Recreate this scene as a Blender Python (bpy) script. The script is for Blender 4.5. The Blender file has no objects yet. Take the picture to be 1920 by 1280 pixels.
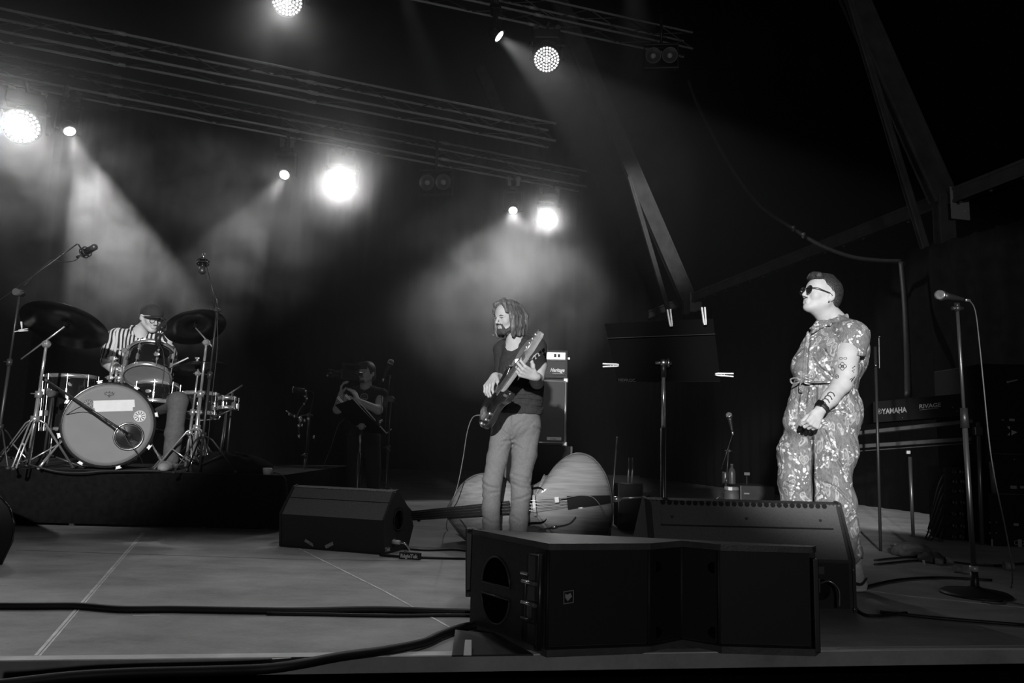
import bpy, bmesh, math, random
import numpy as np
from mathutils import Vector, Matrix, Quaternion
random.seed(7)
C = bpy.context.scene
COL = C.collection
PI = math.pi
V = Vector

# ---------------------------------------------------------------- camera
F_PX = 1400.0
CAM = V((0, 0, 0.71))
PITCH, ROLL = math.radians(7.73), math.radians(1.56)
fwd = V((0, math.cos(PITCH), math.sin(PITCH)))
upv = V((0, -math.sin(PITCH), math.cos(PITCH)))
rgt = V((1, 0, 0))
c_r = math.cos(ROLL) * rgt + math.sin(ROLL) * upv
c_u = -math.sin(ROLL) * rgt + math.cos(ROLL) * upv
cd = bpy.data.cameras.new('camera'); cam = bpy.data.objects.new('camera', cd); COL.objects.link(cam)
cd.sensor_width = 36; cd.lens = F_PX / 1920 * 36; cd.clip_start = 0.05; cd.clip_end = 200
cam.matrix_world = Matrix(((c_r.x, c_u.x, -fwd.x, CAM.x), (c_r.y, c_u.y, -fwd.y, CAM.y), (c_r.z, c_u.z, -fwd.z, CAM.z), (0, 0, 0, 1)))
C.camera = cam

def ray(px, py):
    return fwd + c_r * ((px - 960) / F_PX) - c_u * ((py - 640) / F_PX)
def at(px, py, Y):
    d = ray(px, py); return CAM + d * (Y / d.y)
def fl(px, py, z=0.0):
    d = ray(px, py); return CAM + d * ((z - CAM.z) / d.z)

# ---------------------------------------------------------------- world and exposure
w = bpy.data.worlds.new('night'); C.world = w; w.use_nodes = True
w.node_tree.nodes['Background'].inputs[0].default_value = (1, 1, 1, 1)
w.node_tree.nodes['Background'].inputs[1].default_value = 0.0012
C.view_settings.view_transform = 'Standard'; C.view_settings.look = 'None'
C.view_settings.gamma = 1.0; C.view_settings.exposure = 0.0; C.view_settings.use_curve_mapping = False
C.cycles.use_denoising = True
C.cycles.max_bounces = 6; C.cycles.diffuse_bounces = 2; C.cycles.glossy_bounces = 3
C.cycles.volume_bounces = 0; C.cycles.transmission_bounces = 4; C.cycles.transparent_max_bounces = 8
C.cycles.volume_step_rate = 4.0; C.cycles.volume_max_steps = 96
C.cycles.sample_clamp_indirect = 3.0
try: C.cycles.use_light_tree = True
except Exception: pass

def spot(name, pos, target, power, angle, blend=0.3, radius=0.06):
    l = bpy.data.lights.new(name, 'SPOT'); l.energy = power; l.spot_size = math.radians(angle)
    l.spot_blend = blend; l.shadow_soft_size = radius; l.color = (1, 1, 1)
    o = bpy.data.objects.new(name, l); COL.objects.link(o)
    o.location = pos; d = V(target) - V(pos)
    o.rotation_euler = d.to_track_quat('-Z', 'Y').to_euler()
    return o

# front-of-house spots hung over the audience, outside the frame
spot('front_spot', (-2.4, -9.0, 2.9), (1.76, 4.02, 1.10), 10500, 7.8, 0.5, 0.12)     # singer
spot('front_spot', (-1.6, -9.0, 3.3), (0.02, 5.15, 1.12), 9000, 8.2, 0.5, 0.12)     # bass player
spot('front_spot', (1.6, -9.0, 4.0), (-3.6, 6.2, 1.15), 11000, 10.8, 0.6, 0.12)      # drums
spot('front_spot', (-3.0, -4.0, 6.5), (-1.0, 7.6, 1.4), 60, 18.0, 0.8, 0.12)       # side of stage
spot('front_spot', (2.6, -6.0, 5.0), (0.42, 7.8, 1.25), 800, 5.5, 0.5, 0.12)        # unseen extra spot, added to brighten the bass amplifier
spot('added_top_spot', (.3, 4.2, 5.2), (-1.15, 3.3, 0), 190, 52.0, 1.0, 0.15)        # unseen wash added above the frame to brighten the open floor
spot('added_top_spot', (-1.6, 8.6, 6.6), (0.02, 5.15, 1.6), 190, 5.5, 0.5, 0.08)        # unseen lamp added above the frame to rim the bass player
spot('added_top_spot', (1.5, 9.6, 7.6), at(1220, 400, 15.8), 900, 24.0, 0.8, 0.1)        # unseen lamp added above the frame to pick out the far rafter
spot('added_flood', (1.5, -9.0, 2.2), (1.2, 10.0, 5.6), 380, 62.0, 0.5, 0.25)         # unseen dim flood, added to bring out trusses and tent beams
# ---------------------------------------------------------------- materials
MATS = {}
def mat(name, g, rough=0.6, metal=0.0, noise=0.0, nscale=20.0, bump=0.0, bscale=60.0, emit=0.0, coat=0.0, alpha=1.0, spec=0.5, trans=0.0):
    if name in MATS: return MATS[name]
    m = bpy.data.materials.new(name); m.use_nodes = True; nt = m.node_tree; b = nt.nodes['Principled BSDF']
    b.inputs['Base Color'].default_value = (g, g, g, 1); b.inputs['Roughness'].default_value = rough
    b.inputs['Metallic'].default_value = metal; b.inputs['Coat Weight'].default_value = coat
    b.inputs['Specular IOR Level'].default_value = spec
    b.inputs['Transmission Weight'].default_value = trans
    b.inputs['Alpha'].default_value = alpha
    tc = nt.nodes.new('ShaderNodeTexCoord')
    if emit:
        b.inputs['Emission Color'].default_value = (1, 1, 1, 1); b.inputs['Emission Strength'].default_value = emit
        m.cycles.emission_sampling = 'NONE'
    if noise:
        n = nt.nodes.new('ShaderNodeTexNoise'); n.inputs['Scale'].default_value = nscale; n.inputs['Detail'].default_value = 5
        nt.links.new(tc.outputs['Object'], n.inputs['Vector'])
        r = nt.nodes.new('ShaderNodeMapRange'); r.inputs['From Min'].default_value = .3; r.inputs['From Max'].default_value = .7
        r.inputs['To Min'].default_value = g * (1 - noise); r.inputs['To Max'].default_value = g * (1 + noise)
        nt.links.new(n.outputs['Fac'], r.inputs['Value']); nt.links.new(r.outputs[0], b.inputs['Base Color'])
    if bump:
        n2 = nt.nodes.new('ShaderNodeTexNoise'); n2.inputs['Scale'].default_value = bscale; n2.inputs['Detail'].default_value = 4
        nt.links.new(tc.outputs['Object'], n2.inputs['Vector'])
        bp = nt.nodes.new('ShaderNodeBump'); bp.inputs['Strength'].default_value = bump; bp.inputs['Distance'].default_value = .01
        nt.links.new(n2.outputs['Fac'], bp.inputs['Height']); nt.links.new(bp.outputs[0], b.inputs['Normal'])
    MATS[name] = m; return m
BLK = mat('black_paint', .022, .45, noise=.3, nscale=30)
BLKM = mat('black_matt_cloth', .005, .95, noise=.3, nscale=8, spec=.02)
BLKG = mat('black_gloss', .012, .12, coat=.5)
PLAS = mat('black_plastic', .018, .4)
RUB = mat('black_rubber', .02, .6)
CHROME = mat('chrome', .85, .24, .85)
STEEL = mat('steel', .55, .35, 1.0, noise=.15)
ALU = mat('aluminium', .45, .4, .9, noise=.2, nscale=12)
DSTEEL = mat('dark_steel', .10, .4, .7)
WHITE = mat('white_paint', .8, .5)
PAPER = mat('white_paper', .75, .8)
WOODP = mat('pale_wood', .62, .6, noise=.15, nscale=40)
SKIN = mat('skin', .52, .6, noise=.06, nscale=30, bump=.08, bscale=140, spec=.3)
GLINT = mat('bright_metal', .9, .25, 1.0)

# ---------------------------------------------------------------- object helpers
def tag(o, label=None, cat=None, group=None, kind=None):
    if label: o['label'] = label
    if cat: o['category'] = cat
    if group: o['group'] = group
    if kind: o['kind'] = kind
    return o
def thing(name, label, cat, loc=(0, 0, 0), rz=0.0, group=None):
    o = bpy.data.objects.new(name, None); COL.objects.link(o)
    o.location = loc; o.rotation_euler = (0, 0, rz); o.empty_display_size = .1
    return tag(o, label, cat, group)
def link_mesh(name, me, m, parent, smooth=False):
    o = bpy.data.objects.new(name, me); COL.objects.link(o)
    if m: me.materials.append(m)
    if parent: o.parent = parent
    if smooth: me.shade_smooth()
    return o
def root_inv(p):
    M = Matrix.Identity(4)
    while p is not None:
        M = (Matrix.Translation(p.location) @ p.rotation_euler.to_matrix().to_4x4()) @ M
        p = p.parent
    return M.inverted()

class MB:
    def __init__(s, M=None): s.v = []; s.f = []; s.M = M or Matrix.Identity(4); s.sm = []
    def add(s, vs, fs, smooth=False):
        n = len(s.v); s.v += [tuple(s.M @ V(p)) for p in vs]; s.f += [tuple(i + n for i in f) for f in fs]; s.sm += [smooth] * len(fs)
        return s
    def box(s, c, size, R=None, bev=0.0):
        c = V(c); h = V(size) * .5
        R = R or Matrix.Identity(3)
        if bev <= 0:
            vs = [c + R @ V((x * h.x, y * h.y, z * h.z)) for x in (-1, 1) for y in (-1, 1) for z in (-1, 1)]
            fs = [(0, 1, 3, 2), (4, 6, 7, 5), (0, 4, 5, 1), (2, 3, 7, 6), (0, 2, 6, 4), (1, 5, 7, 3)]
            return s.add(vs, fs)
        b = min(bev, h.x * .95, h.y * .95, h.z * .95)
        bm = bmesh.new(); bmesh.ops.create_cube(bm, size=1.0)
        for v in bm.verts: v.co = V((v.co.x * 2 * h.x, v.co.y * 2 * h.y, v.co.z * 2 * h.z))
        bmesh.ops.bevel(bm, geom=bm.edges[:] + bm.verts[:], offset=b, segments=2, profile=.6, affect='EDGES')
        vs = [c + R @ v.co for v in bm.verts]; fs = [[v.index for v in f.verts] for f in bm.faces]
        bm.free(); return s.add(vs, fs)
    def cyl(s, a, b, r1, r2=None, n=16, caps=True):
        a = V(a); b = V(b); r2 = r1 if r2 is None else r2; d = (b - a)
        q = d.to_track_quat('Z', 'Y') if d.length > 1e-9 else Quaternion()
        vs = []
        for p, r in ((a, r1), (b, r2)):
            for i in range(n):
                t = 2 * PI * i / n; vs.append(p + q @ V((r * math.cos(t), r * math.sin(t), 0)))
        fs = [(i, (i + 1) % n, n + (i + 1) % n, n + i) for i in range(n)]
        s.add(vs, fs, n > 7)
        if caps: 
            k = len(s.v) - 2 * n; s.f += [tuple(k + i for i in reversed(range(n))), tuple(k + n + i for i in range(n))]; s.sm += [False, False]
        return s
    def lathe(s, prof, o, ax, n=32, smooth=True, caps=True):
        if prof[0] == prof[-1]: caps = False
        o = V(o); q = V(ax).to_track_quat('Z', 'Y'); vs = []
        for r, h in prof:
            for i in range(n):
                t = 2 * PI * i / n; vs.append(o + q @ V((r * math.cos(t), r * math.sin(t), h)))
        fs = []
        for j in range(len(prof) - 1):
            for i in range(n): fs.append((j * n + i, j * n + (i + 1) % n, (j + 1) * n + (i + 1) % n, (j + 1) * n + i))
        if caps and prof[0][0] > 1e-6: fs.append(tuple(reversed(range(n))))
        if caps and prof[-1][0] > 1e-6: fs.append(tuple((len(prof) - 1) * n + i for i in range(n)))
        return s.add(vs, fs, smooth)
    def tube(s, pts, r, n=8, closed=False):
        pts = [V(p) for p in pts]; N = len(pts); rs = r if isinstance(r, (list, tuple)) else [r] * N
        t0 = (pts[1] - pts[0]).normalized(); nrm = t0.orthogonal().normalized(); vs = []
        for i, p in enumerate(pts):
            t = (pts[(i + 1) % N if closed else min(i + 1, N - 1)] - pts[(i - 1) if (closed or i) else 0])
            t = t.normalized() if t.length > 1e-9 else t0
            nrm = (nrm - t * nrm.dot(t)); nrm = nrm.normalized() if nrm.length > 1e-6 else t.orthogonal().normalized()
            bi = t.cross(nrm)
            for k in range(n):
                a = 2 * PI * k / n; vs.append(p + (nrm * math.cos(a) + bi * math.sin(a)) * rs[i])
        fs = []
        for i in range(N if closed else N - 1):
            j = (i + 1) % N
            for k in range(n): fs.append((i * n + k, i * n + (k + 1) % n, j * n + (k + 1) % n, j * n + k))
        if not closed: fs += [tuple(reversed(range(n))), tuple((N - 1) * n + k for k in range(n))]
        return s.add(vs, fs, True)
    def sph(s, c, r, n=16, sc=(1, 1, 1), R=None):
        R = R or Matrix.Identity(3); c = V(c); vs = [c + R @ V((0, 0, r * sc[2]))]; m = max(6, n // 2)
        for j in range(1, m):
            ph = PI * j / m
            for i in range(n):
                t = 2 * PI * i / n
                vs.append(c + R @ V((r * sc[0] * math.sin(ph) * math.cos(t), r * sc[1] * math.sin(ph) * math.sin(t), r * sc[2] * math.cos(ph))))
        vs.append(c + R @ V((0, 0, -r * sc[2]))); L = len(vs) - 1; fs = []
        for i in range(n):
            fs.append((0, 1 + i, 1 + (i + 1) % n)); fs.append((L, L - n + (i + 1) % n, L - n + i))
        for j in range(m - 2):
            for i in range(n): fs.append((1 + j * n + i, 1 + (j + 1) * n + i, 1 + (j + 1) * n + (i + 1) % n, 1 + j * n + (i + 1) % n))
        return s.add(vs, fs, True)
    def prism(s, poly, o, u, v, depth):
        """polygon in the plane o + a*u + b*v, extruded by vector depth"""
        o, u, v, d = V(o), V(u), V(v), V(depth); n = len(poly)
        vs = [o + u * a + v * b for a, b in poly]; vs += [p + d for p in vs]
        fs = [tuple(range(n)), tuple(reversed(range(n, 2 * n)))] + [(i, n + i, n + (i + 1) % n, (i + 1) % n) for i in range(n)]
        return s.add(vs, fs)
    def torus(s, c, ax, R_, r, n=40, k=8):
        q = V(ax).to_track_quat('Z', 'Y')
        return s.tube([V(c) + q @ V((R_ * math.cos(2 * PI * i / n), R_ * math.sin(2 * PI * i / n), 0)) for i in range(n)], r, k, True)
    def build(s, name, m, parent=None, world=True, fix=True):
        me = bpy.data.meshes.new(name)
        vs = s.v
        if world and parent is not None:
            I = root_inv(parent); vs = [tuple(I @ V(p)) for p in vs]
        me.from_pydata(vs, [], s.f); me.polygons.foreach_set('use_smooth', s.sm)
        if fix:
            bm = bmesh.new(); bm.from_mesh(me); bmesh.ops.recalc_face_normals(bm, faces=bm.faces); bm.to_mesh(me); bm.free()
        me.update()
        return link_mesh(name, me, m, parent)
def struct(name, mb, m): return tag(mb.build(name, m), kind='structure')
def solo(name, mb, m, label, cat, group=None): return tag(mb.build(name, m), label, cat, group)
def dup(root, loc=None, rot=None, label=None):
    r = root.copy(); COL.objects.link(r)
    if loc is not None: r.location = loc
    if rot is not None: r.rotation_euler = rot
    if label: r['label'] = label
    for ch in list(root.children):
        c = ch.copy(); COL.objects.link(c); c.parent = r
        for g in ch.children:
            d = g.copy(); COL.objects.link(d); d.parent = c
    return r
def text_mesh(name, s, size, o, u, v, m, parent, extrude=.001, shear=0.0, font_w=1.0, align='LEFT', bold=0.0):
    cu = bpy.data.curves.new(name, 'FONT'); cu.body = s; cu.size = size; cu.extrude = extrude; cu.shear = shear
    cu.align_x = align; cu.offset = bold; cu.resolution_u = 3
    t = bpy.data.objects.new(name, cu); COL.objects.link(t)
    dg = bpy.context.evaluated_depsgraph_get(); me = bpy.data.meshes.new_from_object(t.evaluated_get(dg))
    bpy.data.objects.remove(t)
    u = V(u).normalized(); v = V(v).normalized(); n = u.cross(v); o = V(o)
    I = root_inv(parent) if parent else Matrix.Identity(4)
    for vt in me.vertices:
        p = vt.co; vt.co = I @ (o + u * (p.x * font_w) + v * p.y + n * p.z)
    me.name = name
    me.materials.clear()
    return link_mesh(name, me, m, parent)
def curve_pts(pts, n=8):
    P = [V(p) for p in pts]; P = [P[0] * 2 - P[1]] + P + [P[-1] * 2 - P[-2]]; out = []
    for i in range(1, len(P) - 2):
        for k in range(n):
            t = k / n; a, b, c, d = P[i - 1:i + 3]
            out.append(.5 * ((2 * b) + (c - a) * t + (2 * a - 5 * b + 4 * c - d) * t * t + (3 * b - a - 3 * c + d) * t ** 3))
    out.append(P[-2]); return out
# ================================================================ setting
fm = bpy.data.materials.new('stage_plywood'); fm.use_nodes = True
nt = fm.node_tree; b = nt.nodes['Principled BSDF']; tc = nt.nodes.new('ShaderNodeTexCoord')
n1 = nt.nodes.new('ShaderNodeTexNoise'); n1.inputs['Scale'].default_value = 2.2; n1.inputs['Detail'].default_value = 8; n1.inputs['Roughness'].default_value = .65
n2 = nt.nodes.new('ShaderNodeTexNoise'); n2.inputs['Scale'].default_value = 55; n2.inputs['Detail'].default_value = 3
mp = nt.nodes.new('ShaderNodeMapping'); mp.inputs['Scale'].default_value = (1, 1.6, 1); mp.inputs['Rotation'].default_value = (0, 0, .05)
nt.links.new(tc.outputs['Object'], mp.inputs[0]); nt.links.new(mp.outputs[0], n1.inputs['Vector']); nt.links.new(tc.outputs['Object'], n2.inputs['Vector'])
r1 = nt.nodes.new('ShaderNodeMapRange'); r1.inputs['From Min'].default_value = .3; r1.inputs['From Max'].default_value = .7; r1.inputs['To Min'].default_value = .20; r1.inputs['To Max'].default_value = .46
nt.links.new(n1.outputs['Fac'], r1.inputs['Value'])
mx = nt.nodes.new('ShaderNodeMath'); mx.operation = 'MULTIPLY_ADD'; mx.inputs[1].default_value = .10; nt.links.new(n2.outputs['Fac'], mx.inputs[0]); nt.links.new(r1.outputs[0], mx.inputs[2])
nt.links.new(mx.outputs[0], b.inputs['Base Color']); b.inputs['Roughness'].default_value = .55; b.inputs['Specular IOR Level'].default_value = .35
bp = nt.nodes.new('ShaderNodeBump'); bp.inputs['Strength'].default_value = .15; bp.inputs['Distance'].default_value = .004; nt.links.new(n2.outputs['Fac'], bp.inputs['Height']); nt.links.new(bp.outputs[0], b.inputs['Normal'])

E0, E1 = fl(0, 1240), fl(1920, 1217)
ed = (E1 - E0).normalized(); en = V((-ed.y, ed.x, 0))
EL, ER = E0 - ed * 4, E1 + ed * 6
mb = MB(); zf = -.05
def slab(poly, z0, z1):
    n = len(poly); vs = [(x, y, z1) for x, y in poly] + [(x, y, z0) for x, y in poly]
    return vs, [tuple(range(n)), tuple(reversed(range(n, 2 * n)))] + [(i, (i + 1) % n, n + (i + 1) % n, n + i) for i in range(n)]
mb.add(*slab([(EL.x, EL.y), (ER.x, ER.y), (9.5, 19), (-12, 19)], -.05, 0)); struct('floor', mb, fm)
# metal lip and black skirt along the stage front
mb = MB(); a, c_ = EL - en * .0, ER - en * .0
q = Matrix(((ed.x, en.x, 0), (ed.y, en.y, 0), (0, 0, 1)))
mid = (EL + ER) / 2; L = (ER - EL).length
mb.box(mid + en * .026 + V((0, 0, -.007)), (L, .050, .022), q, .004); struct('trim_1', mb, mat('lip_metal', .75, .5, .0, noise=.25, nscale=6))
mb = MB(); mb.box(mid - en * .01 + V((0, 0, -.62)), (L, .02, 1.10), q); struct('trim_2', mb, BLKM)
mb = MB(); mb.box((0, 5, -1.2), (40, 40, .06)); struct('ground', mb, mat('dark_ground', .02, .9, noise=.4, nscale=2))
# black drape walls
def drape(name, a, b, z0, z1, m, amp=.06, wl=.35):
    a = V(a); b = V(b); d = b - a; L = d.length; d.normalize(); nn = V((-d.y, d.x, 0)); N = int(L / .06); vs = []; fs = []
    for i in range(N + 1):
        t = L * i / N; o = amp * (math.sin(t * 2 * PI / wl) + .4 * math.sin(t * 5.1 + 1))
        for off in (0, .02):
            p = a + d * t + nn * (o + off); vs += [(p.x, p.y, z0), (p.x, p.y, z1)]
    for i in range(N):
        k = i * 4; fs += [(k, k + 4, k + 5, k + 1), (k + 2, k + 3, k + 7, k + 6), (k + 1, k + 5, k + 7, k + 3), (k, k + 2, k + 6, k + 4)]
    mb = MB(); mb.add(vs, fs, True); return struct(name, mb, m)
drape('wall_back', (-12, 18.5, 0), (5.2, 18.5, 0), 0, 9.0, BLKM)
TENT = mat('tent_fabric', .008, .9, noise=.2, nscale=1.5, spec=.03)
# tent bones: eave line runs back along the right side
def eave(px, py, z=4.0): return fl(px, py, z)
eA, eB, eC = eave(1768, 372), eave(1290, 560), None
ex = (eB - eA); exn = ex.normalized()
eF = eA - exn * 3.6          # towards the audience
eZ = eB + exn * 7.0
perp = V((exn.y, -exn.x, 0)); perp = perp if perp.x > 0 else -perp
BEAM = mat('tent_beam_metal', .22, .5, .35, noise=.2, nscale=5)
def beam(mb, a, b, wv, w_, h_, ch=.012):
    """box profile with a keder groove: web + two flange ribs"""
    a = V(a); b = V(b); d = (b - a).normalized(); s_ = V(wv); s_ = (s_ - d * s_.dot(d)).normalized(); u_ = d.cross(s_)
    Lb = (b - a).length; R = Matrix((d, s_, u_)).transposed(); c = (a + b) / 2
    mb.box(c, (Lb, w_ * .7, h_), R, ch)
    for k in (-1, 1): mb.box(c + u_ * k * (h_ * .5 - .02), (Lb, w_, .04), R, .006)
    return mb
# wall behind the right side and sloping roof skin
def quad_slab(name, P, th, m):
    P = [V(p) for p in P]; n = (P[1] - P[0]).cross(P[3] - P[0]).normalized() * th
    mb = MB(); vs = P + [p + n for p in P]; mb.add(vs, [(0, 1, 2, 3), (7, 6, 5, 4), (0, 4, 5, 1), (1, 5, 6, 2), (2, 6, 7, 3), (3, 7, 4, 0)]); return struct(name, mb, m)
off = perp * .35
quad_slab('wall_right', [eF + off + V((0, 0, .1)), eZ + off + V((0, 0, .1)), V((eZ.x, eZ.y, -1.1)) + off, V((eF.x, eF.y, -1.1)) + off], .03, TENT)
# rafters: up and to the left from the eave, perpendicular to it
r1_dir = (at(1600, 0, eA.y - perp.y * 0 + .0) - eA)
def rafter_top(E, px, py):
    # point on the vertical plane through E perpendicular to the eave, seen at that pixel
    d = ray(px, py); n = exn; t = (E - CAM).dot(n) / d.dot(n); return CAM + d * t
T1 = rafter_top(eA, 1603, 0); T2 = rafter_top(eB, 1140, 215)
eC = eB + exn * 6.2; 
def ext(E, T, f): return E + (T - E) * f
sl = (T1 - eA); 
T2 = eB + sl.normalized() * (T2 - eB).length
R1 = eA + sl.normalized() * 9.0; R2 = eB + sl.normalized() * 9.0; R0 = eF + sl.normalized() * 9.0; R3 = eZ + sl.normalized() * 9.0
up = V((-sl.normalized().z * perp.x * -1, 0, 0))
nrm_roof = sl.normalized().cross(exn); nrm_roof = nrm_roof if nrm_roof.z > 0 else -nrm_roof
o_ = nrm_roof * .24
quad_slab('ceiling', [eF + o_, eZ + o_, R3 + o_, R0 + o_], .03, TENT)
t = thing('tent_frame', 'grey aluminium tent skeleton of sloping rafters and a long eave beam on the right', 'tent frame', (eA.x, eA.y, 0))
for nm, E in (('a', eA), ('b', eB), ('c', eC)):
    top = E + sl.normalized() * 9.0
    mb = MB(); beam(mb, E, top, exn, .14, .36); mb.build('rafter', BEAM, t)
    mb = MB(); beam(mb, V((E.x, E.y, -1.1)) + perp * .0, E + V((0, 0, .05)), exn, .13, .24); mb.build('post', BEAM, t)
    mb = MB(); mb.box(E + V((0, 0, -.10)) + perp * .12 - exn * .14, (.012, .28, .42), Matrix((exn, perp, V((0, 0, 1)))).transposed(), .003)
    for dz in (-.11, .08): mb.cyl(E + perp * .2 + V((0, 0, dz - .08)) - exn * .16, E + perp * .2 + V((0, 0, dz - .08)) - exn * .10, .012, n=8)
    pl = mb.build('corner_plate', mat('bare_plate', .75, .4, .2), t)
    # slim brace beside each rafter
    mb = MB(); st = E + V((0, 0, -.80)) - perp * .36 - exn * .08; en_ = E + sl.normalized() * 3.0 - exn * .16 - o_ * .9
    beam(mb, st, en_, exn, .06, .10, .006); mb.build('brace', BEAM, t)
for a_, b_ in ((eF, eA), (eA, eB), (eB, eC), (eC, eZ)):
    mb = MB(); beam(mb, a_ + perp * .05, b_ + perp * .05, perp, .10, .20, .008)
    n_ = int((b_ - a_).length / .45)
    for i in range(n_):
        p = a_ + (b_ - a_) * ((i + .5) / n_) + perp * .05; mb.box(p + V((0, 0, -.115)), (.03, .03, .02))
    mb.build('eave_beam', BEAM, t)
tent = t

# black masking drape on the right, under the eave
mk = thing('masking_drape', 'black masking drape hung under the eave beam behind the mixing desk', 'drape', (5.0, 9.0, 0))
a_ = fl(1400, 600, 2.6); 
m0 = eF + V((0, 0, -.85)) + off * -.4; m1 = eB + exn * 1.5 + V((0, 0, -.45)) + off * -.4
mb = MB(); N = 220; vs = []; fs = []
for i in range(N + 1):
    p = m0.lerp(m1, i / N) - perp * (.03 * math.sin(i * 1.1) + .35); z1 = m0.z + (m1.z - m0.z) * i / N + .015 * math.sin(i * 2.3)
    vs += [(p.x, p.y, 0), (p.x, p.y, z1)]
fs = [(2 * i, 2 * i + 2, 2 * i + 3, 2 * i + 1) for i in range(N)]
mb.add(vs, fs, True); mb.build('cloth', BLKM, mk, fix=False)

# ================================================================ trusses
TR = mat('truss_tube', .85, .4, .2, noise=.15, nscale=3)
def truss(label, a, b, w_=.235, bay=.5, r=.015):
    a = V(a); b = V(b); d = (b - a); L = d.length; d.normalize(); sd = V((d.y, -d.x, 0)); u = V((0, 0, 1))
    t = thing('lighting_truss', label, 'truss', a, 0, 'box trusses over the stage')
    cs = [sd * (x * w_ / 2) + u * (z * w_ / 2) for x, z in ((-1, -1), (1, -1), (1, 1), (-1, 1))]
    for c in cs:
        mb = MB().cyl(a + c, b + c, r, n=10)
        for k in range(1, int(L / 2)): mb.cyl(a + c + d * (2 * k - .06), a + c + d * (2 * k + .06), r * 1.5, n=10)
        mb.build('chord', TR, t)
    for i in range(4):
        c0, c1 = cs[i], cs[(i + 1) % 4]; mb = MB(); n = int(L / bay)
        for k in range(n):
            p = a + d * (L * k / n); q_ = a + d * (L * (k + 1) / n)
            mb.cyl(*((p + c0, q_ + c1) if k % 2 == 0 else (p + c1, q_ + c0)), .007, n=6, caps=False)
        mb.build('lacing', mat('lacing_tube', .16, .5, .4), t)
    return t
def zline(p0, p1, z, e0=0, e1=0):
    a, b = fl(*p0, z), fl(*p1, z); d = b - a; return a - d * e0, b + d * e1
TA = zline((0, 128), (1092, 340), 4.62, .12, 0.0); truss('silver box truss holding the lower row of stage lights, nearest the middle', *TA)
TB = zline((0, 47), (1035, 254), 4.74, .15, 0); truss('thin box truss running just above the lower row of lights', *TB)
TC = zline((960, 12), (1290, 84), 6.25, 2.2, 0); truss('upper box truss ending at top right above the twin blinder lamps', *TC)
TDIR = (TA[1] - TA[0]).normalized()

# ================================================================ lamps
LENS = mat('lit_lens', .9, .3, emit=9.0)
CELL = mat('lit_led_cell', .9, .3, emit=3.0)
def moving_head(name, label, lens, aim, ztop, rad, cells, power, angle, blend=.4, grp='x', glow=1.0):
    lens = V(lens); d = (V(aim) - lens).normalized(); s = rad / .18
    hc = lens - d * (.17 * s); pivot = hc
    t = thing(name, label, 'stage light', (pivot.x, pivot.y, ztop), 0, grp)
    side = d.cross(V((0, 0, 1))).normalized()
    base = V((pivot.x, pivot.y, ztop - .10)); fw = side.cross(V((0, 0, 1)))
    R = Matrix((side, fw, V((0, 0, 1)))).transposed()
    mb = MB().box(base, (.36 * s, .30 * s, .14 * s), R, .02); mb.cyl(base + V((0, 0, -.07 * s)), base + V((0, 0, -.11 * s)), .09 * s, n=20)
    mb.build('base', PLAS, t)
    mb = MB()
    for k in (-1, 1):
        mb = MB(); mb.box(base + side * k * .15 * s + V((0, 0, .10)), (.05, .04, .12), R); mb.cyl(base + side * k * .15 * s + V((0, 0, .15)) - fw * .03, base + side * k * .15 * s + V((0, 0, .15)) + fw * .03, .035, n=12)
        mb.build('clamp', ALU, t)
    A_t, B_t = (TA if ztop < 5 else TC); A_t, B_t = V(A_t), V(B_t); dt = (B_t - A_t); tt_ = max(0, min(1, (base - A_t).dot(dt) / dt.dot(dt))); pt = A_t + dt * tt_ + V((0, 0, -.10))
    MB().tube([base + V((0, 0, .05)), V((base.x, base.y, max(base.z + .12, pt.z - .03))), pt], .022, 8).build('hanging_arm', DSTEEL, t)
    mb = MB(); zb = base.z - .12 * s; aw = rad + .045
    mb.box(V((base.x, base.y, zb)), (2 * aw + .05, .12 * s, .035), R, .01)
    for k in (-1, 1):
        p0 = V((base.x, base.y, zb)) + side * k * aw; p1 = pivot + side * k * aw
        mb.box((p0 + p1) / 2, (.045, .10 * s, abs(p0.z - p1.z) + .10), R, .012)
    mb.build('yoke', PLAS, t)
    mb = MB().lathe([(rad * .5, -.17 * s), (rad * .8, -.15 * s), (rad * .98, -.05 * s), (rad * 1.04, .10 * s), (rad * 1.05, .165 * s), (rad * .99, .17 * s), (rad * .98, .155 * s), (0, .150 * s)], hc, d, 36)
    hd = mb.build('head', PLAS, t)
    q = d.to_track_quat('Z', 'Y')
    if cells:
        mb = MB(); rings = [(0, 1), (1, 6), (2, 12), (3, 18), (4, 24)]
        for k, n in rings:
            rr = rad * .215 * k; 
            for i in range(n):
                an = 2 * PI * (i + .5 * (k % 2)) / n
                c = hc + d * (.158 * s) + q @ V((rr * math.cos(an), rr * math.sin(an), 0))
                mb.sph(c, rad * .082, 10, (1, 1, .5), q.to_matrix())
        mb.build('led_cells', CELL, t)
    else:
        mb = MB().lathe([(0, .002), (rad * .6, .0), (rad * .9, -.006)], hc + d * (.163 * s), d, 32); mb.build('lens', LENS, t)
    l = spot('lamp', lens + d * .03, V(aim), power, angle, blend, rad * (.9 if cells else .6))
    l.parent = t; I = root_inv(t); l.location = I @ l.location
    return t
G1, G2 = 'led wash lights hung from the trusses', 'spot lights hung from the trusses'
ZA, ZC = 4.0, 5.6
aimf = V((-.6, 3.2, 0.2))
L1 = fl(40, 237, ZA); L2 = fl(638, 345, ZA); L3 = fl(1027, 410, ZA); L4 = fl(538, 3, ZC); L5 = fl(1025, 112, ZC)
moving_head('wash_light', 'glaring round led wash light at the far left above the drum kit', L1, (-2.2, 1.5, 1.3), 4.44, .185, 1, 190, 66, .9, G1)
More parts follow.
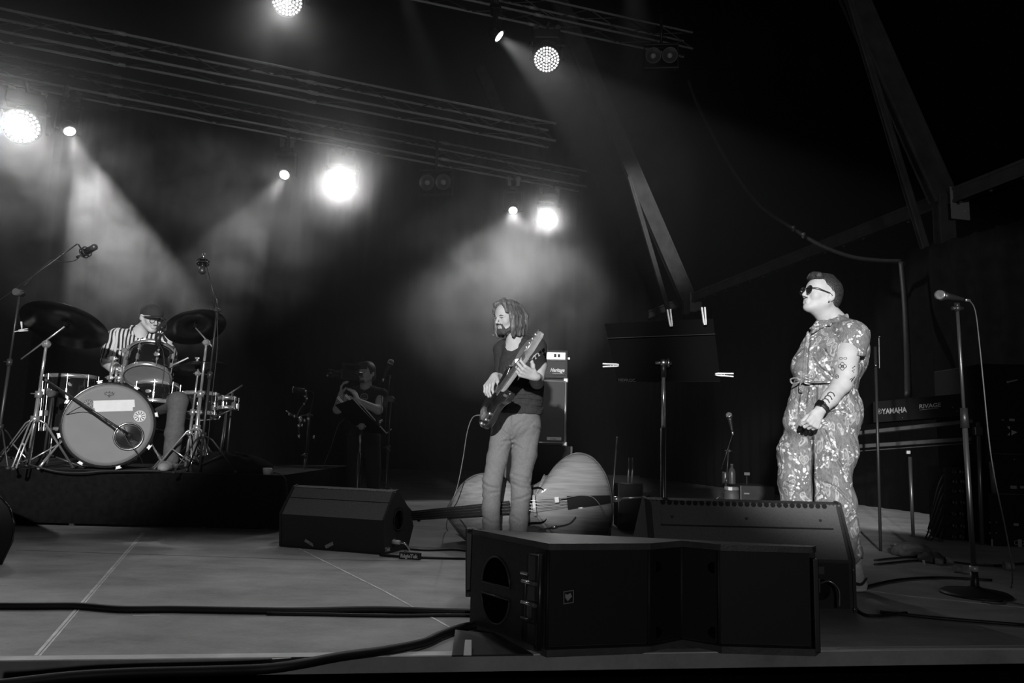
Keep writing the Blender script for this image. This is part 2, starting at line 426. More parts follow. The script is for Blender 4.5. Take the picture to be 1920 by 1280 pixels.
moving_head('wash_light', 'glaring round led wash light in the middle of the lower truss', L2, (-1.0, 1.2, 1.3), 4.44, .165, 1, 100, 66, .9, G1)
moving_head('wash_light', 'glaring round led wash light at the right end of the lower truss', L3, (-1.0, 1.6, 1.2), 4.44, .15, 1, 120, 52, .9, G1)
moving_head('wash_light', 'led wash light with separate cells cut by the top edge of the frame', L4, (-1.6, 4.0, .5), 6.05, .175, 1, 30, 60, .6, G1)
moving_head('wash_light', 'led wash light with clearly separate cells on the upper truss', L5, (.2, 3.6, 0), 6.05, .17, 1, 20, 60, .6, G1)
S1 = fl(131, 247, ZA); S2 = fl(533, 328, ZA); S3 = fl(962, 395, ZA); S4 = fl(937, 69, ZC)
moving_head('spot_light', 'small bright spot light above the drummer beside the far left wash light', S1, at(275, 640, 6.9), 4.44, .075, 0, 330, 27, .2, G2)
moving_head('spot_light', 'small bright spot light left of the middle wash light', S2, at(330, 640, 6.0), 4.44, .075, 0, 90, 17, .4, G2)
moving_head('spot_light', 'small bright spot light throwing a beam down on the bass player', S3, at(955, 820, 7.6), 4.44, .075, 0, 140, 58, .3, G2)
moving_head('spot_light', 'small bright spot light on the upper truss aimed at the right rafter', S4, at(1330, 400, 8.4), 6.05, .085, 0, 780, 40, .35, G2)
# twin blinders, switched off
BLG = mat('blinder_reflector', .25, .35, .5)
def blinder(label, pos, rz, drop):
    t = thing('blinder_light', label, 'stage light', pos, rz, 'unlit twin blinders on the trusses')
    I = root_inv(t)
    W = Matrix.Translation(V(pos)) @ Matrix.Rotation(rz, 4, 'Z')
    def B(mb, n, m): mb.M = W; mb2 = MB(); mb2.v = [tuple(W @ V(p)) for p in mb.v]; mb2.f = mb.f; mb2.sm = mb.sm; return mb2.build(n, m, t)
    mb = MB()
    for z in (-.16, .16): mb.box((0, 0, z), (.44, .06, .025), None, .004)
    for x in (-1, 1): mb.box((x * .215, .02, 0), (.012, .05, .32))
    B(mb, 'frame', DSTEEL)
    for x in (-.105, .105):
        mb = MB().lathe([(.03, -.10), (.07, -.06), (.098, 0), (.102, .01), (.092, .012), (.06, -.03), (0, -.04)], (x, -.03, 0), (0, -1, -.25), 28); B(mb, 'reflector', BLG)
        mb = MB().sph((x, -.02, 0), .035, 14); B(mb, 'bulb', mat('frosted_bulb', .8, .3))
    mb = MB(); mb.cyl((0, 0, .17), (0, 0, .17 + drop), .018, n=10); B(mb, 'hanger', DSTEEL)
    return t
blinder('unlit twin blinder lamp under the lower truss left of the bass player beam', fl(817, 343, 3.95), -.15, .45)
blinder('unlit twin blinder lamp under the right end of the upper truss', fl(1240, 106, 5.7), -.1, .40)

# ================================================================ haze
def haze(name, lo, hi, dens, noise=None, aniso=.25):
    m = bpy.data.materials.new(name); m.use_nodes = True; nt = m.node_tree; nt.nodes.remove(nt.nodes['Principled BSDF'])
    vs = nt.nodes.new('ShaderNodeVolumeScatter'); vs.inputs['Density'].default_value = dens; vs.inputs['Anisotropy'].default_value = aniso
    nt.links.new(vs.outputs[0], nt.nodes['Material Output'].inputs['Volume'])
    if noise:
        tc = nt.nodes.new('ShaderNodeTexCoord'); n = nt.nodes.new('ShaderNodeTexNoise'); n.inputs['Scale'].default_value = noise; n.inputs['Detail'].default_value = 4
        n.inputs['Distortion'].default_value = .6
        nt.links.new(tc.outputs['Object'], n.inputs['Vector'])
        r = nt.nodes.new('ShaderNodeMapRange'); r.inputs['From Min'].default_value = .42; r.inputs['From Max'].default_value = .64; r.inputs['To Min'].default_value = dens * .1; r.inputs['To Max'].default_value = dens * 2.2
        nt.links.new(n.outputs['Fac'], r.inputs['Value'])
        g = nt.nodes.new('ShaderNodeTexGradient'); g.gradient_type = 'SPHERICAL'; mpp = nt.nodes.new('ShaderNodeMapping')
        h = (V(hi) - V(lo)) / 2; mpp.inputs['Scale'].default_value = (1 / h.x, 1 / h.y, 1 / h.z)
        nt.links.new(tc.outputs['Object'], mpp.inputs[0]); nt.links.new(mpp.outputs[0], g.inputs[0])
        mu = nt.nodes.new('ShaderNodeMath'); mu.operation = 'MULTIPLY'; nt.links.new(r.outputs[0], mu.inputs[0]); nt.links.new(g.outputs['Fac'], mu.inputs[1])
        m2 = nt.nodes.new('ShaderNodeMath'); m2.operation = 'MULTIPLY'; m2.inputs[1].default_value = 2.0; nt.links.new(mu.outputs[0], m2.inputs[0])
        nt.links.new(m2.outputs[0], vs.inputs['Density'])
    c = (V(lo) + V(hi)) / 2
    mb = MB().box((0, 0, 0), V(hi) - V(lo)); o = mb.build(name, m); o.location = c
    return o
tag(haze('haze', (-9, 4.6, .01), (5.3, 17.0, 8.5), .015, aniso=.6), 'thin stage haze drifting under the trusses and lit by the lamps', 'haze', kind='stuff')
SMOKE = [('denser drifting smoke in the beam above the drummer', at(285, 450, 7.3), (1.9, 1.1, 1.25), .75, 2.6),
         ('smoke drifting through the beam above the bass player', at(930, 560, 8.2), (1.4, 1.7, 1.2), .28, 1.3),
         ('smoke in the beam under the upper truss', at(1130, 190, 10.2), (1.3, 1.6, 1.2), .20, 1.3)]
for lab, c, h, dn, nsc in SMOKE:
    tag(haze('smoke', tuple(c - V(h)), tuple(c + V(h)), dn, nsc, aniso=.5), lab, 'smoke', kind='stuff')
for lab, L_, r_, dn in (('haze added to imitate glare round the far left wash light', L1 + V((-.7, 0, 0)), 1.6, .17), ('haze added to imitate glare round the middle wash light', L2 + V((.3, 0, 0)), 1.7, .17), ('haze added to imitate glare round the right end wash light', L3 + V((.6, 0, .1)), 1.3, .17), ('faint haze added to imitate glare round the wash light at the top edge', L4, 1.5, .10)):
    c = V(L_) + V((0, -.3, -.08)); h = (r_, r_, r_); tag(haze('haze', tuple(c - V(h)), tuple(c + V(h)), dn, .9, aniso=.7), lab, 'haze', kind='stuff')  # local haze balls added to stand in for lens glare
# ================================================================ smooth body surfaces: fused tapered limbs on a grid, turned into one mesh
BIG = 1.0
def unit(v):
    v = np.asarray(v, float); return v / (np.linalg.norm(v) + 1e-12)
class Sdf:
    rs = 1.0
    def __init__(s, vox=.004): s.ops = []; s.vox = vox; s.lo = np.full(3, 1e9); s.hi = np.full(3, -1e9); s.disp = []
    def _bb(s, P, r, k, grow=True):
        P = np.asarray(P, float).reshape(-1, 3); lo = P.min(0) - r - k - 3 * s.vox; hi = P.max(0) + r + k + 3 * s.vox
        if grow: s.lo = np.minimum(s.lo, P.min(0) - r); s.hi = np.maximum(s.hi, P.max(0) + r)
        return lo, hi
    def cone(s, a, b, ra, rb, k=.012, op='u', sq=None):
        ra *= s.rs; rb *= s.rs; a = np.array(a, float); b = np.array(b, float); m = max(ra, rb) * (max(1, sq[1]) if sq else 1)
        lo, hi = s._bb([a, b], m, k, op == 'u')
        def f(p):
            ab = b - a; L2 = ab @ ab + 1e-12; q = p - a; t = np.clip(q @ ab / L2, 0, 1); w_ = q - t[..., None] * ab
            if sq is not None:
                u = unit(sq[0]); c = w_ @ u; w_ = w_ + (c * (1 / sq[1] - 1))[..., None] * u
            d = np.sqrt((w_ * w_).sum(-1)) - (ra + (rb - ra) * t)
            return d
        s.ops.append((f, k, op, lo, hi)); return s
    def chain(s, pts, k=.012, sq=None, op='u'):
        """pts: list of (vec, r)"""
        for (a, ra), (b, rb) in zip(pts[:-1], pts[1:]): s.cone(a, b, ra, rb, k, op, sq)
        return s
    def ell(s, c, r, R=None, k=.012, op='u'):
        c = np.array(c, float); r = np.array(r, float) * s.rs; R = np.eye(3) if R is None else np.array(R, float)
        lo, hi = s._bb([c], r.max(), k, op == 'u')
        def f(p):
            q = (p - c) @ R; k0 = np.sqrt(((q / r) ** 2).sum(-1)); k1 = np.sqrt(((q / (r * r)) ** 2).sum(-1)) + 1e-9
            return k0 * (k0 - 1) / k1
        s.ops.append((f, k, op, lo, hi)); return s
    def box(s, c, h, R=None, rd=.005, k=.006, op='u'):
        c = np.array(c, float); h = np.array(h, float); R = np.eye(3) if R is None else np.array(R, float)
        lo, hi = s._bb([c], np.linalg.norm(h), k, op == 'u')
        def f(p):
            q = np.abs((p - c) @ R) - (h - rd); return np.sqrt((np.maximum(q, 0) ** 2).sum(-1)) + np.minimum(q.max(-1), 0) - rd
        s.ops.append((f, k, op, lo, hi)); return s
    def cut(s, p0, n, k=.004):
        """remove everything on the side n points to"""
        p0 = np.array(p0, float); n = unit(n)
        s.ops.append((lambda p: -((p - p0) @ n), k, 's', None, None)); return s
    def field(s, fn): s.disp.append(fn); return s
    def mesh(s):
        v = s.vox; lo = s.lo - .02; hi = s.hi + .02; n = np.ceil((hi - lo) / v).astype(int) + 1
        g = np.full(n, BIG, np.float32)
        for f, k, op, l, h in s.ops:
            if l is None: i0 = np.zeros(3, int); i1 = n
            else:
                i0 = np.clip(np.floor((l - lo) / v).astype(int), 0, n); i1 = np.clip(np.ceil((h - lo) / v).astype(int) + 1, 0, n)
            if (i1 <= i0).any(): continue
            ax = [lo[d] + v * np.arange(i0[d], i1[d]) for d in range(3)]
            P = np.stack(np.meshgrid(*ax, indexing='ij'), -1)
            d = f(P).astype(np.float32); sl = tuple(slice(i0[q], i1[q]) for q in range(3)); g0 = g[sl]
            if op == 'u':
                h_ = np.maximum(k - np.abs(g0 - d), 0) / k; g[sl] = np.minimum(g0, d) - h_ * h_ * k * .25
            else:
                d = -d; h_ = np.maximum(k - np.abs(g0 - d), 0) / k; g[sl] = np.maximum(g0, d) + h_ * h_ * k * .25
        if s.disp:
            idx = np.argwhere(np.abs(g) < .03); P = lo + idx * v; dd = np.zeros(len(idx))
            for fn in s.disp: dd += fn(P)
            g[idx[:, 0], idx[:, 1], idx[:, 2]] -= dd.astype(np.float32)
        g[0] = g[-1] = BIG; g[:, 0] = g[:, -1] = BIG; g[:, :, 0] = g[:, :, -1] = BIG
        ins = g < 0; c = np.zeros(tuple(n - 1), np.int8); sls = [slice(0, -1), slice(1, None)]
        for a in (0, 1):
            for b in (0, 1):
                for e in (0, 1): c += ins[sls[a], sls[b], sls[e]]
        act = np.argwhere((c > 0) & (c < 8)); idm = np.full(tuple(n - 1), -1, np.int32); idm[act[:, 0], act[:, 1], act[:, 2]] = np.arange(len(act))
        co = np.array([(a, b, e) for a in (0, 1) for b in (0, 1) for e in (0, 1)])
        val = np.stack([g[act[:, 0] + q[0], act[:, 1] + q[1], act[:, 2] + q[2]] for q in co], 1)
        acc = np.zeros((len(act), 3)); cnt = np.zeros(len(act))
        for i in range(8):
            for j in range(i + 1, 8):
                if abs(co[i] - co[j]).sum() != 1: continue
                a = val[:, i]; b = val[:, j]; m = (a < 0) != (b < 0); t = np.where(m, a / np.where(m, a - b, 1), 0)
                acc += np.where(m[:, None], co[i] + t[:, None] * (co[j] - co[i]), 0); cnt += m
        vs = lo + (act + acc / cnt[:, None]) * v
        F = []
        for d in range(3):
            u, w_ = (d + 1) % 3, (d + 2) % 3
            s0 = [slice(None)] * 3; s1 = [slice(None)] * 3; s0[d] = slice(0, -1); s1[d] = slice(1, None)
            A = ins[tuple(s0)]; B = ins[tuple(s1)]
            for flip, m in ((0, A & ~B), (1, ~A & B)):
                e = np.argwhere(m)
                q = []
                for du, dw in ((0, 0), (1, 0), (1, 1), (0, 1)):
                    x = e.copy(); x[:, u] -= 1 - du; x[:, w_] -= 1 - dw; q.append(idm[x[:, 0], x[:, 1], x[:, 2]])
                q = np.stack(q, 1); F.append(q[:, ::-1] if flip else q)
        F = np.concatenate(F); F = F[(F >= 0).all(1)]
        return vs, F
    def build(s, name, m, parent=None, attr=None, relax=1, keep=True):
        if name == 'body': relax = 0
        vs, F = s.mesh()
        for _ in range(relax):   # light relaxation
            ac = np.zeros_like(vs); ct = np.zeros(len(vs))
            for i in range(4):
                a = F[:, i]; b = F[:, (i + 1) % 4]
                for q in range(3): ac[:, q] += np.bincount(a, vs[b, q], len(vs)) + np.bincount(b, vs[a, q], len(vs))
                ct += np.bincount(a, minlength=len(vs)) + np.bincount(b, minlength=len(vs))
            vs = vs * .4 + .6 * ac / np.maximum(ct, 1)[:, None]
        W = vs.copy()
        if parent is not None:
            I = np.array(root_inv(parent)); vs = vs @ I[:3, :3].T + I[:3, 3]
        me = bpy.data.meshes.new(name); me.vertices.add(len(vs)); me.vertices.foreach_set('co', vs.astype(np.float32).ravel())
        me.loops.add(F.size); me.loops.foreach_set('vertex_index', F.astype(np.int32).ravel())
        me.polygons.add(len(F)); me.polygons.foreach_set('loop_start', np.arange(0, F.size, 4, dtype=np.int32)); me.polygons.foreach_set('loop_total', np.full(len(F), 4, np.int32))
        me.polygons.foreach_set('use_smooth', np.ones(len(F), bool))
        me.update(calc_edges=True); me.validate()
        if attr:
            for an, fn in attr.items():
                at_ = me.attributes.new(an, 'FLOAT', 'POINT'); at_.data.foreach_set('value', fn(W).astype(np.float32))
        # one continuous body: drop crumbs
        return link_mesh(name, me, m, parent)

def wav(P, f, ph): return np.sin(P @ np.array(f) + ph)
def folds(amp, f1, f2, seed=0.0):
    """cloth folds: warped ridges"""
    def fn(P):
        w1 = 1.3 * wav(P, (9, 4, 7), seed) + .9 * wav(P, (-15, 6, 11), seed * 2 + 1)
        r = wav(P, f1, 0) ; a = np.sin(P @ np.array(f1) + w1 * 1.6 + seed); b = np.sin(P @ np.array(f2) - w1 * 1.3 + 2 * seed)
        m = .5 + .5 * wav(P, (5, 3, -8), seed * 3); m2 = .5 + .5 * wav(P, (-6, 4, -7), seed * 5 + 1)
        return amp * (np.abs(a) ** .7 * m + np.abs(b) ** .7 * m2 - .6)
    return fn

class Frame:
    """local right, forward, up axes about a point, with a scale"""
    def __init__(s, o, fwd_, up_, sc=1.0):
        s.o = np.array(o, float); s.f = unit(fwd_); u = np.array(up_, float); s.u = unit(u - s.f * (u @ s.f)); s.r = np.cross(s.f, s.u); s.s = sc
    def __call__(s, a, b, c): return s.o + s.s * (a * s.r + b * s.f + c * s.u)
    def R(s): return np.stack([s.r, s.f, s.u], 1)

def head(S, H, neck, nr=.052, k=.012, nose=1.0, jaw=1.0):
    s = H.s; R = H.R(); E = lambda p, r, kk=k, op='u': S.ell(H(*p), np.array(r) * s, R, kk, op)
    Cn = lambda a, b, ra, rb, kk=k, op='u': S.cone(H(*a), H(*b), ra * s, rb * s, kk, op)
    E((0, -.012, .035), (.074, .094, .086), .02); E((0, .030, -.025), (.058, .060, .085), .03)
    E((0, .050, .035), (.058, .045, .055), .03)
    for x in (-1, 1):
        Cn((x * .052, .0, -.045), (x * .018, .068, -.092 * jaw), .020, .016, .02)
        E((x * .038, .064, -.022), (.022, .020, .024), .02)
        E((x * .031, .099, .001), (.015, .012, .010), .010, 's')
        E((x * .031, .081, .000), (.0125, .0125, .0115), .003)
        Cn((x * .018, .095, .016), (x * .046, .082, .014), .0075, .0055, .010)
        Cn((x * .010, .088, -.055), (x * .024, .080, -.059), .0045, .003, .006)
        E((x * .012, .101, -.034), (.0085, .010, .0075), .006)
        E((x * .0085, .104, -.043), (.004, .0055, .005), .002, 's')
        E((x * .078, -.012, -.004), (.010, .019, .031), .003); E((x * .070, .000, -.018), (.010, .010, .018), .006); E((x * .091, -.008, -.002), (.007, .011, .018), .003, 's')
    Cn((0, .072, -.093 * jaw), (0, .066, -.095 * jaw), .020, .020, .02)
    Cn((0, .094, .012), (0, .1 + .018 * nose, -.028), .0085, .0095, .010)
    Cn((-.016, .090, -.0520), (.016, .090, -.0520), .0075, .0075, .006); Cn((-.004, .094, -.052), (.004, .094, -.052), .0075, .0075, .005)
    Cn((-.013, .090, -.0665), (.013, .090, -.0665), .0085, .0085, .006)
    Cn((-.022, .099, -.0595), (.022, .099, -.0595), .0030, .0030, .003, 's')
    S.cone(H(0, -.020, -.045), neck, nr * .98, nr * 1.08, .03)

def hand(S, W, f, n, side, curls, spread=.0, thumb=(.4, .7, .3), sc=1.0, tc=.3, k=.006):
    """W wrist, f towards the knuckles, n the way the palm faces, side +1/-1 which way the thumb lies"""
    W = np.array(W, float); f = unit(f); n = np.array(n, float); n = unit(n - f * (n @ f)); t = np.cross(f, n) * side
    offs = (.033, .011, -.011, -.031); L = (.92, 1.0, .95, .76)
    S.cone(W - f * .012 * sc, W + f * .02 * sc, .024 * sc, .022 * sc, .012, sq=(n, .75))
    for o, l, c, i in zip(offs, L, curls, range(4)):
        kn = W + f * (.088 - abs(o - .011) * .18) * sc + t * o * sc - n * .002
        S.cone(W + f * .012 * sc + t * o * .55 * sc, kn, .0145 * sc, .0115 * sc, .012)
        ax = t; d = unit(f + t * spread * (o / .033)); p = kn; seg = (.044 * l, .027 * l, .021 * l); r0 = .0095
        for j, sg in enumerate(seg):
            cj = c[j] if isinstance(c, (tuple, list)) else c * (1.0, 1.15, .8)[j]
            d = unit(d * math.cos(cj) + np.cross(np.cross(d, n) / (np.linalg.norm(np.cross(d, n)) + 1e-9), d) * -0 + (n * math.cos(0) if False else 0) + 0 * d) if False else rot_to(d, n, f, t, cj)
            q = p + d * sg * sc; S.cone(p, q, (r0 - .0008 * j) * sc, (r0 - .0008 * (j + 1)) * sc, .004); p = q
    b = W + f * .022 * sc + t * .022 * sc + n * .008 * sc; d = unit(f * thumb[0] + t * thumb[1] + n * thumb[2])
    S.cone(W + f * .01 * sc, b, .018 * sc, .0165 * sc, .012)
    p = b
    for j, sg in enumerate((.040, .031, .024)):
        q = p + d * sg * sc; S.cone(p, q, (.0135 - .0014 * j) * sc, (.0125 - .0014 * j) * sc, .008); p = q
        d = unit(d + (f * .5 - t * .5 + n * .2) * tc)
def rot_to(d, n, f, t, c):
    """bend direction d by angle c towards the palm side, about the knuckle axis"""
    ax = unit(np.cross(f, n)); return unit(d * math.cos(c) + np.cross(ax, d) * math.sin(c) + ax * (ax @ d) * (1 - math.cos(c)))
def PX(px, py, Y): return np.array(at(px, py, Y))
def shoe(S, heel, toe, up, w_=.045, h=.07):
    heel = np.array(heel, float); toe = np.array(toe, float); u = unit(up); d = unit(toe - heel); sd = np.cross(d, u)
    S.cone(heel + u * .035 + d * .03, toe + u * .03 - d * .05, .036, .036, .02, sq=(sd, 1.15)); S.cone(heel + d * .035 + u * .045, heel + d * .06 + u * h * 1.25, .038, .036, .02)
    S.cone(toe - d * .1 + u * .04, toe - d * .03 + u * .022, .038, .024, .02, sq=(sd, 1.25))
    S.cut(heel + u * .003, -u, .004)

def creases(lines, amp=.006, w=1.6):
    """thin grooves in cloth along lines, given by the directions in which they lie"""
    L = [[np.array(p, float) for p in ln] for ln in lines]; cr, cu, cf, c0 = np.array(c_r), np.array(c_u), np.array(fwd), np.array(CAM)
    def fn(P):
        d = P - c0; z = d @ cf; x = 960 + F_PX * (d @ cr) / z; y = 640 - F_PX * (d @ cu) / z; out = np.zeros(len(P)); q = np.stack([x, y], 1)
        for ln in L:
            best = np.full(len(P), 1e9)
            for a, b in zip(ln[:-1], ln[1:]):
                ab = b - a; t = np.clip(((q - a) @ ab) / (ab @ ab), 0, 1); best = np.minimum(best, np.linalg.norm(q - a - t[:, None] * ab, axis=1))
            out -= amp * np.exp(-(best / w) ** 2) - .45 * amp * np.exp(-((best - 2.4 * w) / w) ** 2)
        return out
    return fn
# ================================================================ people
def cloth_pattern():
    m = bpy.data.materials.new('leafy_print_cloth'); m.use_nodes = True; nt = m.node_tree; b = nt.nodes['Principled BSDF']
    N = nt.nodes.new; Lk = nt.links.new; tc = N('ShaderNodeTexCoord')
    def math_(op, a, b_, c=None):
        x = N('ShaderNodeMath'); x.operation = op
        for i, v in enumerate((a, b_, c)):
            if v is None: continue
            if isinstance(v, (int, float)): x.inputs[i].default_value = v
            else: Lk(v, x.inputs[i])
        return x.outputs[0]
    nz = N('ShaderNodeTexNoise'); nz.inputs['Scale'].default_value = 9; nz.inputs['Detail'].default_value = 2; Lk(tc.outputs['Object'], nz.inputs['Vector'])
    sc = N('ShaderNodeVectorMath'); sc.operation = 'SCALE'; sc.inputs['Scale'].default_value = .09; Lk(nz.outputs['Color'], sc.inputs[0])
    ad = N('ShaderNodeVectorMath'); Lk(tc.outputs['Object'], ad.inputs[0]); Lk(sc.outputs[0], ad.inputs[1])
    def ramp(v, a, b_):
        r = N('ShaderNodeMapRange'); r.inputs['From Min'].default_value = a; r.inputs['From Max'].default_value = b_; Lk(v, r.inputs['Value']); return r.outputs[0]
    # long leaves: stretched cells
    leaves = None
    for rot, s_ in (((.3, .5, .7), 1), ((1.2, -.4, 2.0), 1.1)):
        mp = N('ShaderNodeMapping'); mp.inputs['Rotation'].default_value = rot; mp.inputs['Scale'].default_value = (26 * s_, 26 * s_, 10 * s_); Lk(ad.outputs[0], mp.inputs[0])
        v = N('ShaderNodeTexVoronoi'); v.feature = 'F1'; v.inputs['Scale'].default_value = 1; v.inputs['Randomness'].default_value = .9; Lk(mp.outputs[0], v.inputs['Vector'])
        lf = math_('MULTIPLY', ramp(v.outputs['Distance'], .44, .38), math_('ADD', ramp(v.outputs['Distance'], .26, .32), math_('MULTIPLY', ramp(v.outputs['Distance'], .24, .20), .55)))
        ve = N('ShaderNodeTexVoronoi'); ve.feature = 'DISTANCE_TO_EDGE'; ve.inputs['Scale'].default_value = 1; ve.inputs['Randomness'].default_value = .9; Lk(mp.outputs[0], ve.inputs['Vector'])
        sep = N('ShaderNodeSeparateColor'); Lk(v.outputs['Color'], sep.inputs[0])
        pick = math_('GREATER_THAN', sep.outputs[0], .45); lf = math_('MULTIPLY', lf, pick)
        leaves = lf if leaves is None else math_('MAXIMUM', leaves, lf)
    # small pale blossoms in clusters
    nh = N('ShaderNodeTexNoise'); nh.inputs['Scale'].default_value = 95; nh.inputs['Detail'].default_value = 2; Lk(tc.outputs['Object'], nh.inputs['Vector'])
    sh = N('ShaderNodeVectorMath'); sh.operation = 'SCALE'; sh.inputs['Scale'].default_value = .016; Lk(nh.outputs['Color'], sh.inputs[0]); ad2 = N('ShaderNodeVectorMath'); Lk(ad.outputs[0], ad2.inputs[0]); Lk(sh.outputs[0], ad2.inputs[1])
    v2 = N('ShaderNodeTexVoronoi'); v2.feature = 'F1'; v2.inputs['Scale'].default_value = 52; Lk(ad2.outputs[0], v2.inputs['Vector'])
    s2 = N('ShaderNodeSeparateColor'); Lk(v2.outputs['Color'], s2.inputs[0])
    n3 = N('ShaderNodeTexNoise'); n3.inputs['Scale'].default_value = 16; n3.inputs['Detail'].default_value = 0; Lk(tc.outputs['Object'], n3.inputs['Vector'])
    fl_ = math_('MULTIPLY', ramp(v2.outputs['Distance'], .5, .38), math_('GREATER_THAN', n3.outputs['Fac'], .54)); fl_ = math_('MULTIPLY', fl_, math_('GREATER_THAN', s2.outputs[1], .25))
    # fine veins
    mw = N('ShaderNodeMapping'); mw.inputs['Rotation'].default_value = (.4, .7, .2); mw.inputs['Scale'].default_value = (110, 110, 26); Lk(ad.outputs[0], mw.inputs[0])
    wv = N('ShaderNodeTexNoise'); wv.inputs['Scale'].default_value = 1.0; wv.inputs['Detail'].default_value = 3; wv.inputs['Distortion'].default_value = 1.5; Lk(mw.outputs[0], wv.inputs['Vector'])
    ng = N('ShaderNodeTexNoise'); ng.inputs['Scale'].default_value = 7; Lk(tc.outputs['Object'], ng.inputs['Vector'])  # broad noise, its darker regions painted into the cloth as shadows
    base = math_('MULTIPLY_ADD', wv.outputs['Fac'], .34, -.04); base = math_('MULTIPLY_ADD', ng.outputs['Fac'], .20, math_('SUBTRACT', base, .035)); base = math_('MAXIMUM', base, .04)
    col = math_('MULTIPLY_ADD', leaves, math_('MULTIPLY_ADD', wv.outputs['Fac'], .30, .06), base)
    col = math_('MAXIMUM', col, math_('MULTIPLY', fl_, .72))
    Lk(col, b.inputs['Base Color']); b.inputs['Roughness'].default_value = .8; b.inputs['Specular IOR Level'].default_value = .2
    return m
HAIRD = mat('dark_hair', .035, .5, noise=.5, nscale=90, bump=.5, bscale=120)
def hair_mat(name, g, sc=(70, 70, 9)):
    m = mat(name, g, .45, noise=.55, nscale=1.0, bump=.6, bscale=1.0)
    nt = m.node_tree; tc = [n for n in nt.nodes if n.type == 'TEX_COORD'][0]; mp = nt.nodes.new('ShaderNodeMapping'); mp.inputs['Scale'].default_value = sc
    nt.links.new(tc.outputs['Object'], mp.inputs[0])
    for n in nt.nodes:
        if n.type == 'TEX_NOISE': nt.links.new(mp.outputs[0], n.inputs['Vector'])
    return m
INK = mat('tattoo_ink', .06, .6)

# ---------------------------------------------------------------- singer in the printed jumpsuit
JUMP = cloth_pattern()
Y0 = 4.02
g0 = fl(1560, 1106)
singer = thing('person', 'singer in leaf-print jumpsuit and round sunglasses standing behind the big right wedge', 'person', (g0.x, g0.y, 0))
HW = Frame(PX(1541, 556, 4.0), (-.96, -.22, .27), (.20, .02, 1), .95)
neckW = PX(1564, 606, 4.04)
S = Sdf(.0036)
head(S, HW, neckW, .056, jaw=.96, nose=.8)
S.cone(HW(0, .02, -.07), neckW + np.array((-.02, -.01, 0)), .035, .05, .03)
S.cone(neckW, PX(1566, 640, 4.04), .062, .10, .04)
# trunk, arms, legs
S.chain([(PX(1566, 640, 4.04), .10), (PX(1552, 690, 4.04), .11), (PX(1550, 725, 4.04), .10), (PX(1553, 775, 4.04), .12)], .04, (np.array((0, 1, 0)), 1.2))
S.chain([(PX(1596, 628, 3.90), .055), (PX(1589, 665, 3.86), .056), (PX(1587, 698, 3.84), .050), (PX(1579, 719, 3.83), .047), (PX(1557, 746, 3.80), .0405), (PX(1537, 770, 3.78), .0285)], .02)
S.chain([(PX(1560, 630, 4.20), .055), (PX(1545, 700, 4.24), .045), (PX(1525, 770, 4.22), .030)], .02)
fw = unit(PX(1522, 797, 3.765) - PX(1537, 770, 3.78))
hand(S, PX(1536, 772, 3.78), fw, (-.1, .95, .1), -1, [(1.1, 1.5, 1.0), (1.15, 1.5, 1.0), (1.2, 1.5, 1.0), (1.3, 1.5, 1.0)], thumb=(.85, .30, .45), tc=.5, sc=.92)
hand(S, PX(1525, 772, 4.22), (-.1, 0, -1), (-1, 0, 0), 1, [.5, .6, .7, .8], sc=.92)
for pts in ([(PX(1556, 790, 3.96), .095), (PX(1560, 908, 3.93), .058), (PX(1598, 1040, 3.97), .040), (PX(1602, 1085, 3.98), .036)],
            [(PX(1520, 790, 4.12), .095), (PX(1497, 905, 4.12), .058), (PX(1497, 1030, 4.15), .040), (PX(1500, 1076, 4.16), .036)]): S.chain(pts, .03)
S.build('body', SKIN, singer)
# jumpsuit
S = Sdf(.004); sqY = (np.array((0, 1, 0)), 1.25)
S.chain([(PX(1571, 632, 4.04), .105), (PX(1556, 668, 4.03), .135), (PX(1549, 700, 4.03), .138), (PX(1547, 724, 4.03), .118)], .05, sqY)
S.ell(PX(1515, 690, 3.98), (.085, .095, .08), None, .05); S.ell(PX(1518, 690, 4.12), (.085, .095, .08), None, .05)
S.cone(PX(1545, 617, 4.02), PX(1520, 680, 4.0), .06, .08, .05)
S.chain([(PX(1547, 722, 4.03), .116), (PX(1548, 750, 4.03), .140), (PX(1553, 785, 4.03), .142)], .035, (np.array((0, 1, 0)), 1.2))
S.cone(PX(1515, 735, 4.03), PX(1505, 790, 4.05), .085, .10, .05)
S.ell(PX(1575, 775, 4.02), (.10, .15, .12), None, .05)
S.ell(PX(1606, 655, 4.02), (.055, .10, .12), None, .05)
S.cone(PX(1597, 690, 4.03), PX(1596, 722, 4.0), .045, .03, .04)
# legs, loose
S.chain([(PX(1560, 792, 3.98), .125), (PX(1566, 845, 3.94), .112), (PX(1560, 893, 3.93), .090), (PX(1566, 940, 3.93), .099), (PX(1578, 985, 3.95), .078), (PX(1590, 1030, 3.97), .052), (PX(1595, 1046, 3.975), .046)], .03)
S.chain([(PX(1520, 792, 4.10), .115), (PX(1496, 850, 4.11), .100), (PX(1494, 905, 4.12), .093), (PX(1499, 945, 4.13), .088), (PX(1496, 1000, 4.14), .07), (PX(1496, 1045, 4.15), .05)], .03)
S.cone(PX(1524, 830, 3.97), PX(1527, 945, 3.98), .012, .016, .02, 's')
